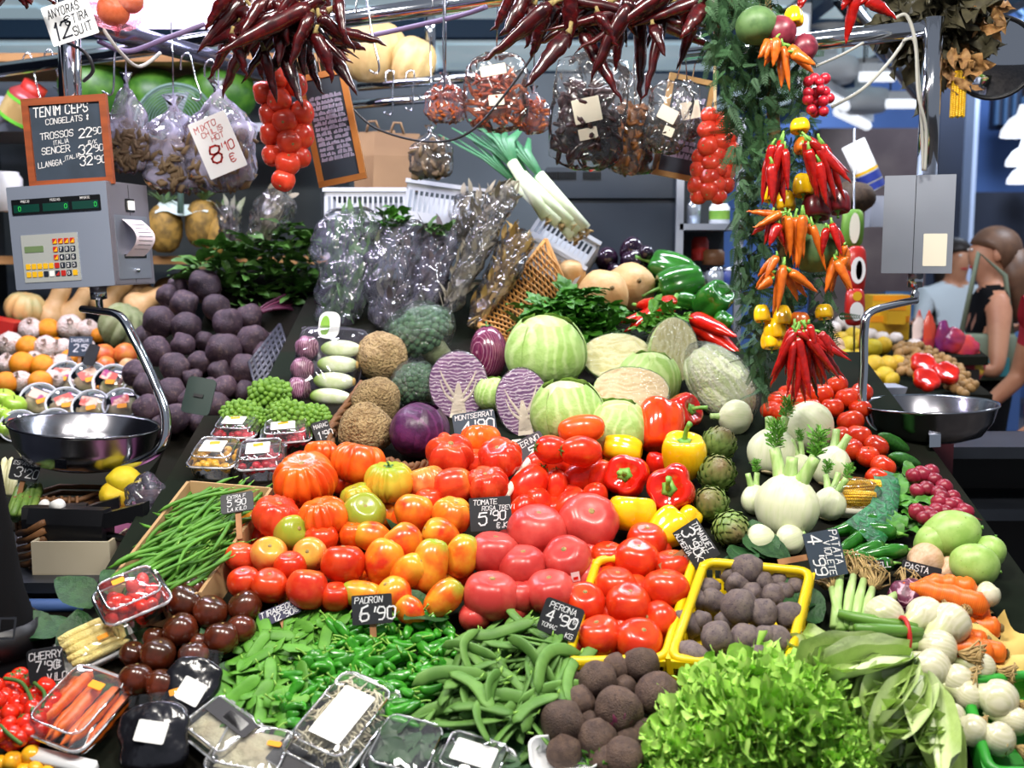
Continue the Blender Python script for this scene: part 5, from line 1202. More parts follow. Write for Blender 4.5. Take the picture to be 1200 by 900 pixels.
# wicker rim left of the celeriac, and basket shelf under the red cabbage
def wicker_rim(label, pxs, h, r=.011, prof=MAIN, m='wicker_dark'):
    pts = spline([S(x, y, h, prof) for x, y in pxs], 8); o = thing('wicker_basket', label, 'basket', tuple(pts[0])); c = pts[0]
    for s in range(3):
        q = []
        for i, p in enumerate(pts):
            a = i * .9 + s * 2.1; q.append(p - c + V((.4 * r * cos(a), .0, .6 * r * sin(a))))
        obj('cane', mk('cane', tube(q, r * .55, 6), MATS[m]), o)
    for i in range(0, len(pts), 2):
        b = pts[i]; obj('stake', mk('stake', tube([b - c, V((b.x, b.y, bed(prof, b.y) + .005)) - c], r * .4, 5), MATS[m]), o)
    for j in (.35, .7):
        obj('cane', mk('cane', tube([V((p.x, p.y, bed(prof, p.y) + h * j)) - c for p in pts], r * .4, 5), MATS[m]), o)
    return o
wicker_rim('dark wicker basket around the celeriac', [(425, 450), (405, 478), (388, 505), (395, 540), (430, 552)], .045)
wicker_rim('dark wicker basket edge under the purple cabbage', [(455, 540), (480, 548), (505, 543), (530, 540)], .04)
# white trays and slats between the tomato heaps
for (a, b, lb) in (((590, 585), (628, 530), 'white crate edge between lobed and plum tomatoes'), ((600, 520), (640, 520), 'white foam tray edge under the red cabbage halves')):
    p, q = S(*a, .05), S(*b, .05); tag(obj('tray_edge', mk('tray_edge', tube([p, (p + q) / 2 + V((0, 0, .003)), q], .008, 8), MATS['paper_cream'])), lb, 'tray')
# big yellow wicker basket leaning upright
W0, W1, W2, W3 = at(640, 280, 2.98), at(668, 345, 2.9), at(585, 405, 2.72), at(562, 380, 2.78)
wk = thing('wicker_basket', 'honey coloured open wicker basket leaning behind the cabbages', 'basket', tuple(W2)); nW = (W1 - W0).cross(W3 - W0).normalized()
PW = lambda u, v, h=0: ((W0 * (1 - u) + W3 * u) * (1 - v) + (W1 * (1 - u) + W2 * u) * v) + nW * h - W2
for i in range(22):
    u = i / 21
    for s, hh in ((.10, .003), (-.10, -.003)):
        obj('cane', mk('cane', tube([PW(min(1, max(0, u - s)), 0, hh), PW(u, .5, hh), PW(min(1, max(0, u + s)), 1, hh)], .0026, 5), MATS['wicker']), wk)
for v in (0, .33, .66, 1): obj('rim_cane', mk('rim_cane', tube([PW(i / 8, v, .004) for i in range(9)], .006 if v in (0, 1) else .003, 6), MATS['wicker']), wk)
for u in (0, 1): obj('rim_cane', mk('rim_cane', tube([PW(u, i / 4, .004) for i in range(5)], .007, 6), MATS['wicker']), wk)
# ------------------------------------------------------------------ purple beetroot heap at left
BT = [(240, 335, 20), (208, 336, 12), (197, 347, 14), (216, 356, 17), (254, 360, 17), (187, 377, 20), (218, 384, 19), (268, 379, 18), (293, 372, 16), (215, 404, 14), (184, 412, 19), (262, 411, 21), (298, 400, 20), (234, 425, 14), (205, 432, 19), (257, 436, 14), (287, 433, 19), (160, 438, 16), (240, 400, 12), (172, 452, 16), (200, 460, 18), (226, 444, 12), (172, 478, 17), (205, 490, 18), (235, 495, 14), (262, 455, 16), (288, 460, 14), (255, 476, 16), (190, 500, 15), (310, 415, 14), (170, 395, 14), (225, 470, 16), (245, 455, 14)]
for i, (px, py, r) in enumerate(BT):
    P = [('root_tail', mk('root_tail', tube(bez((0, 0, -.9), (.1, 0, -1.3), (.5, .2, -1.6), 5), [.13, .07, .05, .03, .02, .012], 6), MATS['beet']))] if i % 3 == 0 else []
    prod('beetroot', round_me('beetroot', 'beet', .95, i % 6 + 40, .1, 1.2, .012, 5, 22, 14, .14), px, py, r, 'purple beetroot in the left heap', 'beetroot', (rnd(-1, 1), rnd(-.7, .4), rnd(-.3, 1)), parts=P, prof=BEET, key='g:purple beetroots in the left heap', lift=.015 if i % 2 else .0)
# grey crate wall beside them
p0, p1, p2, p3 = at(328, 380, 3.0), at(338, 410, 2.85), at(300, 455, 2.6), at(292, 425, 2.75)
mat('crate_grey', '34363f', rough=.5)
gcr = thing('grey_crate', 'grey plastic crate side right of the purple beetroots', 'crate', tuple(p2))
for j in range(6):
    u = j / 5; obj('crate_slat', mk('crate_slat', tube([p0 * (1 - u) + p1 * u - p2, p3 * (1 - u) + p2 * u - p2], .006, 6, (1, .5)), MATS['crate_grey']), gcr)
for j in range(9):
    u = j / 8; obj('crate_upright', mk('crate_upright', tube([p0 * (1 - u) + p3 * u - p2, p1 * (1 - u) + p2 * u - p2], .004, 6), MATS['crate_grey']), gcr)
# ------------------------------------------------------------------ oranges, wrapped fruit, butternuts, melon, mangoes
ORG = [(57, 386, 13), (33, 407, 14), (26, 427, 15), (50, 429, 14), (7, 449, 14), (47, 448, 14), (95, 436, 11), (82, 420, 11), (116, 393, 9), (66, 404, 9)]
for i, (px, py, r) in enumerate(ORG): prod('orange', round_me('orange', 'orange', .97, 1, .01, n=20, mm=12), px, py, r, 'bright orange in the fruit heap under the left scale', 'orange', rrot().col[2].xyz, prof=LEFT, key='oranges under the left scale')
mat('wrapped_fruit', 'e9cfc0', 'f2e6dc', ns=3, rough=.35, coat=.25, bump=.7, bs=7, spots=('dcae98', 3, .6, .72))
WF = [(36, 386, 14), (82, 383, 15), (104, 386, 12), (12, 403, 15), (54, 407, 14), (74, 408, 12), (8, 426, 12), (24, 447, 13), (72, 427, 13), (40, 420, 9), (100, 408, 12), (62, 445, 12)]
for i, (px, py, r) in enumerate(WF):
    tw = ('paper_twist', mk('paper_twist', lathe([(.3, .85), (.14, 1.02), (.25, 1.22)], 9, lambda t, z: 1 + .3 * sin(4 * t) * (z > 1)), MATS['wrapped_fruit']))
    prod('wrapped_fruit', round_me('wrapped_fruit', 'wrapped_fruit', .95, i % 4, .05, 2, .03, 5, 20, 12), px, py, r, 'pale tissue-wrapped fruit between the oranges', 'fruit', (rnd(-.5, .5), -.6, rnd(.2, .8)), parts=[tw], prof=LEFT, group='tissue-wrapped fruits between the oranges')
for i, (px, py, r, d) in enumerate(((63, 362, 21, (.35, .3, 1)), (88, 362, 19, (.5, .2, .8)), (128, 350, 20, (.6, .2, .6)), (170, 355, 20, (.8, 0, .4)), (205, 335, 19, (.7, .3, .6)), (110, 345, 16, (.4, .2, .9)), (150, 345, 18, (.7, .2, .5)), (185, 348, 17, (.9, 0, .3)), (225, 330, 15, (.4, .3, .8)))):
    butternut(px, py, r, 'butternut squash in the row behind the left scale', d, prof=LEFT, key='butternut squashes behind the left scale')
@cached
def ribbed_me(name, m, ribs, amp, sq, seed=0, dim=.15): 
    return mk(name, body(lambda th, ph: ((sin(ph) ** .9 if 0 < ph < pi else 0) * (1 - amp * (1 - abs(cos(ribs * th / 2))) ** 1.5) * cos(th), (sin(ph) ** .9 if 0 < ph < pi else 0) * (1 - amp * (1 - abs(cos(ribs * th / 2))) ** 1.5) * sin(th), cos(ph) * sq - dim * math.exp(-(ph / .35) ** 2)), 44, 16), MATS[m])
mat('gourd_mix', 'b8b078', 'd0a868', ns=1.3, rough=.5, lo=.35, hi=.6)
prod('squash', ribbed_me('squash', 'gourd_mix', 10, .22, .85), 30, 362, 24, 'green and cream ribbed squash at far left under the scale', 'squash', (.2, -.1, 1), prof=LEFT)
prod('melon', ribbed_me('melon', 'melon_green', 9, .3, .95), 144, 382, 28, 'grey-green ribbed melon left of the beetroots', 'melon', (.5, -.2, .8), prof=LEFT, k=1.0)
for i, (px, py, r, m, lb) in enumerate(((122, 416, 14, 'mango', 'reddish mango right of the orange price tag'), (147, 415, 14, 'mango', 'orange-red mango below the ribbed melon'), (124, 428, 11, 'mango', 'small mango above the clear cups'), (150, 430, 11, 'squash', 'peach coloured fruit above the clear cups'), (174, 396, 12, 'squash', 'yellow fruit beside the melon'))):
    prod('mango', round_me('mango', m, .9, i, .04), px, py, r, lb, 'fruit', (.6, -.3, .5), prof=LEFT)
for i, (px, py, r) in enumerate(((4, 468, 14), (17, 476, 14), (2, 484, 11), (14, 492, 14), (0, 497, 10), (6, 503, 10))):
    prod('green_apple', tomato_me('apple_green', 0, 0, .9, 3, .2, n=20, mm=12), px, py, r, 'green apple at the far left edge', 'apple', (.2, -.3, 1), prof=LEFT, key='v:green apples at the far left edge', parts=[('stem', mk('stem', tube([(0, 0, .7), (.05, 0, 1.0)], .05, 5), MATS['squash_stem']))])
# ------------------------------------------------------------------ clear cups with labels
mat('cup_food', '8a8a58', 'b09a70', ns=12, rough=.6, spots=('d8c8a0', 16, .5, .6), rnd=.2)
mat('label_mix', 'd8584a', 'f0c8b0', ns=30, lo=.45, hi=.55, rough=.6, spots=('a83c78', 20, .55, .6), rnd=.1)
mat('cup_rim', 'd8dce0', rough=.25)
CUPS = [(74, 442), (104, 443), (130, 446), (46, 468), (76, 473), (106, 476), (142, 474), (22, 500), (62, 498), (155, 445)]
for i, (px, py) in enumerate(CUPS):
    p = S(px, py, .03, LEFT); k = mpp(p); r = 20 * k; n = V((rnd(-.1, .35), -.95, .75))
    o = tag(obj('clear_cup', mk('clear_cup', lathe([(0, -r * .8), (r * .75, -r * .8), (r * .95, 0), (r * 1.05, r * .06), (r * 1.05, r * .12), (r * .9, r * .14), (r * .8, r * .3), (0, r * .34)], 24), CLAM), None, T4(p) @ aim(n)), None, 'cup')
    obj('rim', mk('rim', tube([(r * 1.06 * cos(t), r * 1.06 * sin(t), r * .1) for t in [j * pi / 12 for j in range(25)]], r * .045, 6), MATS['cup_rim']), o)
    obj('filling', mk('filling', lathe([(0, -r * .74), (r * .68, -r * .74), (r * .84, -r * .05), (r * .5, 0), (0, r * .05)], 18), MATS['cup_food']), o)
    lb = obj('label', mk('label', slab(rrect(r * 1.0, r * .6, r * .06), 0, .001), MATS['label_mix'], False), o, T4((0, r * .1, r * .36)) @ R4(rnd(-.6, .6), 4, 'Z'))
    obj('price_sticker', mk('price_sticker', slab(rrect(r * .55, r * .3, r * .08), 0, .001), MATS['paper_orange'], False), o, T4((r * .15, -r * .3, r * .365)) @ R4(rnd(-.2, .5), 4, 'Z'))
    ordinal('clear cups under the left scale', o, px, 'clear lidded plastic cup with orange sticker behind the left pan')
# red box at far left
b = at(8, 383, 3.75); tag(obj('red_box', mk('red_box', box(-.1, .045, -.05, .05, -.025, .025), MATS['rubber_red'], False), None, T4(b) @ R4(.2, 4, 'Y')), 'small red cardboard box at far left', 'box')
# ------------------------------------------------------------------ berry boxes in front of the romanesco
mat('berry_red', 'b0182a', 'c8283a', ns=3, rough=.3, coat=.3, rnd=.2)
mat('berry_yellow', 'e0a428', 'e8b83c', ns=3, rough=.35, rnd=.1)
bmesh_ = {m: round_me('berry', m, 1.0, 2, .03, n=10, mm=7) for m in ('berry_red', 'berry_yellow')}
def clear_box(px, py, wpx, dpx, hm, label, ang=0, prof=MAIN, lid=True, cat='plastic box', contents=None, lift=.0, m=None):
    M0 = lay(px, py, ang, .006 + lift, prof); k = mpp(M0.translation); W, D = wpx * k, dpx * k
    o = tag(obj('clear_box', mk('clear_box', loft([[V((x * s, y * s, z)) for x, y in rrect(W, D, min(W, D) * .18)] for s, z in ((.86, 0), (.94, hm * .55), (1.03, hm * .6), (1.03, hm * .66), (.93, hm * .7), (.84, hm), (.8, hm * 1.02))]), m or CLAM), None, M0), label, cat)
    rp_ = [V((x * 1.03, y * 1.03, hm * .63)) for x, y in rrect(W, D, min(W, D) * .18)]; obj('rim', mk('rim', tube(rp_ + rp_[:1], .0032, 6), MATS['clear_rim']), o)
    rp_ = [V((x * .83, y * .83, hm)) for x, y in rrect(W, D, min(W, D) * .18)]; obj('lid_edge', mk('lid_edge', tube(rp_ + rp_[:1], .002, 6), MATS['clear_rim']), o)
    return o, W, D, M0
for i, (px, py, w_, d_, m, lb, a) in enumerate(((256, 541, 54, 46, 'berry_yellow', 'clear box of yellow berries', -4), (308, 543, 54, 46, 'berry_red', 'clear box of red berries right of yellow ones', 8), (337, 516, 56, 34, 'berry_red', 'clear box of red berries behind, touching the tag', 10), (280, 510, 50, 34, 'berry_red', 'clear box of red berries behind the yellow ones', -4))):
    o, W, D, M0 = clear_box(px, py + 8, w_, d_ * 1.25, .05, lb + ' with paper label', a)
    for j in range(26):
        x, y = rnd(-.38, .38) * W, rnd(-.38, .38) * D
        bb = tag(obj('berry', bmesh_[m], None, M0 @ T4((x, y, rnd(.009, .03))) @ S4(rnd(.008, .0095))), 'small %s berry inside a clear box by romanesco' % ('yellow' if m == 'berry_yellow' else 'red'), 'berry', ('yellow' if m == 'berry_yellow' else 'red') + ' berries in clear boxes')
    l1 = obj('label', mk('label', slab(rrect(W * .5, D * .45, .003), 0, .0008), MATS['paper_white'], False), o, T4((-W * .05, 0, .0525)))
    obj('price_sticker', mk('price_sticker', slab(rrect(W * .22, D * .12, .002), .0008, .0016), MATS['paper_orange'], False), l1, T4((0, D * .12, 0)) @ R4(.2, 4, 'Z'))
# ------------------------------------------------------------------ asparagus, lemons, bag, price guns box
mat('asparagus', '5a7a34', '7a9444', ns=4, rough=.5, rnd=.12); mat('asparagus_white', 'd8d4a4', 'c8c890', ns=4, rough=.5)
asp = [mk('asparagus', tube([(0, 0, 0), (0, .01, .5), (0, 0, .82), (0, 0, .93), (0, 0, 1)], [.07, .07, .075, .06, .015], 8), MATS[m]) for m in ('asparagus', 'asparagus_white')]
for i in range(10):
    p = at(8 + i * 3.4, 610 - (i % 3) * 3, 2.12 - .012 * (i % 3)); q = at(24 + i * 3.0 - (i % 2) * 4, 566 + (i % 3) * 3, 2.2)
    o = tag(obj('asparagus_spear', asp[0], None, T4(p) @ aim(q - p) @ S4((q - p).length)), 'green asparagus spear below the asparagus tag', 'asparagus', 'green asparagus spears')
for i in range(6):
    p = at(-2 + i * 3.5, 580, 2.3); q = at(6 + i * 2.6, 536 + (i % 3) * 4, 2.38)
    tag(obj('asparagus_spear', asp[1], None, T4(p) @ aim(q - p) @ S4((q - p).length)), 'white asparagus spear behind the asparagus tag', 'asparagus', 'white asparagus spears')
sp_ = thing('seller_counter', 'low dark counter at left carrying lemons and the gun box', 'counter', (-1.0, 2.12, 0))
mat('counter_steel', '3a3f48', '2c3038', ns=2, rough=.4, metal=.4)
obj('top', mk('top', box(-.6, .27, -.19, .2, .975, .995), MATS['counter_steel'], False), sp_)
obj('body', mk('body', box(-.6, .265, -.17, .19, 0, .974), MATS['bench_panel'], False), sp_)
obj('rail', mk('rail', tube([(-.6, -.2, .955), (.27, -.2, .955)], .013, 8), MATS['hall_blue']), sp_)
for px, py, r, lb, d in ((146, 563, 17, 'yellow-green lemon on top of the other by the bag', (-.9, -.3, .2)), (137, 581, 19, 'yellow lemon in front with its tip facing forward', (-.2, -1, .2))):
    p = at(px, py, 2.16); tag(obj('lemon', round_me('lemon', 'lemon', 1.12, 3, .03, n=22, mm=14, top=.18), None, T4(p) @ aim(d) @ S4(r * mpp(p))), lb, 'lemon')
def wooden_box(px0, px1, pyt, pyb, Y, depth, label, m='paper_cream'):
    a, b = at(px0, pyb, Y), at(px1, pyt, Y); o = thing('cardboard_box', label, 'box', (a.x, Y, a.z)); W, H, t = b.x - a.x, b.z - a.z, .005
    for nm, bx in (('front_wall', box(0, W, 0, t, 0, H)), ('back_wall', box(0, W, depth - t, depth, 0, H)), ('side_wall', box(0, t, t, depth - t, 0, H)), ('side_wall', box(W - t, W, t, depth - t, 0, H)), ('bottom', box(0, W, 0, depth, -t, 0))): obj(nm, mk(nm, bx, MATS[m], False), o)
    return o
mat('box_board', 'c9bfa8', 'bdb298', ns=4, rough=.8)
wooden_box(38, 128, 635, 672, 1.98, .13, 'open pale cardboard box holding black labelling guns', 'box_board')
def label_gun(px, py, Y, s, rz, lb):
    o = thing('labelling_gun', lb, 'labelling gun', M=T4(at(px, py, Y)) @ R4(R(rz), 4, 'Z') @ S4(s)); m = MATS['black_plastic']
    obj('gun_body', mk('gun_body', loft([[V((x, y * 1.0, z)) for y, z in ((-.02, -.03), (.02, -.03), (.022, .015), (.012, .04), (-.012, .04), (-.022, .015))] for x in (-.075, -.05, .03, .06)]), m, False), o)
    obj('handle', mk('handle', loft([[V((x + (.09 if i else 0), y, z + (.028 if i else 0))) for y, z in ((-.012, 0), (.012, 0), (.012, .026), (-.012, .026))] for i, x in enumerate((.03, .04))]), m, False), o)
    obj('trigger', mk('trigger', tube([(.05, 0, -.005), (.1, 0, -.012), (.12, 0, .0)], .007, 6), m), o)
    obj('label_roll', mk('label_roll', tube([(-.03, -.008, .042), (-.03, .008, .042)], .011, 14), MATS['paper_white']), o)
    return o
label_gun(88, 622, 2.03, 1.15, -8, 'black labelling gun lying in the pale box, handle to the right')
label_gun(70, 612, 2.1, .9, 12, 'black labelling gun behind, with white roll')
# wicker tray with slats behind the guns
wt = thing('wicker_basket', 'dark brown wicker tray behind the labelling guns', 'basket', tuple(at(70, 592, 2.16)))
for j in range(5):
    z = j * .014 - .045; obj('cane', mk('cane', tube([(-.09, 0, z), (.04, 0, z), (.075, .12, z), (-.055, .13, z), (-.09, 0, z)], .006, 6), MATS['wicker_dark']), wt)
for j in range(9): obj('stake', mk('stake', tube([(-.09 + j * .016, -.004, -.06), (-.09 + j * .016, -.004, .02)], .0035, 5), MATS['wicker_dark']), wt)
wl = thing('wicker_basket', 'dark wicker side at the left below the guns', 'basket', tuple(at(35, 640, 2.02)))
for j in range(7):
    z = .03 - j * .016; obj('cane', mk('cane', tube([(-.03, .02, z - .01), (.0, 0, z), (.035, -.01, z + .02)], .007, 6), MATS['wicker_dark']), wl)
# plastic bag knotted
def crumple(name, px, py, rx, ry, m, seed, Y=None, prof=MAIN, sq=.7, twist=True, lift=0.):
    p = at(px, py, Y) if Y else Sr(px, py, ry, prof, 1.1, lift)[0]; k = mpp(p)
    def fn(t, ph):
        s = sin(ph) ** .7 if 0 < ph < pi else 0; v = V((s * cos(t), s * sin(t) * sq, cos(ph)))
        if twist and ph < .9: v.x *= .5 + .3 * ph; v.y *= .5 + .3 * ph; v.z *= 1.15
        return (v * (1 + .16 * nzv(v, 2.1, seed) + .1 * nzv(v, 5, seed))) * k
    v, f = body(fn, 26, 18); v = [V((a.x * rx, a.y * rx, a.z * ry)) for a in v]
    return mk(name, (v, f), m), p
me, p = crumple('plastic_bag', 172, 580, 26, 22, BAG, 4, 2.1)
pb = tag(obj('plastic_bag', me, None, T4(p)), 'knotted clear plastic bag of dark goods beside the lemons', 'bag'); obj('contents', round_me('contents', 'beet', .8, 3, .1, 2), pb, T4((.005, 0, -.006)) @ S4(.03, .02, .022))
me, p = crumple('plastic_bag', 180, 605, 30, 10, BAG, 8, 2.05); tag(obj('plastic_bag', me, None, T4(p)), 'flattened clear plastic bag lying under the knotted bag', 'bag')
mat('pink_plastic', 'b06a98', rough=.4)
a = at(118, 612, 2.08); tag(obj('pink_crate', mk('pink_crate', box(0, .14, 0, .2, -.075, 0), MATS['pink_plastic'], False), None, T4(a)), 'pink plastic crate under the lemons and bag', 'crate')
# ------------------------------------------------------------------ rails and posts
def pole(name, label, pts, r, m='chrome', n=16, cat='rail'):
    c = V(pts[0]); return tag(obj(name, mk(name, tube([V(p) - c for p in pts], r, n), MATS[m]), None, T4(c)), label, cat)
mat('pipe_dark', '6a6a80', rough=.25, metal=.9)
a, b = at(0, 82, 3.56), at(560, 0, 2.6); dv = b - a
pole('steel_rail', 'long steel rail crossing the top left behind the signs', [a - dv * .25, b + dv * .25], .022)
a, b = at(108, 30, 2.42), at(252, 69, 2.95); pole('steel_rail', 'dark pipe slanting right from the left post', [a, b + (b - a) * .8], .024, 'pipe_dark')
lp = at(84, 215, 2.38); pole('steel_post', 'upright chrome post above the left scale', [lp + V((0, 0, -.02)), at(80, -25, 2.36)], .0235, cat='post')
a, b = at(800, 66, 2.75), at(1098, 32, 2.42)
pole('steel_rail', 'steel rail at upper right behind the greenery garland', [a, b], .0215)
rp = at(1086, 206, 2.42); pole('steel_post', 'upright chrome post above the right scale', [rp, V((rp.x, rp.y, b.z + .02))], .022, cat='post')
a, b = at(420, 101, 3.5), at(560, 90, 3.4); pole('shelf_rail', 'upper hook rail under the pale pumpkins', [a, b], .016)
a, b = at(415, 123, 3.5), at(520, 114, 3.42); pole('shelf_rail', 'lower hook rail under the pale pumpkins', [a, b], .014)
a, b = at(985, -5, 5), at(1078, 108, 5.6); pole('roof_strut', 'slanting steel roof strut left of the right scale post', [a, b], .045, cat='strut')
pole('shelf_post', 'grey steel upright beside the pale pumpkins', [at(504, 90, 3.62), at(504, -20, 3.62)], .018, cat='post')
# wire hooks
def hook(px, py, px2, py2, Y, label, r=.0025, m='chrome'):
    p, q = at(px, py, Y), at(px2, py2, Y); c = p
    pts = [V((-.022, 0, -.02)), V((-.02, 0, .008)), V((-.005, 0, .02)), V((.004, 0, .008)), (q - p) * .5, (q - p) * .95, (q - p) + V((-.008, 0, -.012)), (q - p) + V((-.025, 0, -.004))]
    return tag(obj('wire_hook', mk('wire_hook', tube(spline(pts, 4), r, 6), MATS[m]), None, T4(c)), label, 'hook')
for i, (x, y, x2, y2, Y, lb) in enumerate(((35, 70, 48, 118, 3.49, 'bent wire hook left of the chrome post'), (60, 66, 72, 100, 3.45, 'short wire hook touching the chrome post'), (135, 35, 133, 105, 2.5, 'twin wire hook holding the mushroom bag'), (222, 72, 236, 112, 2.7, 'wire hook above the mixed mushroom bag'), (250, 80, 252, 118, 2.7, 'wire hook above the red price card'), (428, 5, 445, 80, 2.6, 'wire hook beside the long dark chillies'), (518, 0, 521, 100, 2.55, 'wire hanger holding the small chilli bag'), (460, 90, 460, 130, 3.4, 'small hook on the rail under the pumpkin'), (484, 90, 484, 125, 3.4, 'small hook on the rail right of pumpkin'), (745, 45, 742, 95, 2.6, 'thin wire above the amber bag'))):
    hook(x, y, x2, y2, Y, lb)
def cable(label, P, r=.004, m='dark_plastic'):
    pts = spline([at(*p) for p in P], 8); c = pts[0]; tag(obj('cable', mk('cable', tube([p - c for p in pts], r, 6), MATS[m]), None, T4(c)), label, 'cable')
mat('cable_violet', '6a5a80', rough=.5); mat('cable_grey', 'a8a8a0', rough=.5)
cable('thick violet cable sagging between post and chillies', [(115, 48, 2.45), (150, 60, 2.5), (195, 45, 2.5), (240, 28, 2.5)], .006, 'cable_violet')
cable('black cable looping beside the chrome post', [(75, 48, 2.3), (100, 62, 2.3), (109, 82, 2.32), (98, 95, 2.34)], .004)
cable('grey cable loop dangling below the dark pipe', [(118, 30, 2.42), (140, 60, 2.45), (163, 78, 2.5), (188, 62, 2.55)], .004, 'cable_grey')
cable('thin dark cable sagging across the hanging bags', [(405, 118, 2.62), (440, 150, 2.62), (500, 166, 2.6), (550, 155, 2.55), (600, 100, 2.5), (640, 40, 2.45)], .003)
cable('violet cable running along the top rail', [(420, 45, 2.62), (480, 32, 2.6), (540, 18, 2.55), (570, 8, 2.5)], .006, 'cable_violet')
cable('cable looping from rail to the berry cluster', [(955, 78, 2.35), (985, 65, 2.4), (1012, 50, 2.4)], .003, 'cable_grey')
cable('pale cable curving from the post down to the berries', [(1062, 45, 2.38), (1040, 75, 2.38), (1010, 105, 2.36), (975, 125, 2.33)], .004, 'cable_grey')
cable('pale cable running down the right scale post', [(1048, 22, 2.38), (1062, 18, 2.38), (1072, 45, 2.38), (1076, 90, 2.38), (1080, 140, 2.38), (1082, 200, 2.38)], .004, 'cable_grey')
cable('second pale cable tied to the right scale post', [(1058, 48, 2.37), (1072, 50, 2.37), (1076, 110, 2.37), (1085, 150, 2.37), (1084, 200, 2.37)], .0035, 'cable_grey')
# ------------------------------------------------------------------ hanging chillies
def chilli(a, b, Y, w, m, label, group, seed, cat='chilli', name='chilli', hook_=.9, stem=True, sm='dried_chilli_stem', Yb=None, wr=.12):
    p, q = at(*a, Y), at(*b, Yb or Y); k = w * mpp(p) / 1.1
    o = tag(obj(name, chilli_me(m, seed % 9, 5., .55, wr, hook_), None, T4(p) @ aim(p - q, rnd(0, 6.28)) @ S4(k, k, (q - p).length / 5)), label, cat, group)
    if stem: obj('stem', chilli_stem_me(sm), o, S4(1, 1, 1))
    return o
B1 = [(300, 25, 228, 41), (285, 0, 233, 64), (278, 25, 233, 86), (290, 20, 297, 92), (272, 40, 271, 90), (310, 60, 328, 117), (330, 55, 346, 131), (360, 60, 392, 104), (375, 20, 403, 67), (385, 35, 447, 64), (385, 58, 416, 117), (390, 45, 421, 66), (395, -5, 419, 44), (330, -10, 309, 34), (345, 10, 340, 90), (360, 0, 378, 60), (365, 15, 360, 85), (320, 10, 300, 70), (340, -15, 352, 60), (300, -10, 262, 40), (270, -10, 250, 40), (330, 20, 280, 65), (310, -10, 330, 60), (380, -10, 372, 50), (355, -20, 330, 50), (290, 45, 276, 119), (255, -12, 240, 25), (345, 40, 318, 95), (370, 40, 372, 98)]
for x in range(24): B1.append((rnd(270, 390), rnd(-15, 20), rnd(245, 425), rnd(45, 90)))
for i, (a, b, c, d) in enumerate(B1): chilli((a, b), (c, d), 2.12 + .05 * (i % 4), rnd(17, 22), 'dried_chilli', 'shiny dark red dried chilli in the left hanging bunch', 'dried chillies in the left bunch', i)
B2 = [(665, 40, 622, 110), (682, 38, 719, 128), (655, 5, 715, 71), (750, 15, 731, 122), (738, 5, 710, 100), (778, 15, 735, 112), (822, -8, 789, 77), (832, -5, 827, 55), (645, 5, 556, 57), (640, 5, 611, 60), (650, 5, 627, 58), (690, 10, 638, 55), (700, 15, 705, 60), (760, 15, 775, 50), (715, -5, 730, 50), (620, -10, 575, 35), (790, -10, 760, 30), (725, 20, 712, 80), (690, -10, 668, 45), (740, -15, 770, 25), (765, 30, 775, 70), (850, -10, 846, 40), (805, -12, 800, 40), (660, -12, 700, 25), (600, -8, 565, 25)]
for x in range(20): B2.append((rnd(610, 830), rnd(-20, 10), rnd(590, 850), rnd(30, 62)))
for i, (a, b, c, d) in enumerate(B2): chilli((a, b), (c, d), 2.05 + .05 * (i % 4), rnd(18, 24), 'dried_chilli', 'shiny dark red dried chilli in the wide middle bunch', 'dried chillies in the middle bunch', i + 3)
for (c, d, lb) in (((332, -12, 2.18), (400, -40, 2.2), 'string that ties the left chilli bunch'), ((720, -12, 2.12), (780, -40, 2.15), 'string that ties the middle chilli bunch')):
    o = tag(obj('bunch_string', mk('bunch_string', tube([at(*c), at(c[0], c[1] - 60, c[2])], .006, 6), MATS['string'])), lb, 'string')
for i, (a, b, c, d) in enumerate(((5, -8, 12, 12), (22, -8, 22, 12), (35, -8, 42, 10), (48, -10, 48, 6))): chilli((a, b), (c, d), 2.2, 18, 'dried_chilli', 'dried red pepper at the top left corner', 'dried peppers at the top left corner', i)
for i, (a, b, c, d) in enumerate(((1003, -5, 995, 50), (1015, 0, 1045, 30), (1000, -8, 1000, 12), (1030, -8, 1008, 20), (945, -12, 945, 14))): chilli((a, b), (c, d), 2.1, 15, 'chilli_red', 'bright red chilli hanging at the top right', 'red chillies at the top right', i)
# ------------------------------------------------------------------ strings of hanging tomatoes
def tstring(label, items, Y, key, grp, cx):
    y0 = min(i[1] for i in items); y1 = max(i[1] for i in items)
    o = tag(obj('tomato_string', mk('tomato_string', tube([at(cx, y1, Y), at(cx, -20, Y)], .004, 6), MATS['string'])), label, 'string')
    for i, (px, py, r) in enumerate(items):
        t = prod('tomato', tomato_me('t_string', 0, 0, .92, 7, .1, n=24, mm=14), px, py, r, key, 'tomato', (px - cx, -8, rnd(-8, 12)), Y=Y - .012 - .02 * (1 if abs(px - cx) < 10 else 0), key='g:' + grp, parts=[scar(.92, .1)])
tstring('string carrying the left hanging tomatoes', [(325, 92, 13), (347, 100, 14), (309, 109, 14), (327, 117, 15), (316, 134, 14), (354, 132, 15), (334, 142, 15), (317, 157, 14), (354, 159, 15), (339, 166, 15), (319, 182, 13), (352, 184, 13), (337, 191, 15), (332, 211, 14)], 2.4, 'round red tomato on the left hanging string', 'tomatoes on the left string', 334)
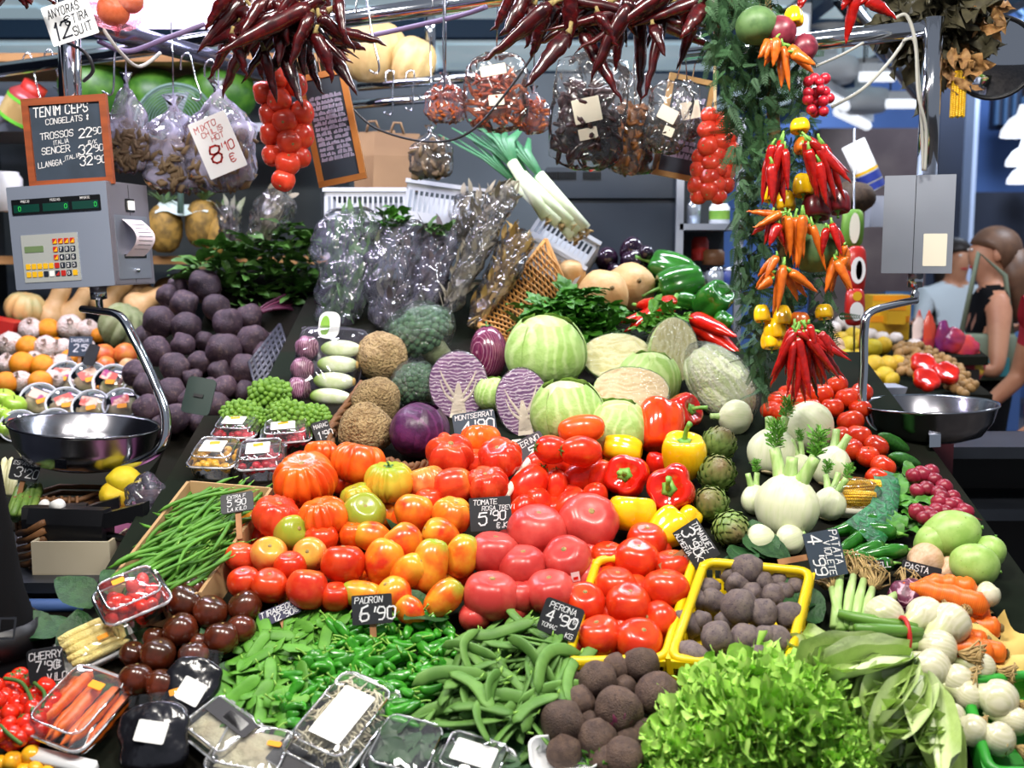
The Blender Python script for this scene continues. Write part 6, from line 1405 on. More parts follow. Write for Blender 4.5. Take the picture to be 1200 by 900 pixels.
tstring('string carrying the right hanging tomatoes', [(831, 135, 10), (847, 140, 10), (829, 152, 12), (843, 152, 10), (855, 160, 11), (845, 166, 11), (830, 171, 13), (857, 175, 11), (841, 180, 10), (820, 184, 10), (851, 185, 12), (834, 190, 12), (861, 190, 11), (820, 199, 12), (842, 198, 10), (850, 202, 12), (832, 207, 12), (840, 216, 11), (817, 217, 12), (851, 216, 11), (832, 223, 12), (819, 229, 11), (842, 230, 10)], 2.6, 'round red tomato on the right hanging string', 'tomatoes on the right string', 838)
# ------------------------------------------------------------------ chalkboards and cards
mat('frame_red', '9a4a24', '84401f', ns=6, rough=.5, stretch=(1, 8, 8)); mat('frame_oak', 'c07a38', 'a8682c', ns=6, rough=.5); mat('frame_pale', 'b89058', 'a88048', ns=6, rough=.5)
def board(px, py, wpx, hpx, Y, label, m, roll=0, yaw=0, tilt=0, fr=.075, lines=(), slate=None, scribble=None):
    p = at(px, py, Y); k = mpp(p); W, H = wpx * k, hpx * k; o = thing('chalkboard', label, 'chalkboard', M=facing(p, yaw, tilt, roll)); f = fr * W
    obj('slate', mk('slate', box(-W / 2 + f * .6, W / 2 - f * .6, -H / 2 + f * .6, H / 2 - f * .6, -.003, .001), slate or M_SLATEB, False), o)
    for nm, b in (('frame_rail', box(-W / 2, W / 2, H / 2 - f, H / 2, -.006, .006)), ('frame_rail', box(-W / 2, W / 2, -H / 2, -H / 2 + f, -.006, .006)), ('frame_stile', box(-W / 2, -W / 2 + f, -H / 2 + f, H / 2 - f, -.006, .006)), ('frame_stile', box(W / 2 - f, W / 2, -H / 2 + f, H / 2 - f, -.006, .006))):
        obj(nm, mk(nm, b, MATS[m], False), o)
    obj('hanger', mk('hanger', tube([(0, H / 2, -.004), (0, H / 2 + .2, -.004)], .0018, 5), MATS['chrome']), o)
    if lines: lettering(o, lines, W, H)
    if scribble:
        rows, sd, cols = scribble; rg = random.Random(sd); mb = MB(); letters = 'NMUAEWRTSIOL'
        for i in range(rows):
            for u0, u1 in cols:
                h = .62 / rows * (1 - 2 * fr); y = 1 - fr * 1.7 - (i + 1) * (1 - 3.4 * fr) / rows; x = u0
                while x < u1:
                    pts = []
                    n = rg.randint(5, 9)
                    for j in range(n): pts.append(((x + j * .016 - .5) * W, (y + (h if j % 2 else 0) * rg.uniform(.6, 1.1) + .015 - .5) * H))
                    for a, b in zip(pts, pts[1:]):
                        dx, dy = b[0] - a[0], b[1] - a[1]; l = math.hypot(dx, dy) or 1e-6; w2 = .0017; dx, dy = dx / l * w2, dy / l * w2
                        mb.add(([(a[0] - dy, a[1] + dx, 0), (a[0] + dy, a[1] - dx, 0), (b[0] + dy, b[1] - dx, 0), (b[0] - dy, b[1] + dx, 0)], [(0, 1, 2, 3)]))
                    x += n * .016 + .02
        obj('lettering', mb.build('lettering', mat('chalk_violet', 'b4b0d0', rough=.9), smooth=False), o, T4((0, 0, .0022)))
    return o
board(80, 166, 102, 103, 2.33, 'red-brown framed chalkboard about frozen ceps on the left scale', 'frame_red', roll=3, yaw=-4, fr=.08, lines=(
    ('TENIM CEPS', .13, .79, .10, 3, .5), ('CONGELATS *', .26, .70, .06, 3), ('TROSSOS', .18, .535, .07, 4), ('22', .64, .53, .10, 4), ("'90", .77, .56, .07, 4), ('ITALIA', .32, .47, .045, 6), ('€/K', .74, .45, .045, 6),
    ('SENCER', .18, .37, .07, 4), ('32', .62, .34, .105, 4), ("'90", .77, .37, .07, 4), ('ITALIA', .44, .29, .045, 10), ('LLANGGA-', .12, .22, .06, 6, .5), ('32', .62, .22, .10, 4), ("'90", .77, .235, .08, 4)))
board(389, 150, 58, 130, 2.5, 'tall oak framed chalkboard with dense chalk writing behind tomatoes', 'frame_oak', roll=11, yaw=-6, fr=.12, scribble=(13, 3, ((.17, .48), (.53, .82))))
board(801, 150, 56, 118, 2.72, 'pale framed chalkboard with faint writing at right', 'frame_pale', roll=-10, yaw=8, fr=.11, scribble=(9, 5, ((.18, .8),)))
M_RED = mat('ink_red', 'c01c18', rough=.7); M_INK = mat('ink_black', '1c2030', rough=.7)
mat('card', 'e6e8ea', rough=.8)
def card(px, py, wpx, hpx, Y, label, lines, m, roll, yaw=0, tilt=0):
    p = at(px, py, Y); k = mpp(p); W, H = wpx * k, hpx * k
    o = tag(obj('price_card', mk('price_card', slab(rrect(W, H, .003), -.0008, .0008), MATS['card'], False), None, facing(p, yaw, tilt, roll)), label, 'card'); lettering(o, lines, W, H, m, .0016); return o
card(82, 24, 57, 46, 2.26, 'tilted white card with black ink at the top left', (('ANYORAS', .1, .68, .2, 2, .42), ('12', .08, .12, .4, 2), ('€', .4, .4, .22, 4), ('TIRA', .56, .42, .2, 4, .4), ('SUIT', .5, .1, .22, 4, .45)), M_INK, 17)
card(255, 170, 47, 68, 2.53, 'cream card with red ink on the mushroom bag', (('MIXTO', .1, .8, .10, 4, .7), ('CHILIS', .22, .69, .085, 4, .7), ('HOT', .42, .58, .09, 4, .7), ('8', .24, .22, .28, 4), ("'10", .52, .34, .15, 4), ('€', .66, .14, .14, 4)), M_RED, 22)
# ------------------------------------------------------------------ hanging bags
mat('mushroom_dry', '5f4c38', '7a654a', ns=6, rough=.8, rnd=.2); mat('chilli_flake', 'a8401c', 'c86a28', ns=8, rough=.5, rnd=.2); mat('raisin_dark', '2c1a20', '40262a', ns=8, rough=.35); mat('amber_dry', 'a06828', '7c4a1c', ns=6, rough=.5); mat('tea_dark', '4a3828', '38281c', ns=8, rough=.7); mat('twine_bits', '84766a', '6a5c50', ns=8, rough=.8)
chip = [body(lambda t, p: (sin(p) * cos(t) * 1., sin(p) * sin(t) * .7, cos(p) * .25), 6, 4), body(lambda t, p: (sin(p) * cos(t) * .3, sin(p) * sin(t) * .3, cos(p) * 1.2), 6, 5)]
def hangbag(px, py, wpx, hpx, Y, label, cm, labels=(), kind=0, cs=5., seed=1, fillh=.8, film_=None, n=90, roll=0, tied=True, thick=.4):
    rg = random.Random(seed); p = at(px, py, Y); k = mpp(p); W, H = wpx * k / 2, hpx * k / 2
    def fn(t, ph):
        z = cos(ph); s = (max(0, 1 - abs(z) ** 6)) ** .5; wx = s * (1 if z < .3 else max(.16, 1 - (z - .3) * 1.15) if tied else 1)
        v = V((wx * cos(t), wx * sin(t) * thick, z))
        return V((v.x * W, v.y * W, v.z * H)) * (1 + .10 * nzv(v, 2.2, seed) + .07 * nzv(v, 5.5, seed))
    o = tag(obj('hanging_bag', mk('hanging_bag', body(fn, 30, 22), film_ or BAG), None, facing(p, 0, 0, roll) @ R4(-pi / 2, 4, 'X')), label, 'bag')
    it = []
    for i in range(n):
        z = rg.uniform(-.88, -.88 + 1.8 * fillh); a = rg.uniform(0, 6.28); s = math.sqrt(max(.05, 1 - abs(z) ** 5)) * (1 if z < .2 else .75) * .85
        it.append((kind if kind < 2 else i % 2, T4((s * W * cos(a) * rg.uniform(.55, 1), s * W * thick * sin(a) * .9, z * H * .95)) @ rrot() @ S4(cs * k)))
    it.append((0, S4(W * .55, W * thick * .6, H * .2) @ T4((0, 0, -1)))); it.append((0, S4(W * .6, W * thick * .7, H * .75 * fillh * 4)  @ T4((0, 0, -.06))))
    obj('contents', scatter_mesh('contents', chip, it, MATS[cm]), o)['kind'] = 'stuff'
    for (u, v, lw, lh, lr) in labels:
        obj('label', mk('label', slab(rrect(lw * k, lh * k, .002), 0, .0008), MATS['paper_cream'], False), o, R4(pi / 2, 4, 'X') @ T4((u * W, v * H, W * thick * 1.06)) @ R4(R(lr), 4, 'Z'))
    obj('hanger', mk('hanger', tube([(0, 0, H), (.003, 0, H + .12), (0, 0, H + .24)], .0018, 5), MATS['chrome']), o)
    if tied: obj('knot', mk('knot', lathe([(.0, .86 * H), (.13 * W, .9 * H), (.1 * W, 1. * H), (.3 * W, 1.22 * H)], 10, lambda t, z: 1 + .25 * sin(4 * t)), film_ or BAG), o)
    return o
hangbag(150, 150, 46, 104, 2.62, 'clear bag of dried mushrooms beside the left chalkboard', 'mushroom_dry', fillh=.4, cs=11, seed=2, n=130, film_=BAGV)
hangbag(205, 175, 80, 100, 2.66, 'crumpled bag of dried mushrooms left of the red card', 'mushroom_dry', fillh=.55, n=150, cs=13, seed=3, thick=.6, film_=BAGV)
hangbag(258, 165, 84, 116, 2.6, 'large crumpled bag of dried mushrooms behind the red card', 'mushroom_dry', fillh=.55, n=160, cs=14, seed=4, thick=.6, film_=BAGV)
hangbag(522, 118, 50, 52, 2.6, 'small knotted bag of red chillies left of others', 'chilli_flake', kind=1, cs=7, seed=5)
hangbag(582, 108, 76, 90, 2.58, 'clear bag of orange dried chillies with white labels', 'chilli_flake', ((-.1, .5, 30, 12, 10), (.0, -.25, 18, 12, 5)), 1, 8, 6, .8, BAGC, 120, tied=False)
hangbag(625, 132, 40, 50, 2.68, 'small bag of dark red chillies between larger bags', 'chilli_flake', kind=1, cs=6, seed=7)
hangbag(690, 132, 88, 138, 2.5, 'large clear bag of black dried peppers with two white labels', 'raisin_dark', ((-.08, .0, 32, 28, 18), (.02, -.38, 22, 13, 18)), 2, 12, 8, .75, BAGC, 110, -6, False)
hangbag(737, 145, 48, 120, 2.62, 'bag of amber dried slices right of the black peppers', 'amber_dry', (), 0, 9, 9, .7, BAGC, 80, -8, False)
hangbag(742, 175, 60, 60, 2.7, 'bag of dark tea-like leaves beneath the amber slices', 'tea_dark', (), 0, 8, 10, .8, BAGC, 80, 0, False)
hangbag(783, 138, 52, 84, 2.6, 'clear bag with white label in front of right chalkboard', 'tea_dark', ((-.1, .05, 22, 16, -15), (.1, -.4, 12, 11, -10)), 0, 6, 11, .4, BAGC, 70, -12, False)
hangbag(808, 130, 30, 70, 2.66, 'narrow clear bag with white label and black seeds', 'raisin_dark', ((0, 0, 22, 20, 5),), 0, 4, 12, .3, BAGC, 60, 6, False)
hangbag(505, 182, 52, 56, 3.0, 'clear bag of brown mushrooms behind the leeks', 'mushroom_dry', (), 0, 9, 13, .8, BAGC, 60)
# ------------------------------------------------------------------ red onion net at the top left
mat('onion_tan', 'cc9a60', 'bc8448', ns=2, rough=.4)
NETR = film('red_net', 'ffd8dc', .07, .4, .2, 90, .2, 'd83050')
for px, py, r, lb in ((133, 12, 19, 'tan onion in the red net at the top left'), (152, 0, 16, 'second tan onion in the red net, higher')): prod('onion', onion_me('onion_tan', 1, .3), px, py, r, lb, 'onion', (.3, -.2, 1), Y=2.3)
me, p = crumple('onion_net', 136, 8, 32, 26, NETR, 3, 2.3, sq=.8); nt_ = tag(obj('onion_net', me, None, T4(p)), 'red net holding tan onions at the top left', 'net')
obj('net_tail', mk('net_tail', tube([(0, 0, -.035), (.0, 0, -.06)], [.012, .004], 8), NETR), nt_)
# ------------------------------------------------------------------ greenery garland at right
YG = 1.98
mat('thuja', '264a2a', '345c34', ns=10, rough=.7, rnd=.1)
def sprig_vf():
    mb = MB(); q = [(0, 0, 0), (.05, .12, .01), (0, .3, 0), (-.05, .12, .01)]
    for i in range(9):
        t = i / 9
        for s in (-1, 1): mb.add((q, [(0, 1, 2, 3)]), T4((0, t, 0)) @ R4(s * .75, 4, 'Z') @ S4(1.1 - .6 * t))
    mb.add(([(-.012, 0, 0), (.012, 0, 0), (.004, 1.1, 0), (-.004, 1.1, 0)], [(0, 1, 2, 3)])); return mb.v, mb.f
spr = [sprig_vf()]; it = []
rg = random.Random(5)
gp = fill([(822, -20), (905, -20), (925, 40), (905, 120), (895, 230), (900, 310), (890, 370), (905, 430), (895, 470), (880, 430), (868, 350), (858, 290), (866, 200), (850, 120), (830, 60)], 950, 9, 2) + fill([(905, 40), (950, 60), (965, 300), (985, 370), (975, 400), (910, 420), (900, 250)], 430, 10, 3)
gc = at(900, 0, YG)
for px, py in gp:
    d = V((rg.uniform(-.7, .7), rg.uniform(-.6, .6), rg.uniform(-1.2, .1)))
    it.append((0, T4(at(px, py, YG + .05 + rg.uniform(-.03, .08)) - gc) @ d.to_track_quat('Y', 'Z').to_matrix().to_4x4() @ R4(rg.uniform(0, 6), 4, 'Y') @ S4(rg.uniform(.026, .05))))
gl_ = thing('garland', 'long hanging garland of conifer greenery', 'garland', tuple(gc))
f_ = obj('greenery', scatter_mesh('greenery', spr, it, MATS['thuja']), gl_); f_['kind'] = 'stuff'
obj('branch', mk('branch', tube(spline([at(895, -20, YG + .1) - gc, at(905, 120, YG + .1) - gc, at(915, 250, YG + .1) - gc, at(925, 380, YG + .1) - gc, at(935, 440, YG + .1) - gc], 5), .012, 8), MATS['squash_stem']), gl_)
def gar(px, py, r, m, lb, sq=1., d=(0, -.3, -1), Y=YG, kind='pepper', lob=4, cat='pepper', nm=None):
    me = pepper_me(m, lob, 3, sq) if kind == 'pepper' else round_me(nm or 'gourd', m, sq, 3, .04, 1.2)
    return prod(nm or 'hanging_pepper', me, px, py, r, lb, cat, d, Y=Y, parts=[('stem', stem_me('p_stem', .5, .1, .15, .22), T4((0, 0, sq * .65)))] if kind == 'pepper' else ())
mat('p_dark', '5a1018', '7a1820', ns=1.5, rough=.3, coat=.3); mat('onion_red', '6a2030', '8a3444', ns=1.5, rough=.35); mat('gourd_green', '4a6a3c', '5a7a48', ns=2, rough=.5)
gar(914, 38, 19, 'onion_red', 'dark red round onion at the top of the garland', 1, kind='r', nm='onion', cat='onion'); gar(943, 56, 15, 'onion_red', 'dark red small onion right of the top one', 1.1, kind='r', nm='onion', cat='onion')
gar(886, 30, 24, 'gourd_green', 'dark green gourd hidden in the garland top', .9, kind='r', nm='gourd', cat='gourd'); gar(957, 291, 29, 'gourd_green', 'green round squash in the middle of the garland', 1, kind='r', nm='gourd', cat='gourd', Y=YG - .02)
gar(937, 148, 13, 'p_yellow', 'small yellow pepper under the berries', .8); gar(942, 171, 13, 'chilli_orange', 'small orange pepper below the yellow one under berries', .9)
for px, py, r, lb in ((941, 218, 14, 'yellow pepper above the dark red ones'), (921, 236, 12, 'yellow pepper left of the dark red ones'), (902, 228, 10, 'yellow pepper at the left edge of red chillies'), (908, 386, 14, 'lower yellow pepper beside the orange one'), (917, 371, 13, 'middle yellow pepper beside orange one'), (893, 368, 11, 'yellow pepper at the left edge of garland'), (904, 398, 13, 'lowest yellow pepper above the red cluster'), (930, 20, 12, 'yellow pepper at the top of garland')): gar(px, py, r, 'p_yellow', lb, 1.15)
gar(957, 243, 20, 'p_dark', 'large dark red pepper above the green squash', .95); gar(981, 237, 16, 'p_dark', 'dark red pepper at right above the green squash', 1.1)
gar(936, 376, 15, 'chilli_orange', 'crumpled orange pepper above the bottom red chillies', .75, lob=5); gar(966, 366, 12, 'p_yellow', 'yellow-orange pepper at right near the bottom', .9)
for i in range(15):
    prod('berry', round_me('berry', 'berry_red', 1., 2, .03, n=10, mm=7), 945 + 7 * (i % 4) + rnd(-3, 3) + (i // 4) * 1.5, 94 + (i // 4) * 12 + rnd(-3, 3), rnd(5.5, 7), 'dark red round berry in the garland cluster', 'berry', Y=YG - .01 + .015 * (i % 2), group='berries in the garland')
CH = [(915, 165, 905, 230, 'r'), (905, 170, 893, 215, 'r'), (920, 175, 925, 225, 'r'), (900, 185, 900, 240, 'r'), (915, 190, 912, 245, 'r'), (950, 165, 998, 200, 'r'), (955, 172, 985, 220, 'r'), (950, 180, 970, 225, 'r'), (948, 175, 960, 232, 'r'), (965, 170, 992, 235, 'r'), (945, 165, 955, 205, 'r'), (960, 190, 975, 240, 'r'),
      (921, 252, 919, 300, 'o'), (932, 255, 926, 314, 'o'), (940, 252, 942, 314, 'o'), (948, 262, 959, 318, 'o'), (936, 260, 937, 303, 'o'), (915, 250, 880, 260, 'o'), (917, 312, 906, 370, 'o'), (920, 315, 932, 355, 'o'), (926, 318, 957, 347, 'o'), (905, 320, 890, 340, 'o'), (980, 300, 972, 345, 'o'), (980, 305, 998, 340, 'o'), (985, 300, 996, 320, 'o'), (978, 310, 980, 342, 'o'), (910, 300, 900, 330, 'o'), (988, 290, 990, 315, 'o'),
      (918, 55, 925, 108, 'o'), (910, 45, 900, 78, 'o'), (925, 55, 953, 86, 'o'), (905, 50, 892, 70, 'o'), (975, 262, 985, 300, 'r'), (972, 270, 968, 305, 'r'), (905, 250, 890, 285, 'r'), (912, 262, 905, 290, 'r'),
      (930, 385, 912, 445, 'r'), (935, 390, 928, 445, 'r'), (935, 395, 940, 455, 'r'), (938, 385, 960, 425, 'r'), (940, 390, 996, 423, 'r'), (945, 385, 975, 440, 'r'), (950, 395, 985, 448, 'r'), (945, 400, 955, 455, 'r'), (930, 400, 915, 465, 'r'), (940, 405, 930, 472, 'r'), (950, 400, 965, 452, 'r'), (948, 380, 955, 410, 'r'), (935, 410, 948, 470, 'r'), (960, 390, 980, 415, 'r')]
CH += [(a + rnd(-5, 5), b + rnd(-3, 8), c + rnd(-9, 9), d + rnd(-8, 3), t) for a, b, c, d, t in CH]
for i, (a, b, c, d, t) in enumerate(CH):
    chilli((a, b), (c, d), YG - .045 - .014 * (i % 3), rnd(11, 15), 'chilli_red' if t == 'r' else 'chilli_orange', 'thin red chilli hanging in the garland' if t == 'r' else 'thin orange chilli hanging in the garland', 'red chillies in the garland' if t == 'r' else 'orange chillies in the garland', i, sm='p_stem', hook_=.5, wr=.06)
chilli((936, 420), (935, 478), YG, 8, 'dried_chilli', 'dark dried chilli hanging lowest from the garland', None, 2); chilli((948, 430), (951, 470), YG, 8, 'dried_chilli', 'dark dried chilli just right of the lowest one', None, 4)
# ------------------------------------------------------------------ dried leaves, corn and mirror at the top right
mat('dry_leaf', '8a6238', 'a07a4a', ns=5, rough=.7, rnd=.25); mat('dry_olive', '3c3826', '4a4630', ns=6, rough=.7, rnd=.2)
dlf = [leaf_me('dry_leaf', 'dry_leaf', 1, .22, .4, .2, s, .12) for s in range(3)]; dlo = [leaf_me('dry_leaf', 'dry_olive', 1, .2, .3, .2, s, .12) for s in range(3)]
def dryb(label, P, n, mes, Lr, Y, seed):
    rg = random.Random(seed); c = at(*P[0], Y); o = thing('dried_bunch', label, 'dried bunch', tuple(c))
    for i, (px, py) in enumerate(fill(P, n, seed, 2)):
        d = V((rg.uniform(-.8, .8), rg.uniform(-.8, .3), rg.uniform(-1.3, .1))); obj('dry_leaf', mes[i % 3], o, T4(at(px, py, Y + rg.uniform(-.06, .06)) - c) @ d.to_track_quat('Y', 'Z').to_matrix().to_4x4() @ R4(rg.uniform(0, 6), 4, 'Y') @ S4(rg.uniform(*Lr)))
    return o
dryb('bundle of dark dried herbs hanging above the right post', [(1030, -20), (1150, -20), (1130, 40), (1105, 75), (1085, 60), (1045, 20)], 150, dlo, (.08, .14), 2.55, 3)
dryb('pale dried corn husks hanging beside the mirror', [(1100, 60), (1135, 50), (1145, 80), (1130, 95), (1105, 95)], 34, dlf, (.04, .065), 2.48, 4)
dryb('dried pale husks at the top right of the herbs', [(1148, -10), (1172, -10), (1165, 40), (1148, 45)], 14, dlf, (.03, .05), 2.48, 6)
prod('corn_cob', corn_me(), 1123, 110, 26, 'dried corn cob hanging among the husks', 'corn', (0, 0, 1), Y=2.45, sc=(.8, .8, 1))
mat('mirror', 'c0c4cc', rough=.04, metal=1.); mat('rim_black', '101014', rough=.4)
p = at(1166, 68, 2.62); k = mpp(p); r = 46 * k
mr = tag(obj('convex_mirror', mk('convex_mirror', lathe([(0, r * .32), (r * .4, r * .27), (r * .75, r * .13), (r * .96, 0)], 36), MATS['mirror']), None, T4(p) @ aim((-.25, -1, -.15))), 'round convex mirror behind the dried husks', 'mirror')
obj('mirror_rim', mk('mirror_rim', tube([(r * cos(t), r * sin(t), 0) for t in [i * pi / 20 for i in range(41)]], r * .05, 8), MATS['rim_black']), mr)
obj('mirror_back', mk('mirror_back', lathe([(r * .98, -.005), (r * .6, -r * .1), (0, -r * .12)], 30), MATS['rim_black']), mr)
# ------------------------------------------------------------------ hanging scales
def pan(px, py, rpx, Y, label, depth, roll, armpts, foot):
    p = at(px, py, Y); k = mpp(p); r = rpx * k; d = depth * k; Mp = T4(p) @ R4(R(roll), 4, 'Y')
    o = thing('scale_pan', label, 'scale pan', M=Mp)
    prof = [(0, -d), (r * .55, -d), (r * .78, -d * .85), (r * .93, -d * .45), (r * .99, -.004), (r * 1.02, 0), (r * 1.015, .004), (r * .98, .0), (r * .91, -d * .45), (r * .76, -d * .8), (r * .54, -d * .93), (0, -d * .93)]
    obj('bowl', mk('bowl', lathe(prof, 48), MATS['pan_steel']), o)
    A = spline([at(*a) for a in armpts], 6); Mi = Mp.inverted()
    obj('arm', mk('arm', tube([Mi @ q for q in A], .011, 12, (1, .75)), MATS['chrome']), o)
    f = at(*foot, Y - r * .86); obj('foot_clip', mk('foot_clip', box(-.012, .012, -.004, .004, -.014, .014), MATS['chrome'], False), o, T4(Mi @ f))
    return o
pan(100, 499, 83, 2.24, 'steel weighing pan hanging from the left scale', 47, 4.5, [(97, 362, 2.34), (112, 364, 2.32), (140, 370, 2.28), (158, 398, 2.25), (182, 450, 2.22), (195, 490, 2.2), (188, 525, 2.18), (150, 545, 2.18), (105, 547, 2.2)], (72, 541))
pan(1087, 474, 77, 2.36, 'steel weighing pan hanging from the right scale', 40, -2, [(1073, 352, 2.42), (1052, 356, 2.4), (1020, 366, 2.38), (1013, 385, 2.37), (1012, 430, 2.36), (1011, 475, 2.35), (1022, 503, 2.34), (1060, 514, 2.34), (1090, 516, 2.34)], (1095, 516))
def key(o, x, y, s, m, txt=None, m2=None, k=1):
    b = obj('key', mk('key', slab(rrect(s, s * 1.1, s * .15), 0, .0015), MATS[m], False), o, T4((x, y, .001)))
    if m2: obj('key_half', mk('key_half', slab([(-s * .42, -s * .45), (s * .42, -s * .45), (s * .42, s * .45)], .0015, .002), MATS[m2], False), b)
    if txt:
        mb = MB(); strokes(mb, txt, -s * .2, -s * .32, s * .62, w=s * .13, lean=0, jit=0); obj('digit', mb.build('digit', M_CHALK, smooth=False), b, T4((0, 0, .0025)))
mat('scale_face', '9ea8bc', 'a8b2c6', ns=2, rough=.38, metal=.55); mat('scale_side', '8a868c', '94909a', ns=3, rough=.4, metal=.7); mat('keypad', 'a2a6a4', rough=.6); mat('display_black', '0e1012', rough=.2); mat('display_green', '0a3a30', rough=.15, coat=.4); mat('led', '30c84c', emit=.8); mat('lcd', '6a8058', rough=.3); mat('key_navy', '1c2434', rough=.5); mat('receipt', 'e8d8e0', rough=.8)
p = at(71, 277, 2.32); k = mpp(p); W, H, D = 128 * k, 121 * k, .17
sc_ = thing('hanging_scale', 'grey market scale head with keypad and display at left', 'scale', M=facing(p, -10, 0, 3))
obj('housing', mk('housing', loft([[V((x * W / 2 + s, y * H / 2, z)) for x, y in ((-1, -1), (1, -1), (1, 1), (-1, 1))] for z, s in ((-D, 0), (0, 0))]), MATS['scale_side'], False), sc_)
fp = obj('front_panel', mk('front_panel', slab(rrect(W * .995, H * .995, .003), 0, .002), MATS['scale_face'], False), sc_)
dp = obj('display', mk('display', slab(rrect(W * .89, H * .15, .002), .002, .004), MATS['display_black'], False), sc_, T4((-.002, H * .3, 0)))
for i in range(3):
    g = obj('display_window', mk('display_window', slab(rrect(W * .26, H * .075, .001), .004, .0045), MATS['display_green'], False), dp, T4(((i - 1) * W * .295, -H * .015, 0)))
    mb = MB(); strokes(mb, '0', W * (.09 if i else -.08), -H * .02, H * .04, w=.0008, lean=0, jit=0); obj('digit', mb.build('digit', MATS['led'], smooth=False), g, T4((0, 0, .005)))
    mb = MB(); strokes(mb, ('PRECIO', 'PESO KG', 'IMPORTE')[i], -W * .05, H * .042, H * .02, w=.0006, lean=0, jit=0); obj('lettering', mb.build('lettering', M_CHALK, smooth=False), dp, T4(((i - 1) * W * .295, 0, .0046)))
kp = obj('keypad', mk('keypad', slab(rrect(W * .57, H * .46, .002), .002, .0035), MATS['keypad'], False), sc_, T4((-W * .11, -H * .2, 0)))
obj('key_screen', mk('key_screen', slab(rrect(W * .19, H * .06, .001), .0035, .0045), MATS['lcd'], False), kp, T4((-W * .16, H * .09, 0)))
ks = W * .045; gx, gy = W * .0585, H * .077
mat('key_yellow', 'e8b418', rough=.5)
for r_, row in enumerate(('....ddddY'.replace('.', ' '), '', '', '', '')): pass
rows = [[None] * 5 + ['ry'] * 4, [None] * 5 + ['ry', '7', '8', '9'], [None] * 5 + ['ry', '4', '5', '6'], ['y'] * 5 + ['r', '1', '2', '3'], ['y'] * 3 + ['n', 'w', 'nr', 'r', '0', 'y']]
for j, row in enumerate(rows):
    for i, c in enumerate(row):
        if not c: continue
        x, y = -W * .235 + i * gx, H * .155 - j * gy
        key(kp, x, y + .0, ks, {'ry': 'rubber_red', 'y': 'key_yellow', 'r': 'rubber_red', 'w': 'paper_white', 'n': 'key_navy', 'nr': 'key_navy'}.get(c, 'key_navy'), c if c.isdigit() else None, {'ry': 'key_yellow', 'nr': 'rubber_red'}.get(c))
for ch in [c for c in kp.children if c.name.startswith('key') and not c.name.startswith('key_')]: ch.location.z = .0035
SD = T4((W / 2, 0, -D / 2)) @ R4(pi / 2, 4, 'Y')   # right side of the housing
sd = obj('side_panel', mk('side_panel', slab(rrect(D * .96, H * .98, .002), 0, .0012), MATS['scale_side'], False), sc_, SD)
obj('seam', mk('seam', box(-.0006, .0006, -H * .48, H * .48, .0012, .0016), MATS['display_black'], False), sd)
obj('printer_door', mk('printer_door', slab(rrect(D * .8, H * .62, .002), .0012, .003), MATS['steel_panel'], False), sd, T4((0, -H * .13, 0)))
obj('slot', mk('slot', slab(rrect(D * .55, .009, .001), .003, .0036), MATS['display_black'], False), sd, T4((.004, -H * .22, 0)))
sw = obj('switch', mk('switch', slab(rrect(D * .2, H * .13, .002), .0012, .004), MATS['display_black'], False), sd, T4((0, H * .28, 0))); obj('switch_rocker', mk('switch_rocker', slab(rrect(D * .13, H * .09, .001), .004, .008), MATS['paper_white'], False), sw)
rc = obj('receipt', mk('receipt', sheet(lambda u, v: ((u - .5) * D * .48, -H * .22 + H * .36 * v, .004 + .03 * sin(pi * v)), 2, 14), MATS['receipt']), sd)
for i in range(7): obj('print_line', mk('print_line', sheet(lambda u, v, i=i: ((u - .5) * D * .34, -H * .22 + H * .36 * ((i + 1.6 + v * .16) / 9), .0046 + .03 * sin(pi * (i + 1.6) / 9)), 1, 1), MATS['key_navy']), rc)
obj('knob', mk('knob', lathe([(.005, 0), (.005, .006), (0, .008)], 10), MATS['chrome']), sd, T4((.004, -H * .36, .003)))
obj('collar', mk('collar', lathe([(0, -.05), (.008, -.05), (.008, -.03), (.018, -.028), (.018, .0), (0, 0)], 18), MATS['chrome']), sc_, T4((.03, -H / 2, -D * .45)) @ R4(-pi / 2, 4, 'X'))
# right scale head
p = at(1076, 263, 2.4); k = mpp(p); W, H = 78 * k, 114 * k
s2 = thing('hanging_scale', 'plain grey scale head with blank label at right', 'scale', M=facing(p, -20, 0, 0))
obj('housing', mk('housing', box(-W / 2, W / 2, -H / 2, H / 2, -.11, 0), MATS['steel_panel'], False), s2); obj('seam', mk('seam', box(-.001, .0004, -H / 2, H / 2, 0, .0006), MATS['display_black'], False), s2, T4((-W * .05, 0, 0)))
obj('label', mk('label', slab(rrect(W * .33, H * .33, .002), 0, .001), MATS['paper_cream'], False), s2, T4((W * .25, -H * .26, 0)))
obj('collar', mk('collar', lathe([(0, -.07), (.008, -.068), (.01, -.045), (.006, -.04), (.006, -.034), (.017, -.032), (.017, 0), (0, 0)], 18), MATS['chrome']), s2, T4((0, -H / 2, -.05)) @ R4(-pi / 2, 4, 'X'))
obj('bracket', mk('bracket', box(-.016, .016, 0, .045, -.065, -.035), MATS['chrome'], False), s2, T4((.01, H / 2, 0)))
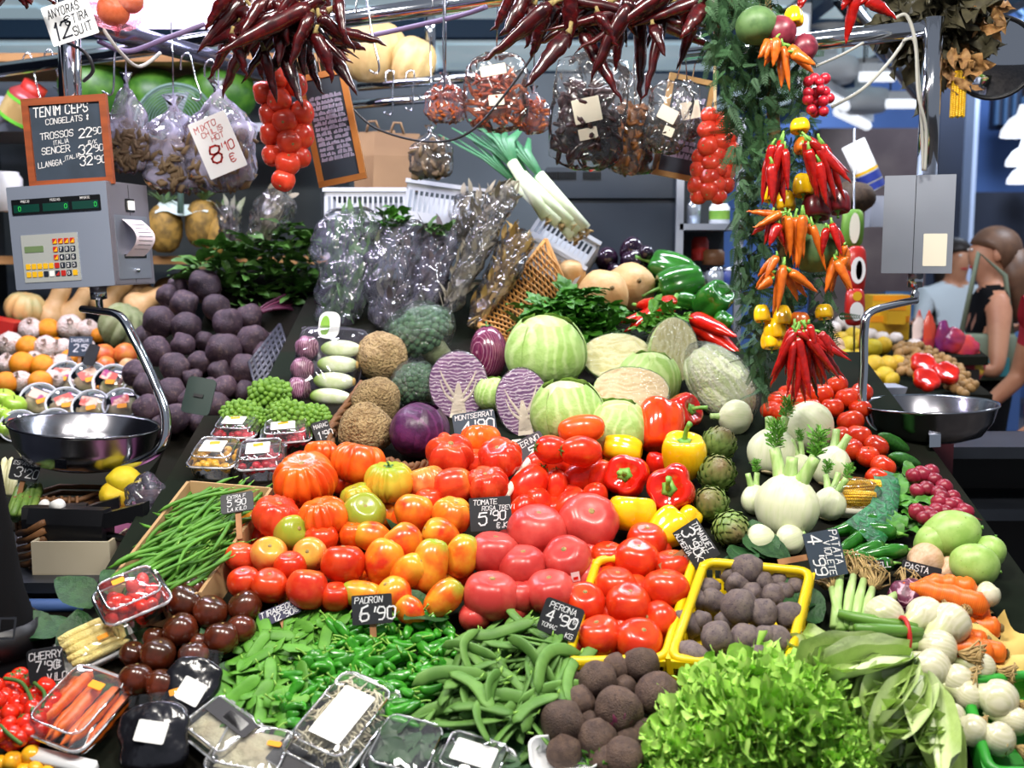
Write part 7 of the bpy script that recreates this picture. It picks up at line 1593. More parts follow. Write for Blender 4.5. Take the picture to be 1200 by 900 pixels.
# ------------------------------------------------------------------ stall back wall, fridge, shelves
mat('wall_teal', '59646c', '4c565e', ns=1.5, rough=.7); mat('fridge', '2e3640', '262d36', ns=2, rough=.35, metal=.3)
struct('wall_stall', mk('wall_stall', box(at(-150, 300, 4.6).x, at(800, 300, 4.6).x, 4.6, 4.66, 0, 2.36), MATS['wall_teal'], False))
a, b = at(640, 345, 3.5), at(799, 196, 3.5); fr = thing('fridge', 'dark grey fridge with vents behind the aubergines', 'fridge', (a.x, 3.5, 0))
obj('cabinet', mk('cabinet', box(0, b.x - a.x, .02, .5, 0, b.z), MATS['fridge'], False), fr)
obj('door', mk('door', box(.005, b.x - a.x - .005, 0, .02, .3, at(700, 238, 3.5).z), MATS['fridge'], False), fr)
obj('vent_panel', mk('vent_panel', box(.0, b.x - a.x, 0, .02, at(700, 232, 3.5).z, b.z), MATS['fridge'], False), fr)
vm = mk('vent_slot', box(-.0025, .0025, -.003, 0, -.012, .012), MATS['display_black'], False)
for px in (634, 655, 684): 
    for j in range(9): obj('vent_slot', vm, fr, T4(at(px + j * 2.4, 206, 3.5) - V((a.x, 3.5, 0))))
a, b = at(795, 350, 3.45), at(870, 138, 3.45); su = thing('steel_shelf', 'narrow steel shelf of jars right of the fridge', 'shelf', (a.x, 3.45, 0)); w_ = b.x - a.x
for x in (0, w_): obj('upright', mk('upright', box(x - .012, x + .012, 0, .02, .8, b.z), MATS['steel_panel'], False), su)
SH = []
for py in (140, 262, 342):
    z = at(830, py, 3.45).z; SH.append(z); obj('shelf_board', mk('shelf_board', box(0, w_, 0, .25, z - .02, z), MATS['steel_panel'], False), su)
obj('back_panel', mk('back_panel', box(0, w_, .25, .26, .8, b.z), MATS['stall_dark'], False), su)
mat('jar_blue', '2a3a7a', rough=.4); mat('jar_brown', '7a5234', rough=.4); mat('pack_red', 'b02a20', rough=.4); mat('pack_green', '5a8a2a', '7aa040', ns=12, rough=.5); mat('glass_jar', 'a8b0b8', rough=.15, metal=.6)
def jar(px, zb, Y, rpx, hpx, m, lb, lid=None, prof=None, cat='jar', band=None):
    p = at(px, 300, Y); k = mpp(p); r, h = rpx * k, hpx * k
    o = tag(obj('jar', mk('jar', lathe(prof and [(a * r, b * h) for a, b in prof] or [(0, 0), (r, 0), (r, h * .75), (r * .8, h * .85), (r * .8, h * .9), (0, h * .9)], 20), MATS[m]), None, T4((p.x, Y, zb))), lb, cat)
    if lid: obj('lid', mk('lid', lathe([(r * .82, h * .86), (r * .82, h), (0, h)], 18), MATS[lid]), o)
    if band: obj('label', mk('label', lathe([(r * 1.01, h * .2), (r * 1.01, h * .6)], 20), MATS[band]), o)
    return o
jar(812, SH[0] - .0 - (SH[0] - SH[1]), 3.52, 8, 30, 'glass_jar', 'thin metal rack jar on the middle steel shelf', 'steel'); jar(842, SH[1], 3.52, 12, 26, 'white_plastic', 'white tub with green label on the middle steel shelf', None, band='pack_green')
jar(838, SH[2], 3.52, 12, 28, 'glass_jar', 'silver jar on the lower steel shelf', 'chrome'); jar(856, SH[2], 3.52, 11, 28, 'jar_blue', 'blue tin on the lower steel shelf', 'steel'); jar(822, SH[2], 3.56, 9, 22, 'glass_jar', 'small silver jar left on the lower steel shelf', 'chrome')
jar(836, SH[2] + .085, 3.58, 13, 20, 'jar_brown', 'brown round pot above the silver jar', None); jar(820, SH[2] + .1, 3.6, 10, 30, 'pack_red', 'red tin standing behind the small silver jar')
# left rear shelves
a = at(-60, 150, 4.05); b = at(385, 150, 4.05); sl_ = thing('rear_shelf', 'wooden rear shelf unit behind the left scale', 'shelf', (a.x, 4.05, 0))
for py in (68, 148, 300):
    z = at(100, py, 4.05).z; obj('shelf_board', mk('shelf_board', box(0, b.x - a.x, -.1, .35, z - .03, z), MATS['steel_panel' if py == 148 else 'crate_wood'], False), sl_)
for x in (0, b.x - a.x): obj('upright', mk('upright', box(x - .02, x + .02, -.08, .35, 0, 2.2), MATS['stall_dark'], False), sl_)
Z2 = at(100, 148, 4.05).z; Z3 = at(100, 300, 4.05).z; Z1 = at(100, 68, 4.05).z
for px, py, r, lb in ((183, 92, 27, 'green watermelon leftmost on the rear shelf'), (226, 98, 24, 'green watermelon behind the fan'), (262, 92, 30, 'green watermelon right of the fan'), (112, 95, 34, 'dark green watermelon behind the chrome post')): prod('watermelon', round_me('watermelon', 'watermelon', .95, 2, .02), px, 147 - r * 1.25, r * 1.25, lb, 'watermelon', (.3, -.3, 1), Y=4.1)
fp_ = at(205, 145, 3.8); k = mpp(fp_); mat('fan_green', '5c7a70', rough=.5)
fan = thing('fan', 'round green wire-guard fan behind the mushroom bags', 'fan', M=facing(fp_, 0, 8, 0))
for i in range(1, 14): obj('guard_ring', mk('guard_ring', tube([(i * 3.6 * k * cos(t), i * 3.6 * k * sin(t), .03 * (1 - (i / 13) ** 2)) for t in [j * pi / 16 for j in range(33)]], .0022 if i < 13 else .006, 5), MATS['fan_green']), fan)
for i in range(3): obj('blade', mk('blade', sheet(lambda u, v: ((u - .5) * .07 * (.4 + v), .01 + v * .1, -.02 + .02 * u), 3, 4), MATS['grey_plastic']), fan, R4(i * 2.09, 4, 'Z'))
obj('hub', mk('hub', lathe([(0, .035), (.018, .03), (.022, -.05), (0, -.05)], 14), MATS['fan_green']), fan); obj('stand', mk('stand', tube([(0, -.02, -.06), (0, -.3, -.07)], .012, 8), MATS['fan_green']), fan)
p = at(28, 125, 3.9); k = mpp(p); jm = mat('juice', '9a3a3a', '8a2a30', ns=3, rough=.3); mat('label_green', '6ac83a', rough=.5); mat('label_food', 'c8b070', 'a88a50', ns=14, rough=.6)
bt_ = tag(obj('tilted_jar', mk('tilted_jar', lathe([(0, -20 * k), (22 * k, -20 * k), (22 * k, 12 * k), (15 * k, 20 * k), (0, 22 * k)], 20), jm), None, T4(p) @ aim((.55, -.1, .8))), 'tilted jar with red lid and green label at far left', 'jar')
obj('lid', mk('lid', lathe([(14 * k, 20 * k), (14 * k, 30 * k), (0, 30 * k)], 16), MATS['pack_red']), bt_); obj('label', mk('label', lathe([(22.4 * k, -16 * k), (22.4 * k, 6 * k)], 20), MATS['label_food']), bt_)
for z in (-17, 7): obj('label_band', mk('label_band', lathe([(22.7 * k, (z - 2) * k), (22.7 * k, (z + 2) * k)], 20), MATS['label_green']), bt_)
jar(60, Z2, 3.95, 12, 26, 'glass_jar', 'jar with green lid behind the left chalkboard', 'label_green'); jar(5, Z2, 4.0, 22, 34, 'grey_plastic', 'grey tub at the far left rear shelf')
jar(12, at(10, 228, 3.9).z - .06, 3.9, 18, 50, 'white_plastic', 'pale mottled canister behind the left scale')
# pineapples
mat('pineapple', '9a7a34', '6a5424', ns=2, rough=.7); mat('pine_leaf', '5a7a4a', '4a6a3c', ns=4, rough=.6)
pn = mk('pineapple', body(lambda t, ph: V(((sin(ph) ** .7 if 0 < ph < pi else 0) * cos(t), (sin(ph) ** .7 if 0 < ph < pi else 0) * sin(t), 1.35 * cos(ph))) * (1 + .06 * abs(sin(5 * t + 6 * ph)) * abs(sin(5 * t - 6 * ph))), 40, 26), MATS['pineapple'])
plf = leaf_me('crown_leaf', 'pine_leaf', 1, .12, .3, .2, 0, 0)
for px, py, lb in ((193, 268, 'pineapple at left behind the scale receipt'), (238, 262, 'pineapple right of the white paper'), (262, 278, 'pineapple behind the dried flower bag')):
    prod('pineapple', pn, px, py, 20, lb, 'pineapple', (.1, -.1, 1), Y=3.9, parts=[('crown_leaf', plf, T4((0, 0, 1.2)) @ R4(i * .8, 4, 'Z') @ R4(.9 + .1 * (i % 3), 4, 'X') @ S4(1.3)) for i in range(10)])
p = at(212, 243, 3.84); k = mpp(p); tag(obj('paper_sheet', mk('paper_sheet', sheet(lambda u, v: ((u - .5) * 62 * k, .05 * v, (.5 * sin(u * 9) * 6 + (v - .5) * 14) * k), 14, 3), mat('paper_green', 'c8dcd4', rough=.8)), None, T4(p)), 'crumpled pale green paper above the pineapples', 'paper')
# pumpkins on the rail shelf
prod('pumpkin', ribbed_me('pumpkin', 'pumpkin_pale', 12, .16, .9), 437, 60, 42, 'large pale orange pumpkin on the upper rear rails', 'pumpkin', (.1, -.3, 1), Y=3.55); prod('pumpkin', ribbed_me('pumpkin', 'pumpkin_pale', 10, .14, 1.1), 484, 72, 27, 'smaller cream pumpkin beside the large one on rails', 'pumpkin', (.5, -.3, 1), Y=3.5)
mat('bag_brown', '86694a', '785c40', ns=4, rough=.8)
for px, py, w_, h_, Y, lb, rl in ((465, 190, 52, 66, 3.3, 'front brown paper bag behind the oak chalkboard', 2), (440, 190, 50, 70, 3.36, 'brown paper bag behind the front one', -3)):
    p = at(px, py, Y); k = mpp(p); o = tag(obj('paper_bag', mk('paper_bag', loft([[V((x * w_ * k / 2, y * .03 * s, (z - .5) * h_ * k)) for x, y in ((-1, -1), (1, -1), (1, 1), (-1, 1))] for z, s in ((0, 1), (.6, .7), (1, .3))]), MATS['bag_brown'], False), None, T4(p) @ R4(R(rl), 4, 'Y')), lb, 'bag')
    obj('bag_handle', mk('bag_handle', tube([(-.02, -.01, h_ * k / 2), (-.01, -.01, h_ * k / 2 + .03), (.01, -.01, h_ * k / 2 + .03), (.02, -.01, h_ * k / 2)], .004, 6), MATS['bag_brown']), o)
# white slotted crates
def slotted(px, py, wpx, hpx, Y, d, label, roll=0, yaw=0, tilt=10):
    p = at(px, py, Y); k = mpp(p); W, H = wpx * k, hpx * k; o = thing('white_crate', label, 'crate', M=facing(p, yaw, tilt, roll)); m = MATS['crate_white']; t = .004
    for nm, b in (('side_wall', box(-W / 2, -W / 2 + t, -H / 2, H / 2, -d, 0)), ('side_wall', box(W / 2 - t, W / 2, -H / 2, H / 2, -d, 0)), ('rim', box(-W / 2 - .005, W / 2 + .005, H / 2 - .012, H / 2, -.006, .006)), ('front_panel', box(-W / 2, W / 2, H * .25, H / 2, -t, 0)), ('front_panel', box(-W / 2, W / 2, -H / 2, -H * .25, -t, 0)), ('back_wall', box(-W / 2, W / 2, -H / 2, H / 2, -d - t, -d)), ('bottom', box(-W / 2, W / 2, -H / 2, -H / 2 + t, -d, 0))): obj(nm, mk(nm, b, m, False), o)
    n = max(6, int(wpx / 6)); ss = mk('slat', box(-.0028, .0028, -H * .25, H * .25, -t, 0), m, False)
    for i in range(n): obj('slat', ss, o, T4(((i + .5) / n * W - W / 2, 0, 0)))
    return o
slotted(428, 240, 96, 40, 3.2, .2, 'white slotted crate at left behind the herb bags'); slotted(520, 240, 92, 50, 3.12, .2, 'white slotted crate in the middle behind herb bags', -8); slotted(660, 280, 78, 40, 3.12, .15, 'white slotted crate under the leek roots', -32, 0, 20); slotted(650, 310, 66, 34, 3.02, .1, 'lower white slotted crate beside the butternuts', -32, 0, 20)
# leeks
mat('leek_green', '2f6a44', '3c7a50', ns=3, rough=.45, stretch=(6, 6, .5)); mat('leek_white', 'dfe6cc', 'cddcae', ns=3, rough=.4, stretch=(6, 6, .5))
for i, (x0, y0, x1, y1, x2, y2) in enumerate(((686, 268, 632, 205, 590, 150), (678, 272, 622, 215, 575, 155), (668, 262, 612, 205, 560, 150), (655, 262, 605, 215, 545, 158), (640, 255, 600, 190, 580, 140), (672, 278, 640, 240, 600, 190))):
    a, b, c = at(x0, y0, 3.02), at(x1, y1, 3.08), at(x2, y2, 3.15); o = thing('leek', None, 'leek', tuple(a)); r = 7.5 * mpp(a)
    obj('shank', mk('shank', tube([V(), (b - a) * .5, b - a], [r, r * .95, r * .9], 12), MATS['leek_white']), o)
    for s in range(4): obj('leaf', mk('leaf', tube([(b - a) * .92, (b - a) + (c - b) * .5 + V(((s - 1.5) * .012, 0, 0)), (c - a) + V(((s - 1.5) * .05, 0, -.01 * s))], [r * .85, r * .9, r * .35], 8, (1, .3)), MATS['leek_green']), o)
    obj('root_tuft', tuft_me(i % 4), o, aim(b - a) @ S4(r * 1.3)); ordinal('leeks above the white crates', o, x1, 'leek with white shank above the slotted crates')
# ------------------------------------------------------------------ leafy bunch and bagged herbs
cr = [leaf_me('leaf', 'cress', 1, .25, .3, .12, s, .04) for s in range(3)]
leafbunch('green_bunch', 'dark leafy green bunch behind the beetroots', 'greens', fill([(222, 310), (260, 285), (330, 262), (372, 275), (372, 340), (350, 380), (318, 385), (290, 360), (260, 345), (225, 330)], 270, 7, 3), cr, (.05, .085), Yf=3.2)
for i in range(6):
    p, q = at(290 + i * 6, 372 - i * 2, 3.05), at(335 + i * 3, 345 + i * 4, 3.15); tag(obj('beet_stalk', mk('beet_stalk', tube([p, (p + q) / 2 + V((0, 0, .005)), q], .004, 6), MATS['beet_crown'])), 'purple leaf stalk beside the beetroots', 'stalk', 'purple leaf stalks')
mat('herb_green', '5a8250', '6e9660', ns=6, rough=.6); mat('herb_purple', '6a5e60', '7c8468', ns=6, rough=.7); mat('herb_grey', '847c6c', '968e78', ns=6, rough=.8); mat('straw', 'b89858', 'a08040', ns=6, rough=.8)
def herbbag(label, a, b, wpx, Y, cm, n, fl=None, dk=.5, seed=1, Yb=None):
    """upright clear bag from picture point a (top) to b (bottom) with stems inside"""
    rg = random.Random(seed); p, q = at(*a, Y), at(*b, Yb or Y - .12); ax = p - q; L = ax.length; k = mpp(p); r = wpx * k / 2
    def fn(t, ph):
        z = (1 + cos(ph)) / 2; s = min(1, sin(ph) ** .5 if 0 < ph < pi else 0) * (.62 + .38 * z); v = V((s * cos(t) * r, s * sin(t) * r * .55, z * L)); return v + V((1, .5, 0)) * (r * .22 * nzv(v / r, 1.3, seed)) + V((cos(t), sin(t), 0)) * (r * .16 * nzv(v / r, 3.2, seed))
    o = tag(obj('herb_bag', mk('herb_bag', body(fn, 28, 26), fl or BAG), None, T4(q) @ aim(ax)), label, 'bag'); it = []
    for i in range(n):
        z = rg.uniform(.08, .95) * L; a_ = rg.uniform(0, 6.28); rr = r * .8 * (.55 + .4 * z / L) * math.sqrt(rg.random()); it.append((rg.randint(0, 1), T4((rr * cos(a_), rr * sin(a_) * .55, z)) @ Euler((rg.uniform(-.6, .6), rg.uniform(-.6, .6), rg.uniform(0, 6))).to_matrix().to_4x4() @ S4(.05)))
    obj('herbs', scatter_mesh('herbs', [vf(leaf_me('l', 'cress', 1, .16, .3, .1, 1, .0, 2, 4)), tube([(0, 0, -.6), (.04, 0, 0), (0, .05, .7)], [.03, .03, .02], 4)], [(i_, M_ @ (R4(pi / 2, 4, 'X') if i_ == 0 else Matrix())) for i_, M_ in it], MATS[cm]), o)['kind'] = 'stuff'
    return o
herbbag('clear bag of fresh green herbs at left of the herb row', (415, 245), (395, 385), 100, 3.06, 'herb_green', 150, seed=2); herbbag('crumpled clear bag of herbs second in the row', (470, 258), (452, 385), 80, 3.0, 'herb_purple', 110, seed=3); herbbag('clear bag of dark thyme in the middle of the herb row', (520, 268), (480, 385), 66, 2.98, 'herb_purple', 120, seed=4)
herbbag('long film-wrapped bouquet of grey dried herbs', (596, 215), (520, 372), 52, 3.0, 'herb_grey', 220, BAGC, seed=5, Yb=2.82); herbbag('clear bag of straw coloured dried flowers beside wicker basket', (612, 270), (555, 385), 60, 2.92, 'straw', 150, BAGC, seed=6, Yb=2.8); herbbag('clear bag of grey dried herbs behind the leafy bunch', (330, 225), (300, 290), 90, 3.22, 'herb_grey', 120, BAGC, seed=7, Yb=3.2)
herbbag('clear bag of dried lavender behind the pineapples', (268, 240), (272, 305), 52, 3.5, 'herb_purple', 90, BAGC, seed=8, Yb=3.5); herbbag('clear bag with dark herbs behind the bouquet', (555, 225), (545, 300), 60, 3.1, 'herb_grey', 80, BAGC, seed=9, Yb=3.05)
leafbunch('herb_sprig', 'fresh green sprig sticking out of the herb bags', 'herb', fill([(440, 255), (470, 238), (475, 262), (455, 275)], 30, 3, 2), pl, (.03, .045), Yf=3.02); leafbunch('herb_sprig', 'dark green sprig behind the wrapped bouquet', 'herb', fill([(495, 265), (525, 262), (528, 278), (500, 276)], 22, 4, 2), cr, (.03, .045), Yf=2.95)
# ------------------------------------------------------------------ rear right: lemons, garlic, nuts, packets
LM = [(985, 398, 9), (1000, 392, 9), (994, 405, 11), (1010, 400, 9), (1023, 408, 11), (1035, 405, 10), (1005, 420, 11), (1024, 428, 12), (1040, 428, 11), (990, 418, 9), (998, 437, 10), (1020, 445, 11), (1037, 440, 11), (982, 440, 10), (1050, 425, 9), (1045, 445, 9), (985, 430, 9), (1010, 452, 9)]
for i, (px, py, r) in enumerate(LM): prod('lemon', round_me('lemon', 'lemon', 1.12, 3, .03, n=18, mm=12, top=.15), px, py, r, 'yellow lemon behind the right scale', 'lemon', (rnd(-1, 1), -.5, rnd(-.5, .8)), prof=RIGHT, key='g:lemons behind the right scale')
mat('garlic', 'e4dcd4', 'd6c8c4', ns=2, rough=.5, stretch=(4, 4, .5))
for i, (px, py, r, m) in enumerate(((975, 385, 11, 'garlic'), (988, 378, 10, 'garlic'), (1000, 383, 9, 'garlic'), (978, 405, 12, 'onion_brown'), (972, 393, 10, 'onion_brown'), (1020, 392, 9, 'garlic'), (1034, 395, 8, 'garlic'), (1050, 396, 8, 'garlic'), (1072, 404, 9, 'garlic'), (983, 412, 9, 'onion_brown'))): prod('garlic_bulb' if m == 'garlic' else 'onion', ribbed_me('garlic_bulb', m, 8, .12, .85), px, py, r, 'white garlic bulb behind the lemons' if m == 'garlic' else 'pale brown onion left of the lemons', 'garlic' if m == 'garlic' else 'onion', prof=RIGHT, group='garlic bulbs behind lemons' if m == 'garlic' else 'brown onions left of lemons')
mat('nut', 'a8814e', '94703f', ns=3, rough=.6, rnd=.15); nutm = round_me('nut', 'nut', 1.25, 2, .05, n=10, mm=7)
for i, (px, py) in enumerate(fill([(1050, 405), (1080, 405), (1120, 425), (1145, 450), (1130, 462), (1085, 440), (1055, 435)], 85, 6, 5)): prod('nut', nutm, px, py, rnd(4.5, 6), 'brown nut in the heap behind the right pan', 'nut', (rnd(-1, 1), -.5, rnd(-1, 1)), prof=RIGHT, group='nuts behind the right pan', lift=rnd(0, .02))
for px, py, lb in ((1082, 428, 'red wrinkled pepper pack left behind the right pan'), (1108, 438, 'red wrinkled pepper pack right behind the pan'), (1085, 446, 'red pepper piece in film at the pan edge')): prod('red_pepper', pepper_me('p_red', 5, 4, .6), px, py, 17, lb, 'pepper', (.1, -.6, .6), prof=RIGHT, lift=.02)
mat('candy', 'b02a5a', 'd84a30', ns=6, rough=.25, coat=.4, spots=('e8c040', 9, .58, .64)); mat('candy2', 'c83a2a', '7a2a6a', ns=6, rough=.25, coat=.4, spots=('f0d8d0', 9, .6, .66))
for i, (px, py, rx, ry) in enumerate(((1118, 400, 16, 14), (1132, 410, 16, 16), (1105, 395, 10, 18), (1088, 392, 8, 22), (1076, 388, 7, 20), (1140, 428, 14, 18))):
    me, p = crumple('candy_bag', px, py, rx, ry, MATS['candy' if i % 2 else 'candy2'], i, 3.75, sq=.5); tag(obj('candy_bag', me, None, T4(p)), None, 'bag'); ordinal('bright sweet packets behind the right pan', bpy.data.objects[-1] if False else [o for o in COL.objects][-1], px, 'bright printed packet behind the right weighing pan')
mat('box_yellow', 'd8a820', 'e0b82c', ns=3, rough=.5)
for (x0, x1, y0, y1, Y, lb) in ((1022, 1068, 346, 372, 3.95, 'upper yellow cardboard box behind the right arm'), (1012, 1066, 370, 400, 3.9, 'lower yellow box behind the lemons'), (1040, 1062, 358, 380, 3.85, 'small yellow printed box in front of the upper one')):
    a, b = at(x0, y1, Y), at(x1, y0, Y); o = thing('yellow_box', lb, 'box', tuple(a)); obj('carton', mk('carton', box(0, b.x - a.x, 0, .1, 0, b.z - a.z), MATS['box_yellow'], False), o); obj('flap', mk('flap', box(0, b.x - a.x, -.002, 0, (b.z - a.z) * .75, (b.z - a.z)), MATS['paper_orange'], False), o)
a, b = at(1005, 470, 2.95), at(1056, 450, 2.95); tag(obj('grey_tray', mk('grey_tray', loft([[V((x, y, z)) for x, y in ((-s, -.05), (s, -.05), (s, .05), (-s, .05))] for s, z in ((.045, -.02), (.06, .02))]), MATS['grey_plastic'], False), None, T4((a + b) / 2)), 'grey plastic tray in front of the lemons', 'tray')
mat('pack_blue', '2a3a8a', rough=.4); mat('plastic_red', 'b02018', rough=.3, coat=.4)
def packet(x0, x1, y0, y1, Y, lb, m, extra=()):
    a, b = at(x0, y1, Y), at(x1, y0, Y); W, H = b.x - a.x, b.z - a.z; c = (a + b) / 2
    o = tag(obj('packet', mk('packet', body(lambda t, ph: (W / 2 * max(-1, min(1, 1.25 * cos(t) * sin(ph) ** .5 if 0 < ph < pi else 0)), .02 * sin(t) * sin(ph), H / 2 * cos(ph)), 20, 14), MATS[m]), None, T4(c)), lb, 'packet')
    for (u, v, ww, hh, mm) in extra: obj('print', mk('print', slab([(ww * W / 2 * cos(t), hh * H / 2 * sin(t)) for t in [i * pi / 8 for i in range(16)]], 0, .001), MATS[mm], False), o, T4((u * W, -.021, v * H)) @ R4(pi / 2, 4, 'X'))
    return o
packet(991, 1015, 288, 345, 3.2, 'red and white packet with blue print left of right scale', 'plastic_red', ((0, 0, .8, .55, 'paper_white'), (.05, .0, .35, .4, 'pack_blue'))); packet(990, 1013, 338, 382, 3.15, 'red packet with white label below the blue print', 'plastic_red', ((0, -.1, .75, .5, 'paper_white'), (0, .3, .5, .25, 'key_yellow'))); packet(986, 1012, 245, 290, 3.25, 'packet of pasta above the red ones', 'pack_green', ((0, 0, .5, .8, 'paper_cream'),))
pole('hanger_strip', 'thin steel hanger strip behind the red packets', [at(1001, 420, 3.27), at(1001, 150, 3.27)], .003, 'steel', 8, 'strip')
p = at(1012, 195, 3.6); k = mpp(p); rl_ = tag(obj('paper_roll', mk('paper_roll', lathe([(0, 30 * k), (14 * k, 30 * k), (14 * k, -30 * k), (0, -30 * k)], 20), MATS['paper_white']), None, T4(p) @ aim((-.45, 0, .9))), 'tilted white roll with blue bands behind the garland', 'roll')
for z, h, m in ((-6, 1.5, 'key_yellow'), (-14, 5, 'pack_blue'), (-25, 4, 'pack_blue')): obj('band', mk('band', lathe([(14.4 * k, (z - h) * k), (14.4 * k, (z + h) * k)], 20), MATS[m]), rl_)
p = at(990, 232, 3.4); prod('dark_gourd', round_me('dark_gourd', 'tea_dark', .8, 3, .1), 1000, 232, 24, 'dark brown dried gourd behind the garland', 'gourd', Y=3.4)
a = at(1020, 266, 3.5); tag(obj('speaker_box', mk('speaker_box', box(0, .05, 0, .06, 0, .1), MATS['grey_plastic'], False), None, T4(a)), 'small grey box left of the right scale head', 'box')
# dark steel cabinet right of the stall
cb2 = thing('steel_cabinet', 'dark steel cabinet with shelves below the right pan', 'cabinet', (1.02, 2.9, 0)); ctop = at(1160, 505, 2.9).z
for z in (ctop, ctop - .16, ctop - .42): obj('shelf_board', mk('shelf_board', box(.0, 1.0, -.25, .0, z - .03, z), MATS['counter_steel'], False), cb2)
obj('back_panel', mk('back_panel', box(0, 1., -.005, 0, 0, ctop), MATS['bench_panel'], False), cb2); obj('side_panel', mk('side_panel', box(0, .02, -.25, 0, 0, ctop), MATS['bench_panel'], False), cb2)
mat('maroon', '4a1420', rough=.6); a, b = at(1060, 570, 2.6), at(1118, 520, 2.6); tag(obj('maroon_crate', mk('maroon_crate', box(0, b.x - a.x, 0, .12, -.3, b.z - a.z), MATS['maroon'], False), None, T4(a)), 'maroon crate in shade under the right pan', 'crate')
# ------------------------------------------------------------------ people
mat('skin', 'c89070', 'b87e60', ns=6, rough=.5); mat('cloth_black', '0a0a0d', '0e0e12', ns=8, rough=.9, spec=.15); mat('cloth_white', 'c8d4dc', rough=.8); mat('cloth_teal', '3a8a94', rough=.8); mat('cloth_red', 'b82838', rough=.8); mat('cloth_khaki', '6a7460', rough=.8); mat('denim', '2a3448', rough=.8); mat('hair_brown', '5a4030', '6a4c38', ns=20, rough=.5); mat('hair_dark', '241a16', rough=.5); mat('shoe', '2a2a2c', rough=.6); mat('eye_white', 'e8e4e0', rough=.3)
def skinmesh(name, joints, edges, mats, parent, dress):
    """one continuous body grown over a skeleton; each face takes the material of its nearest bone"""
    names = list(joints); me = bpy.data.meshes.new(name); me.from_pydata([joints[n][0] for n in names], [(names.index(a), names.index(b)) for a, b in edges], [])
    o = obj(name, me); sk = o.modifiers.new('skin', 'SKIN'); sk.use_smooth_shade = True
    for i, n in enumerate(names):
        r = joints[n][1]; sv = me.skin_vertices[0].data[i]; sv.radius = r if isinstance(r, tuple) else (r, r); sv.use_root = (i == 0)
    s = o.modifiers.new('sub', 'SUBSURF'); s.levels = 2
    dg = bpy.context.evaluated_depsgraph_get(); new = bpy.data.meshes.new_from_object(o.evaluated_get(dg), depsgraph=dg)
    o.modifiers.clear(); o.data = new; o.parent = parent; new.materials.clear()
    for m in mats: new.materials.append(MATS[m])
    rr = lambda n: (lambda r: sum(r) / 2 if isinstance(r, tuple) else r)(joints[n][1]); B = [(V(joints[a][0]), V(joints[b][0]), dress(a, b), rr(a), rr(b)) for a, b in edges]; mi = []
    for p in new.polygons:
        c = p.center; best = (9, 0)
        for a, b, k, ra, rb in B:
            d = b - a; t = max(0, min(1, (c - a).dot(d) / d.length_squared)); best = min(best, ((c - a - d * t).length - ra * (1 - t) - rb * t, k))
        mi.append(best[1])
    new.polygons.foreach_set('material_index', mi); new.polygons.foreach_set('use_smooth', [True] * len(mi)); return o
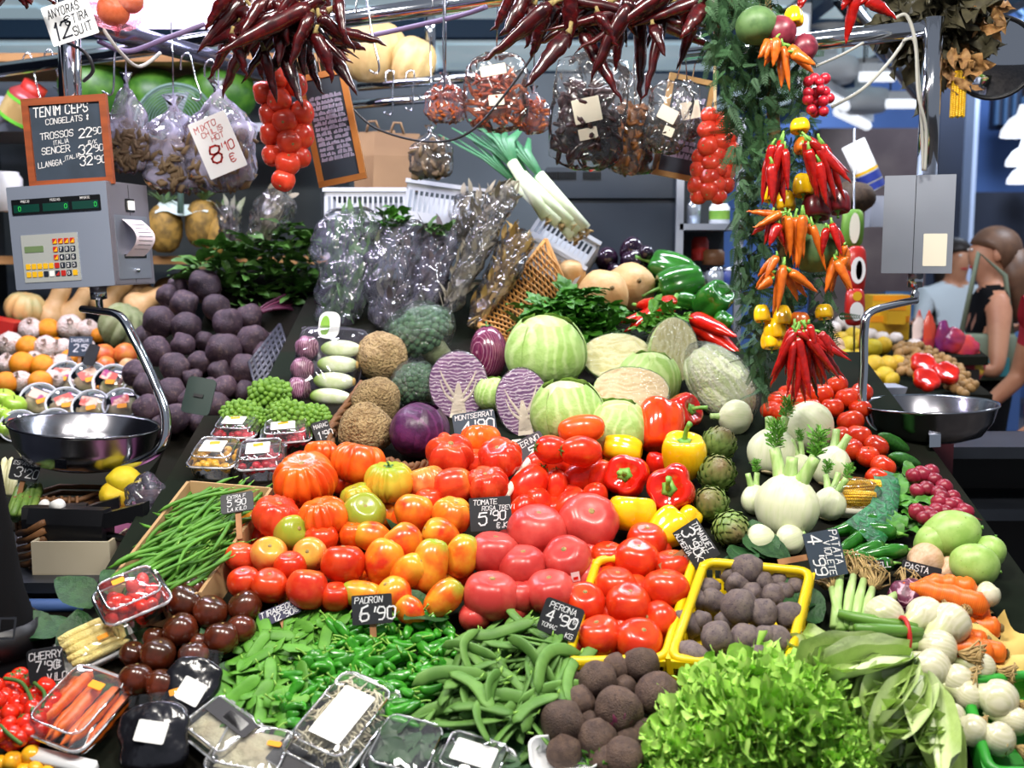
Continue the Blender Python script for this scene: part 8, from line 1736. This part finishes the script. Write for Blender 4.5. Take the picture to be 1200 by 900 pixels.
def person(label, base, heading, shirt, trousers, hair, arms, sleeve=.5, longhair=False, lean=0., H=1.0, coat=None):
    root = thing('person', label, 'person', M=T4(base) @ R4(R(heading), 4, 'Z') @ S4(H))
    J = {'pelvis': ((0, 0, .95), (.155, .115)), 'spine': ((0, .0, 1.14), (.14, .105)), 'chest': ((0, .01, 1.32), (.16, .12)), 'neck': ((0, 0, 1.465), .055), 'jaw': ((0, .018, 1.535), (.062, .075)), 'head': ((0, .012, 1.62), (.078, .098)), 'crown': ((0, 0, 1.685), (.062, .078)),
         'nose': ((0, .108, 1.605), .011)}
    E = [('pelvis', 'spine'), ('spine', 'chest'), ('chest', 'neck'), ('neck', 'jaw'), ('jaw', 'head'), ('head', 'crown'), ('head', 'nose')]
    for s, sd in ((-1, 'l'), (1, 'r')):
        el, wr = arms[0 if s < 0 else 1]; sh = V((s * .175, 0, 1.395)); el = V(el); wr = V(wr); d = (wr - el).normalized(); side = d.cross(V((0, 0, 1))).normalized() if abs(d.z) < .95 else V((1, 0, 0))
        J['sh' + sd] = (sh, .062); J['ua' + sd] = ((sh + el) / 2, .048); J['el' + sd] = (el, .04); J['fa' + sd] = ((el + wr) / 2, .036); J['wr' + sd] = (wr, .025); J['pa' + sd] = (wr + d * .055, (.036, .02)); J['kn' + sd] = (wr + d * .085, (.036, .016))
        E += [('chest', 'sh' + sd), ('sh' + sd, 'ua' + sd), ('ua' + sd, 'el' + sd), ('el' + sd, 'fa' + sd), ('fa' + sd, 'wr' + sd), ('wr' + sd, 'pa' + sd), ('pa' + sd, 'kn' + sd)]
        for f in range(4):
            o_ = side * ((f - 1.5) * .019); L = (.06, .07, .066, .052)[f]; J['f%d%s' % (f, sd)] = (wr + d * (.1 + L * .4) + o_ + V((0, 0, -.004)), .0085); J['g%d%s' % (f, sd)] = (wr + d * (.1 + L * .85) + o_ + V((0, 0, -.018)), .0075); E += [('kn' + sd, 'f%d%s' % (f, sd)), ('f%d%s' % (f, sd), 'g%d%s' % (f, sd))]
        J['t' + sd] = (wr + d * .05 + side * (s * -.04) + V((0, 0, .01)), .0105); J['u' + sd] = (wr + d * .085 + side * (s * -.052), .009); E += [('wr' + sd, 't' + sd), ('t' + sd, 'u' + sd)]
        J['hp' + sd] = ((s * .085, 0, .88), (.085, .09)); J['th' + sd] = ((s * .095, .01, .68), .078); J['kne' + sd] = ((s * .1, .015, .49), .055); J['ca' + sd] = ((s * .1, -.015, .33), .052); J['an' + sd] = ((s * .1, -.02, .085), .034); J['to' + sd] = ((s * .11, .12, .035), (.04, .03))
        E += [('pelvis', 'hp' + sd), ('hp' + sd, 'th' + sd), ('th' + sd, 'kne' + sd), ('kne' + sd, 'ca' + sd), ('ca' + sd, 'an' + sd), ('an' + sd, 'to' + sd)]
    def dress(a, b):
        ab = a + ' ' + b
        if any(w in ab for w in ('hp', 'th', 'kne', 'ca')) and 'chest' not in ab: return 2
        if 'nose' in ab or 'jaw' in ab: return 0
        if any(w in ab for w in ('spine', 'chest sh')): return 1
        if 'ua' in ab and 'sh' in ab: return 1 if sleeve > .3 else 0
        if sleeve > .9 and any(w in ab for w in ('ua', 'el', 'fa')): return 1
        return 0
    skinmesh('body', J, E, ('skin', shirt, trousers), root, dress)
    for s in (-1, 1):
        obj('shoe', mk('shoe', body(lambda t, p: (.048 * sin(p) * cos(t), .115 * sin(p) * sin(t) + .04, max(.0, .055 + .055 * cos(p))), 16, 10), MATS['shoe']), root, T4((s * .105, .0, 0)))
        obj('eye', mk('eye', body(lambda t, p: (.012 * sin(p) * cos(t), .006 * sin(p) * sin(t), .007 * cos(p)), 10, 6), MATS['eye_white']), root, T4((s * .032, .098, 1.628)))
        obj('ear', mk('ear', body(lambda t, p: (.01 * sin(p) * cos(t), .02 * sin(p) * sin(t), .03 * cos(p)), 10, 6), MATS['skin']), root, T4((s * .082, .0, 1.605)))
    obj('mouth', mk('mouth', body(lambda t, p: (.024 * sin(p) * cos(t), .006 * sin(p) * sin(t), .006 * cos(p)), 10, 6), MATS['cloth_red']), root, T4((0, .092, 1.55)))
    def hf(t, p):
        v = V((.094 * sin(p) * cos(t), .112 * sin(p) * sin(t) - .008, 1.63 + .105 * cos(p)))
        if p > 1.35: v.y = min(v.y, .02 - .05 * (p - 1.35)); v.z = max(v.z, 1.5)
        return v
    hr = obj('hair', mk('hair', body(hf, 24, 14), MATS[hair]), root)
    if longhair: obj('hair_length', mk('hair_length', tube([(0, -.07, 1.62), (0, -.1, 1.5), (0, -.105, 1.38), (0, -.1, 1.3)], [.07, .07, .05, .015], 12), MATS[hair]), root)
    return root
w1 = at(1164, 300, 4.8); pr = person('woman in black vest facing left beyond the right scale', (w1.x, w1.y, 0), 78, 'cloth_black', 'cloth_black', 'hair_brown', [((-.27, .02, 1.1), (-.12, .3, 1.22)), ((.25, .02, 1.1), (.08, .32, 1.27))], .1, True)
sbag = tag(obj('shoulder_bag', mk('shoulder_bag', body(lambda t, p: (.14 * max(-1, min(1, 1.5 * sin(p) * cos(t))), .05 * sin(t) * sin(p), .1 * max(-1, min(1, 1.3 * cos(p)))), 24, 14), MATS['cloth_khaki']), None, T4(at(1152, 418, 4.62))), 'teal and khaki shoulder bag at the woman in black', 'bag')
obj('strap', mk('strap', tube([(-.1, 0, .1), (-.02, .05, .45), (.1, .05, .35), (.12, 0, .1)], .012, 6, (1, .4)), MATS['cloth_khaki']), sbag); obj('pocket', mk('pocket', box(-.09, .09, -.056, -.045, -.08, .0), MATS['cloth_teal'], False), sbag)
w2 = at(1120, 300, 6.3); person('person in white and teal behind the woman in black', (w2.x, w2.y, 0), 190, 'cloth_white', 'denim', 'hair_dark', [((-.26, .05, 1.12), (-.2, .28, 1.2)), ((.26, .03, 1.1), (.18, .26, 1.05))], .5, True, H=.985)
w3 = at(1212, 300, 4.3); person('person in red shirt cut off at the right edge', (w3.x + .05, w3.y - .2, 0), 100, 'cloth_red', 'cloth_black', 'hair_dark', [((-.28, 0, 1.1), (-.2, .2, 1.0)), ((.28, 0, 1.1), (.22, .2, .98))], .5, False, H=1.0)
ph = at(1128, 372, 4.55); tag(obj('phone', mk('phone', slab(rrect(.07, .13, .01), 0, .01), MATS['steel_panel'], False), None, facing(w1 + V((-.42, -.06, -.3)), 30, 20, -40)), 'small grey object held by the woman in black', 'phone')
# seller in black at the left edge
pb0 = person('person in a belted black coat cut off at left edge', (-.975, 1.655, 0), 90, 'cloth_black', 'cloth_black', 'hair_dark', [((-.2, .0, 1.14), (-.16, .1, .9)), ((.2, .0, 1.14), (.16, .1, .9))], 1., False, H=1.02)
ct = obj('coat', mk('coat', lathe([(.15, 1.34), (.165, 1.2), (.185, 1.05), (.205, .98), (.235, .85), (.27, .6), (.28, .5), (.262, .5), (.225, .85), (.19, .98)], 30, lambda t, z: 1 + (.02 * sin(5 * t) if z < .95 else 0)), MATS['cloth_black']), pb0, R4(R(-90), 4, 'Z') @ S4(1., .56, 1))
bl = obj('belt', mk('belt', lathe([(.203, 1.0), (.207, 1.0), (.217, .955), (.212, .955)], 30), MATS['rim_black']), pb0, R4(R(-90), 4, 'Z') @ S4(1., .56, 1))
q = pb0.matrix_basis.inverted() @ facing(at(8, 736, 1.528), 25, 0, -8); obj('buckle', mk('buckle', MB().add(box(-.012, -.009, -.017, .017, 0, .003)).add(box(.009, .012, -.017, .017, 0, .003)).add(box(-.009, .009, .014, .017, 0, .003)).add(box(-.009, .009, -.017, -.014, 0, .003)).v and (lambda m: (m.v, m.f))(MB().add(box(-.012, -.009, -.017, .017, 0, .003)).add(box(.009, .012, -.017, .017, 0, .003)).add(box(-.009, .009, .014, .017, 0, .003)).add(box(-.009, .009, -.017, -.014, 0, .003))), MATS['chrome'], False), pb0, q)
# ------------------------------------------------------------------ packs at the lower left and front
VT = fill([(-5, 805), (20, 790), (50, 800), (68, 815), (55, 850), (40, 870), (0, 876)], 40, 12, 9)
for i, (px, py) in enumerate(VT): prod('cherry_tomato', tomato_me('t_cherry', 0, 0, .95, 5, .08, n=18, mm=10), px, py, rnd(9.5, 11.5), 'small red vine tomato heaped at the lower left corner', 'tomato', (rnd(-.5, .5), rnd(-.6, .2), 1), group='vine cherry tomatoes', parts=[('calyx', calyx_me('calyx_green', 5, .6, .15, .3), T4((0, 0, .85)))] if i % 3 == 0 else (), lift=rnd(.005, .03))
for i, P in enumerate((((5, 795), (25, 800), (36, 818), (38, 835)), ((0, 850), (12, 862), (25, 872)), ((40, 800), (52, 812), (50, 830)))):
    pts = spline([S(x, y, .055) for x, y in P], 5); c = pts[0]; tag(obj('tomato_vine', mk('tomato_vine', tube([p - c for p in pts], .003, 6), MATS['calyx_green']), None, T4(c)), None, 'vine'); ordinal('vines of the cherry tomatoes', list(COL.objects)[-1], P[-1][0], 'green vine stalk across the red vine tomatoes')
for i, (px, py, r) in enumerate(((37, 885, 12), (15, 892, 12), (0, 895, 10), (42, 901, 10), (28, 903, 9), (56, 905, 9))): prod('cherry_tomato', tomato_me('t_cherryy', 0, 0, .95, 6, .08, n=18, mm=10), px, py, r, 'yellow cherry tomato in the bottom left tray', 'tomato', UP, key='yellow cherry tomatoes', parts=[scar(.95, .08, .6)])
tag(obj('white_tray', mk('white_tray', loft([[V((x, y, z)) for x, y in rrect(.1, .02, .004)] for z in (-.01, .006)]), MATS['white_plastic']), None, lay(75, 893, -14, .02)), 'white foam tray edge beside yellow cherry tomatoes', 'tray')
# baby corn pack
mat('baby_corn', 'e8d890', 'dcc878', ns=4, rough=.5, bump=.4, bs=30)
M0 = lay(114, 762, 38, .012); k = mpp(M0.translation)
bc = tag(obj('corn_pack', mk('corn_pack', loft([[V((x * s, y * s, z)) for x, y in rrect(82 * k, 58 * k, 8 * k)] for s, z in ((.92, 0), (1, .016), (.95, .016), (.88, .006))]), MATS['white_plastic']), None, M0), 'film-wrapped tray of pale baby corn by the CHERRY tag', 'tray')
bcm = mk('baby_corn', tube([(-.5, 0, 0), (-.3, 0, 0), (.2, 0, 0), (.45, 0, 0), (.5, 0, 0)], [.06, .085, .08, .04, .01], 8), MATS['baby_corn'])
for i in range(8): tag(obj('baby_corn', bcm, None, M0 @ T4((rnd(-2, 2) * k, (i - 3.5) * 6.4 * k, .022 + .004 * (i % 2))) @ R4(rnd(-.08, .08), 4, 'Z') @ S4(66 * k)), 'pale yellow baby corn in the wrapped tray', 'baby corn', 'baby corn in the wrapped tray')
obj('cling_film', mk('cling_film', sheet(lambda u, v: ((u - .5) * 82 * k, (v - .5) * 58 * k, .016 + .02 * (sin(pi * u) * sin(pi * v)) ** .3), 10, 10), FILM), bc); obj('price_sticker', mk('price_sticker', slab(rrect(12 * k, 7 * k, .001), 0, .001), MATS['paper_orange'], False), bc, T4((8 * k, -12 * k, .037)))
# clear box of small plum tomatoes
o, W, D, M0 = clear_box(160, 720, 74, 62, .06, 'clear plastic box of small red plum tomatoes by brown ones', 35, cat='plastic box', lift=.045)
for i in range(26): tag(obj('small_plum_tomato', tomato_me('t_cherry', 0, 0, 1.35, 9, .05, n=14, mm=9), None, M0 @ T4((rnd(-.36, .36) * W, rnd(-.36, .36) * D, rnd(.014, .042))) @ rrot() @ S4(.0105)), 'small red plum tomato inside the clear box', 'tomato', 'small plum tomatoes in the clear box')
obj('price_sticker', mk('price_sticker', slab(rrect(.02, .012, .002), 0, .001), MATS['paper_orange'], False), o, T4((-W * .1, D * .25, .0615)))
prod('small_chilli', chilli_me('p_red', 2, 2, .5, .05, .2), 124, 690, 8, 'single small red pepper on the dark leaves', 'pepper', (.8, .2, .5))
# carrot clamshell
o, W, D, M0 = clear_box(100, 845, 86, 104, .05, 'clear plastic box of trimmed orange carrots', -22, cat='plastic box')
for i in range(7):
    x = (i - 3) * .019; cc = tag(obj('carrot', carrot_me(i % 3), None, M0 @ T4((x * .8, rnd(-.01, .01), .02 + .012 * (i % 2))) @ R4(rnd(-.1, .1), 4, 'Z') @ R4(-pi / 2, 4, 'X') @ S4(.042, .042, .058)), 'trimmed orange carrot inside the clear box', 'carrot', 'carrots in the clear box')
obj('price_sticker', mk('price_sticker', slab(rrect(.024, .013, .002), 0, .001), MATS['paper_orange'], False), o, T4((.01, D * .22, .0515)))
# black bags of mixed leaves
def black_bag(px, py, w_, h_, lb, lean, sticker, seed):
    p = S(px, py, .05); k = mpp(p); W, H = w_ * k / 2, h_ * k / 2
    def fn(t, ph):
        z = cos(ph); s = max(0, 1 - abs(z) ** 5) ** .5; v = V((s * cos(t) * W, s * sin(t) * W * (.5 - .35 * max(0, z)), z * H)); return v + V((cos(t), sin(t), 0)) * (W * .14 * nzv(v / W, 2., seed)) * s
    o = tag(obj('black_bag', mk('black_bag', body(fn, 26, 20), MATS['black_film']), None, T4(p + V((0, .02, .0))) @ R4(R(lean[0]), 4, 'Y') @ R4(R(lean[1]), 4, 'X')), lb, 'bag')
    obj('label', mk('label', slab(rrect(W * .9, H * .6, .003), 0, .001), MATS['paper_white'], False), o, T4((W * .12, -W * .52, H * .1)) @ R4(pi / 2 - .15, 4, 'X') @ R4(R(-15), 4, 'Z'))
    if sticker: obj('price_sticker', mk('price_sticker', slab(rrect(W * .45, H * .16, .002), 0, .001), MATS['paper_orange'], False), o, T4((-W * .4, -W * .53, H * .02)) @ R4(pi / 2 - .15, 4, 'X') @ R4(.5, 4, 'Z'))
    obj('seal', mk('seal', sheet(lambda u, v: ((u - .5) * W * 1.5, .004 * sin(u * 20), H * (.92 + .32 * v)), 12, 2), BAGC), o)
    return o
black_bag(217, 822, 66, 92, 'black foil bag with white label and orange sticker', (12, -28), True, 1); black_bag(175, 872, 84, 84, 'black foil bag with two white labels at the bottom left', (-8, -30), False, 3)
# shallow clear trays at the bottom
mat('sprouts', 'e4dec8', 'd8d0b4', ns=6, rough=.6); mat('salad_dark', '2c4a30', '3a5a3a', ns=6, rough=.5); mat('grain', 'b8b49a', 'a8a088', ns=30, rough=.7, bump=.5, bs=60); mat('label_print', '1c1c22', rough=.6)
def tray_pack(px, py, w_, d_, h, lb, ang, cm, labels=(), kind='grain', tm=None, n=140, fl=None):
    o, W, D, M0 = clear_box(px, py, w_, d_, h, lb, ang, cat='plastic tray', m=fl, lift=.005)
    if tm: obj('tray', mk('tray', loft([[V((x * s, y * s, z)) for x, y in rrect(W, D, min(W, D) * .18)] for s, z in ((.84, .003), (.99, h * .55), (.95, h * .55), (.8, .008))]), MATS[tm]), o)
    if kind == 'strand':
        mb = MB(); rg = random.Random(px)
        for i in range(n):
            x, y = rg.uniform(-.36, .36) * W, rg.uniform(-.36, .36) * D; a = rg.uniform(0, 6.28); l = rg.uniform(.01, .022); z = rg.uniform(.3, .92) * h; mb.add(tube([(x - l * cos(a), y - l * sin(a), z - .004), (x, y + .003, z), (x + l * cos(a), y + l * sin(a), z - .002)], .0016, 4))
        obj('filling', mb.build('filling', MATS[cm]), o)['kind'] = 'stuff'
    elif kind == 'leaf':
        lf = vf(leaf_me('l', 'cress', 1, .35, .2, .1, 1, .05, 3, 5)); obj('filling', scatter_mesh('filling', [lf], [(0, T4((rnd(-.34, .34) * W, rnd(-.34, .34) * D, rnd(.3, .8) * h)) @ Euler((rnd(-.5, .5), rnd(-.5, .5), rnd(0, 6))).to_matrix().to_4x4() @ S4(.035)) for i in range(60)], MATS[cm]), o)['kind'] = 'stuff'
    else: obj('filling', mk('filling', sheet(lambda u, v: ((u - .5) * W * .8, (v - .5) * D * .8, h * (.6 + .28 * (sin(pi * u) * sin(pi * v)) ** .4 + .05 * sin(u * 23) * sin(v * 19))), 18, 18), MATS[cm]), o)
    for (u, v, lw, lh, m) in labels: obj('label', mk('label', slab(rrect(lw * W, lh * D, .003), 0, .001), MATS[m], False), o, T4((u * W, v * D, h * 1.03 + (.001 if m == 'paper_orange' else 0))))
    return o
tray_pack(262, 866, 82, 66, .035, 'clear pack of mixed grains with black printed band', -38, 'grain', ((.05, .2, .85, .34, 'label_print'), (.15, .2, .4, .2, 'paper_white')))
tray_pack(300, 893, 96, 70, .035, 'clear lidded tray of pale grated vegetables with orange sticker', -12, 'grain', ((.25, .1, .18, .1, 'paper_orange'),))
tray_pack(405, 862, 84, 128, .05, 'clear plastic box of bean sprouts with large white label', -28, 'sprouts', ((.02, -.02, .5, .58, 'paper_white'),), 'strand', n=420)
tray_pack(478, 892, 84, 84, .04, 'dark blue film-wrapped tray of green leaves', -18, 'salad_dark', (), 'leaf', 'tray_dark')
tray_pack(556, 908, 84, 60, .045, 'clear box with white label at the bottom edge', -20, 'salad_dark', ((0, .0, .6, .5, 'paper_white'),), 'leaf')
tray_pack(345, 905, 60, 40, .03, 'black topped pack at the bottom edge', -30, 'grain', ((0, 0, .9, .8, 'label_print'),))
M0 = lay(660, 897, 4, .02); k = mpp(M0.translation); tag(obj('white_tray', mk('white_tray', loft([[V((x * s, y * s, z)) for x, y in rrect(82 * k, 50 * k, 14 * k)] for s, z in ((.8, 0), (1, .03), (.96, .032), (.9, .028), (.74, .006))]), MATS['white_plastic']), None, M0), 'empty white foam tray at the bottom below the beetroots', 'tray')
me, p = crumple('wrapped_lettuce', 1080, 893, 34, 22, film('green_film', 'd8f0d8', .25, .1, .8, 30, 1., '9ac8a0'), 5, None, twist=False); wl_ = tag(obj('wrapped_lettuce', me, None, T4(p)), 'film-wrapped green bundle at the bottom right', 'lettuce'); obj('leaves', round_me('leaves', 'lettuce', .8, 3, .12, 2), wl_, S4(.03, .025, .018))
# ------------------------------------------------------------------ price tags
price_tag(575, 602, 49, 39, 'black price tag reading 5.90 among the rose tomatoes', (('TOMATE', .1, .78, .15), ('ROSA TREVI', .3, .6, .13), ('5', .2, .18, .36), ("'90", .42, .3, .27), ('€.K', .62, .06, .16)), roll=4, lift=.085, r=.04)
price_tag(436, 714, 47, 34, 'black price tag reading 6.90 behind the small green peppers', (('PADRON', .08, .72, .2), ('6', .18, .12, .5), ("'90", .45, .14, .42)), roll=4, lift=.085, r=.04)
price_tag(657, 726, 48, 40, 'tilted black tag reading 4.90 on the yellow tomato basket', (('PERONA', .14, .74, .17), ('4', .14, .36, .32), ("'90", .36, .34, .32), ('€', .8, .5, .14), ('TOMAC', .08, .16, .12), ('KG', .72, .06, .15)), roll=-20, lift=.085)
price_tag(816, 637, 50, 34, 'black tag reading 3.90 turned sideways above potatoes', (('TOMAQUET', .06, .72, .2, 0, .5), ('RAF', .5, .46, .2), ('3', .08, .26, .42), ("'90", .3, .24, .32), ('KT', .76, .2, .22), ('ALMERIA', .06, .02, .16)), roll=-58, lift=.085, r=.03)
price_tag(967, 649, 54, 42, 'blue-black tag reading 4.99 turned sideways beside potatoes', (('PATATA', .02, .74, .2), ('VIOLETE', .22, .5, .18), ('4', .06, .1, .36), ("'99", .42, .12, .32)), roll=-80, lift=.085, r=.03, m=M_SLATEB)
price_tag(556, 496, 50, 28, 'blue-grey tag reading 4.90 between red cabbages', (('MONTSERRAT', .06, .72, .2), ('4', .2, .1, .5), ("'90", .42, .14, .46)), roll=9, lift=.07, m=M_SLATEB)
price_tag(624, 526, 36, 32, 'grey tag with white letters behind the plum tomatoes', (('TERINO', .06, .7, .2), ('5', .36, .24, .36), ('-', .4, .1, .2)), roll=28, lift=.05, m=mat('slate_grey', '3c3c44', rough=.6))
price_tag(328, 718, 48, 18, 'flat violet-black tag reading 12.90 behind the snow peas', (('TIRABEQUES', .04, .55, .36), ('12', .3, .04, .42), ("'90", .52, .04, .4), ('€', .85, .1, .35)), roll=24, lift=.05, tilt=35, m=mat('slate_violet', '2c2a48', rough=.6))
price_tag(278, 589, 38, 24, 'black tag reading 5.90 standing in the bean crate', (('EXTRA F', .2, .72, .17), ('5', .2, .34, .3), ("'90", .38, .34, .3), ('LA KILO', .2, .06, .18)), roll=10, lift=.11, tilt=35)
price_tag(29, 551, 34, 25, 'black tag reading 3.20 above the asparagus', (('ESPARREC', .08, .72, .18), ('3', .2, .16, .45), ("'20", .42, .16, .4)), roll=-8, Y=2.18)
price_tag(54, 780, 42, 41, 'black tag reading 7.90 beside the vine tomatoes', (('CHERRY', .06, .7, .2), ('7', .22, .38, .26), ("'90", .4, .38, .24), ('€', .8, .4, .2), ('VILO', .5, .06, .2)), roll=9, lift=.07, tilt=12)
price_tag(94, 406, 27, 24, 'dark tag reading 2.50 standing in the oranges', (('TARONJA', .06, .72, .16), ('2', .22, .24, .36), ("'50", .46, .28, .3)), prof=LEFT, lift=.1, m=M_SLATEB, r=.03)
price_tag(107, 416, 14, 26, 'black clip of the tag beside the oranges', (), prof=LEFT, lift=.1, roll=-15, stake=False)
bt2 = price_tag(233, 464, 34, 44, 'dark green tag back leaning on the beetroots', (), Y=2.62, roll=-10, m=mat('tag_green', '14302a', rough=.4), stake=False); obj('clip', mk('clip', box(-.012, .012, -.004, .004, .0015, .006), MATS['black_plastic'], False), bt2)
price_tag(378, 507, 22, 28, 'black tag reading 1.90 beside the romanesco', (('MARAC', .1, .72, .16), ('1', .15, .25, .3), ("'90", .35, .28, .26)), roll=12, yaw=30, lift=.06)
price_tag(1080, 668, 46, 14, 'black tag half hidden behind the carrots reading pasta', (('PASTA', .06, .3, .5),), roll=-14, lift=.05, stake=False)
price_tag(1024, 664, 26, 14, 'small black scribbled tag behind the spring onions', (('NOVELL', .1, .3, .45),), roll=8, lift=.05, stake=False)
finish_ordinals()
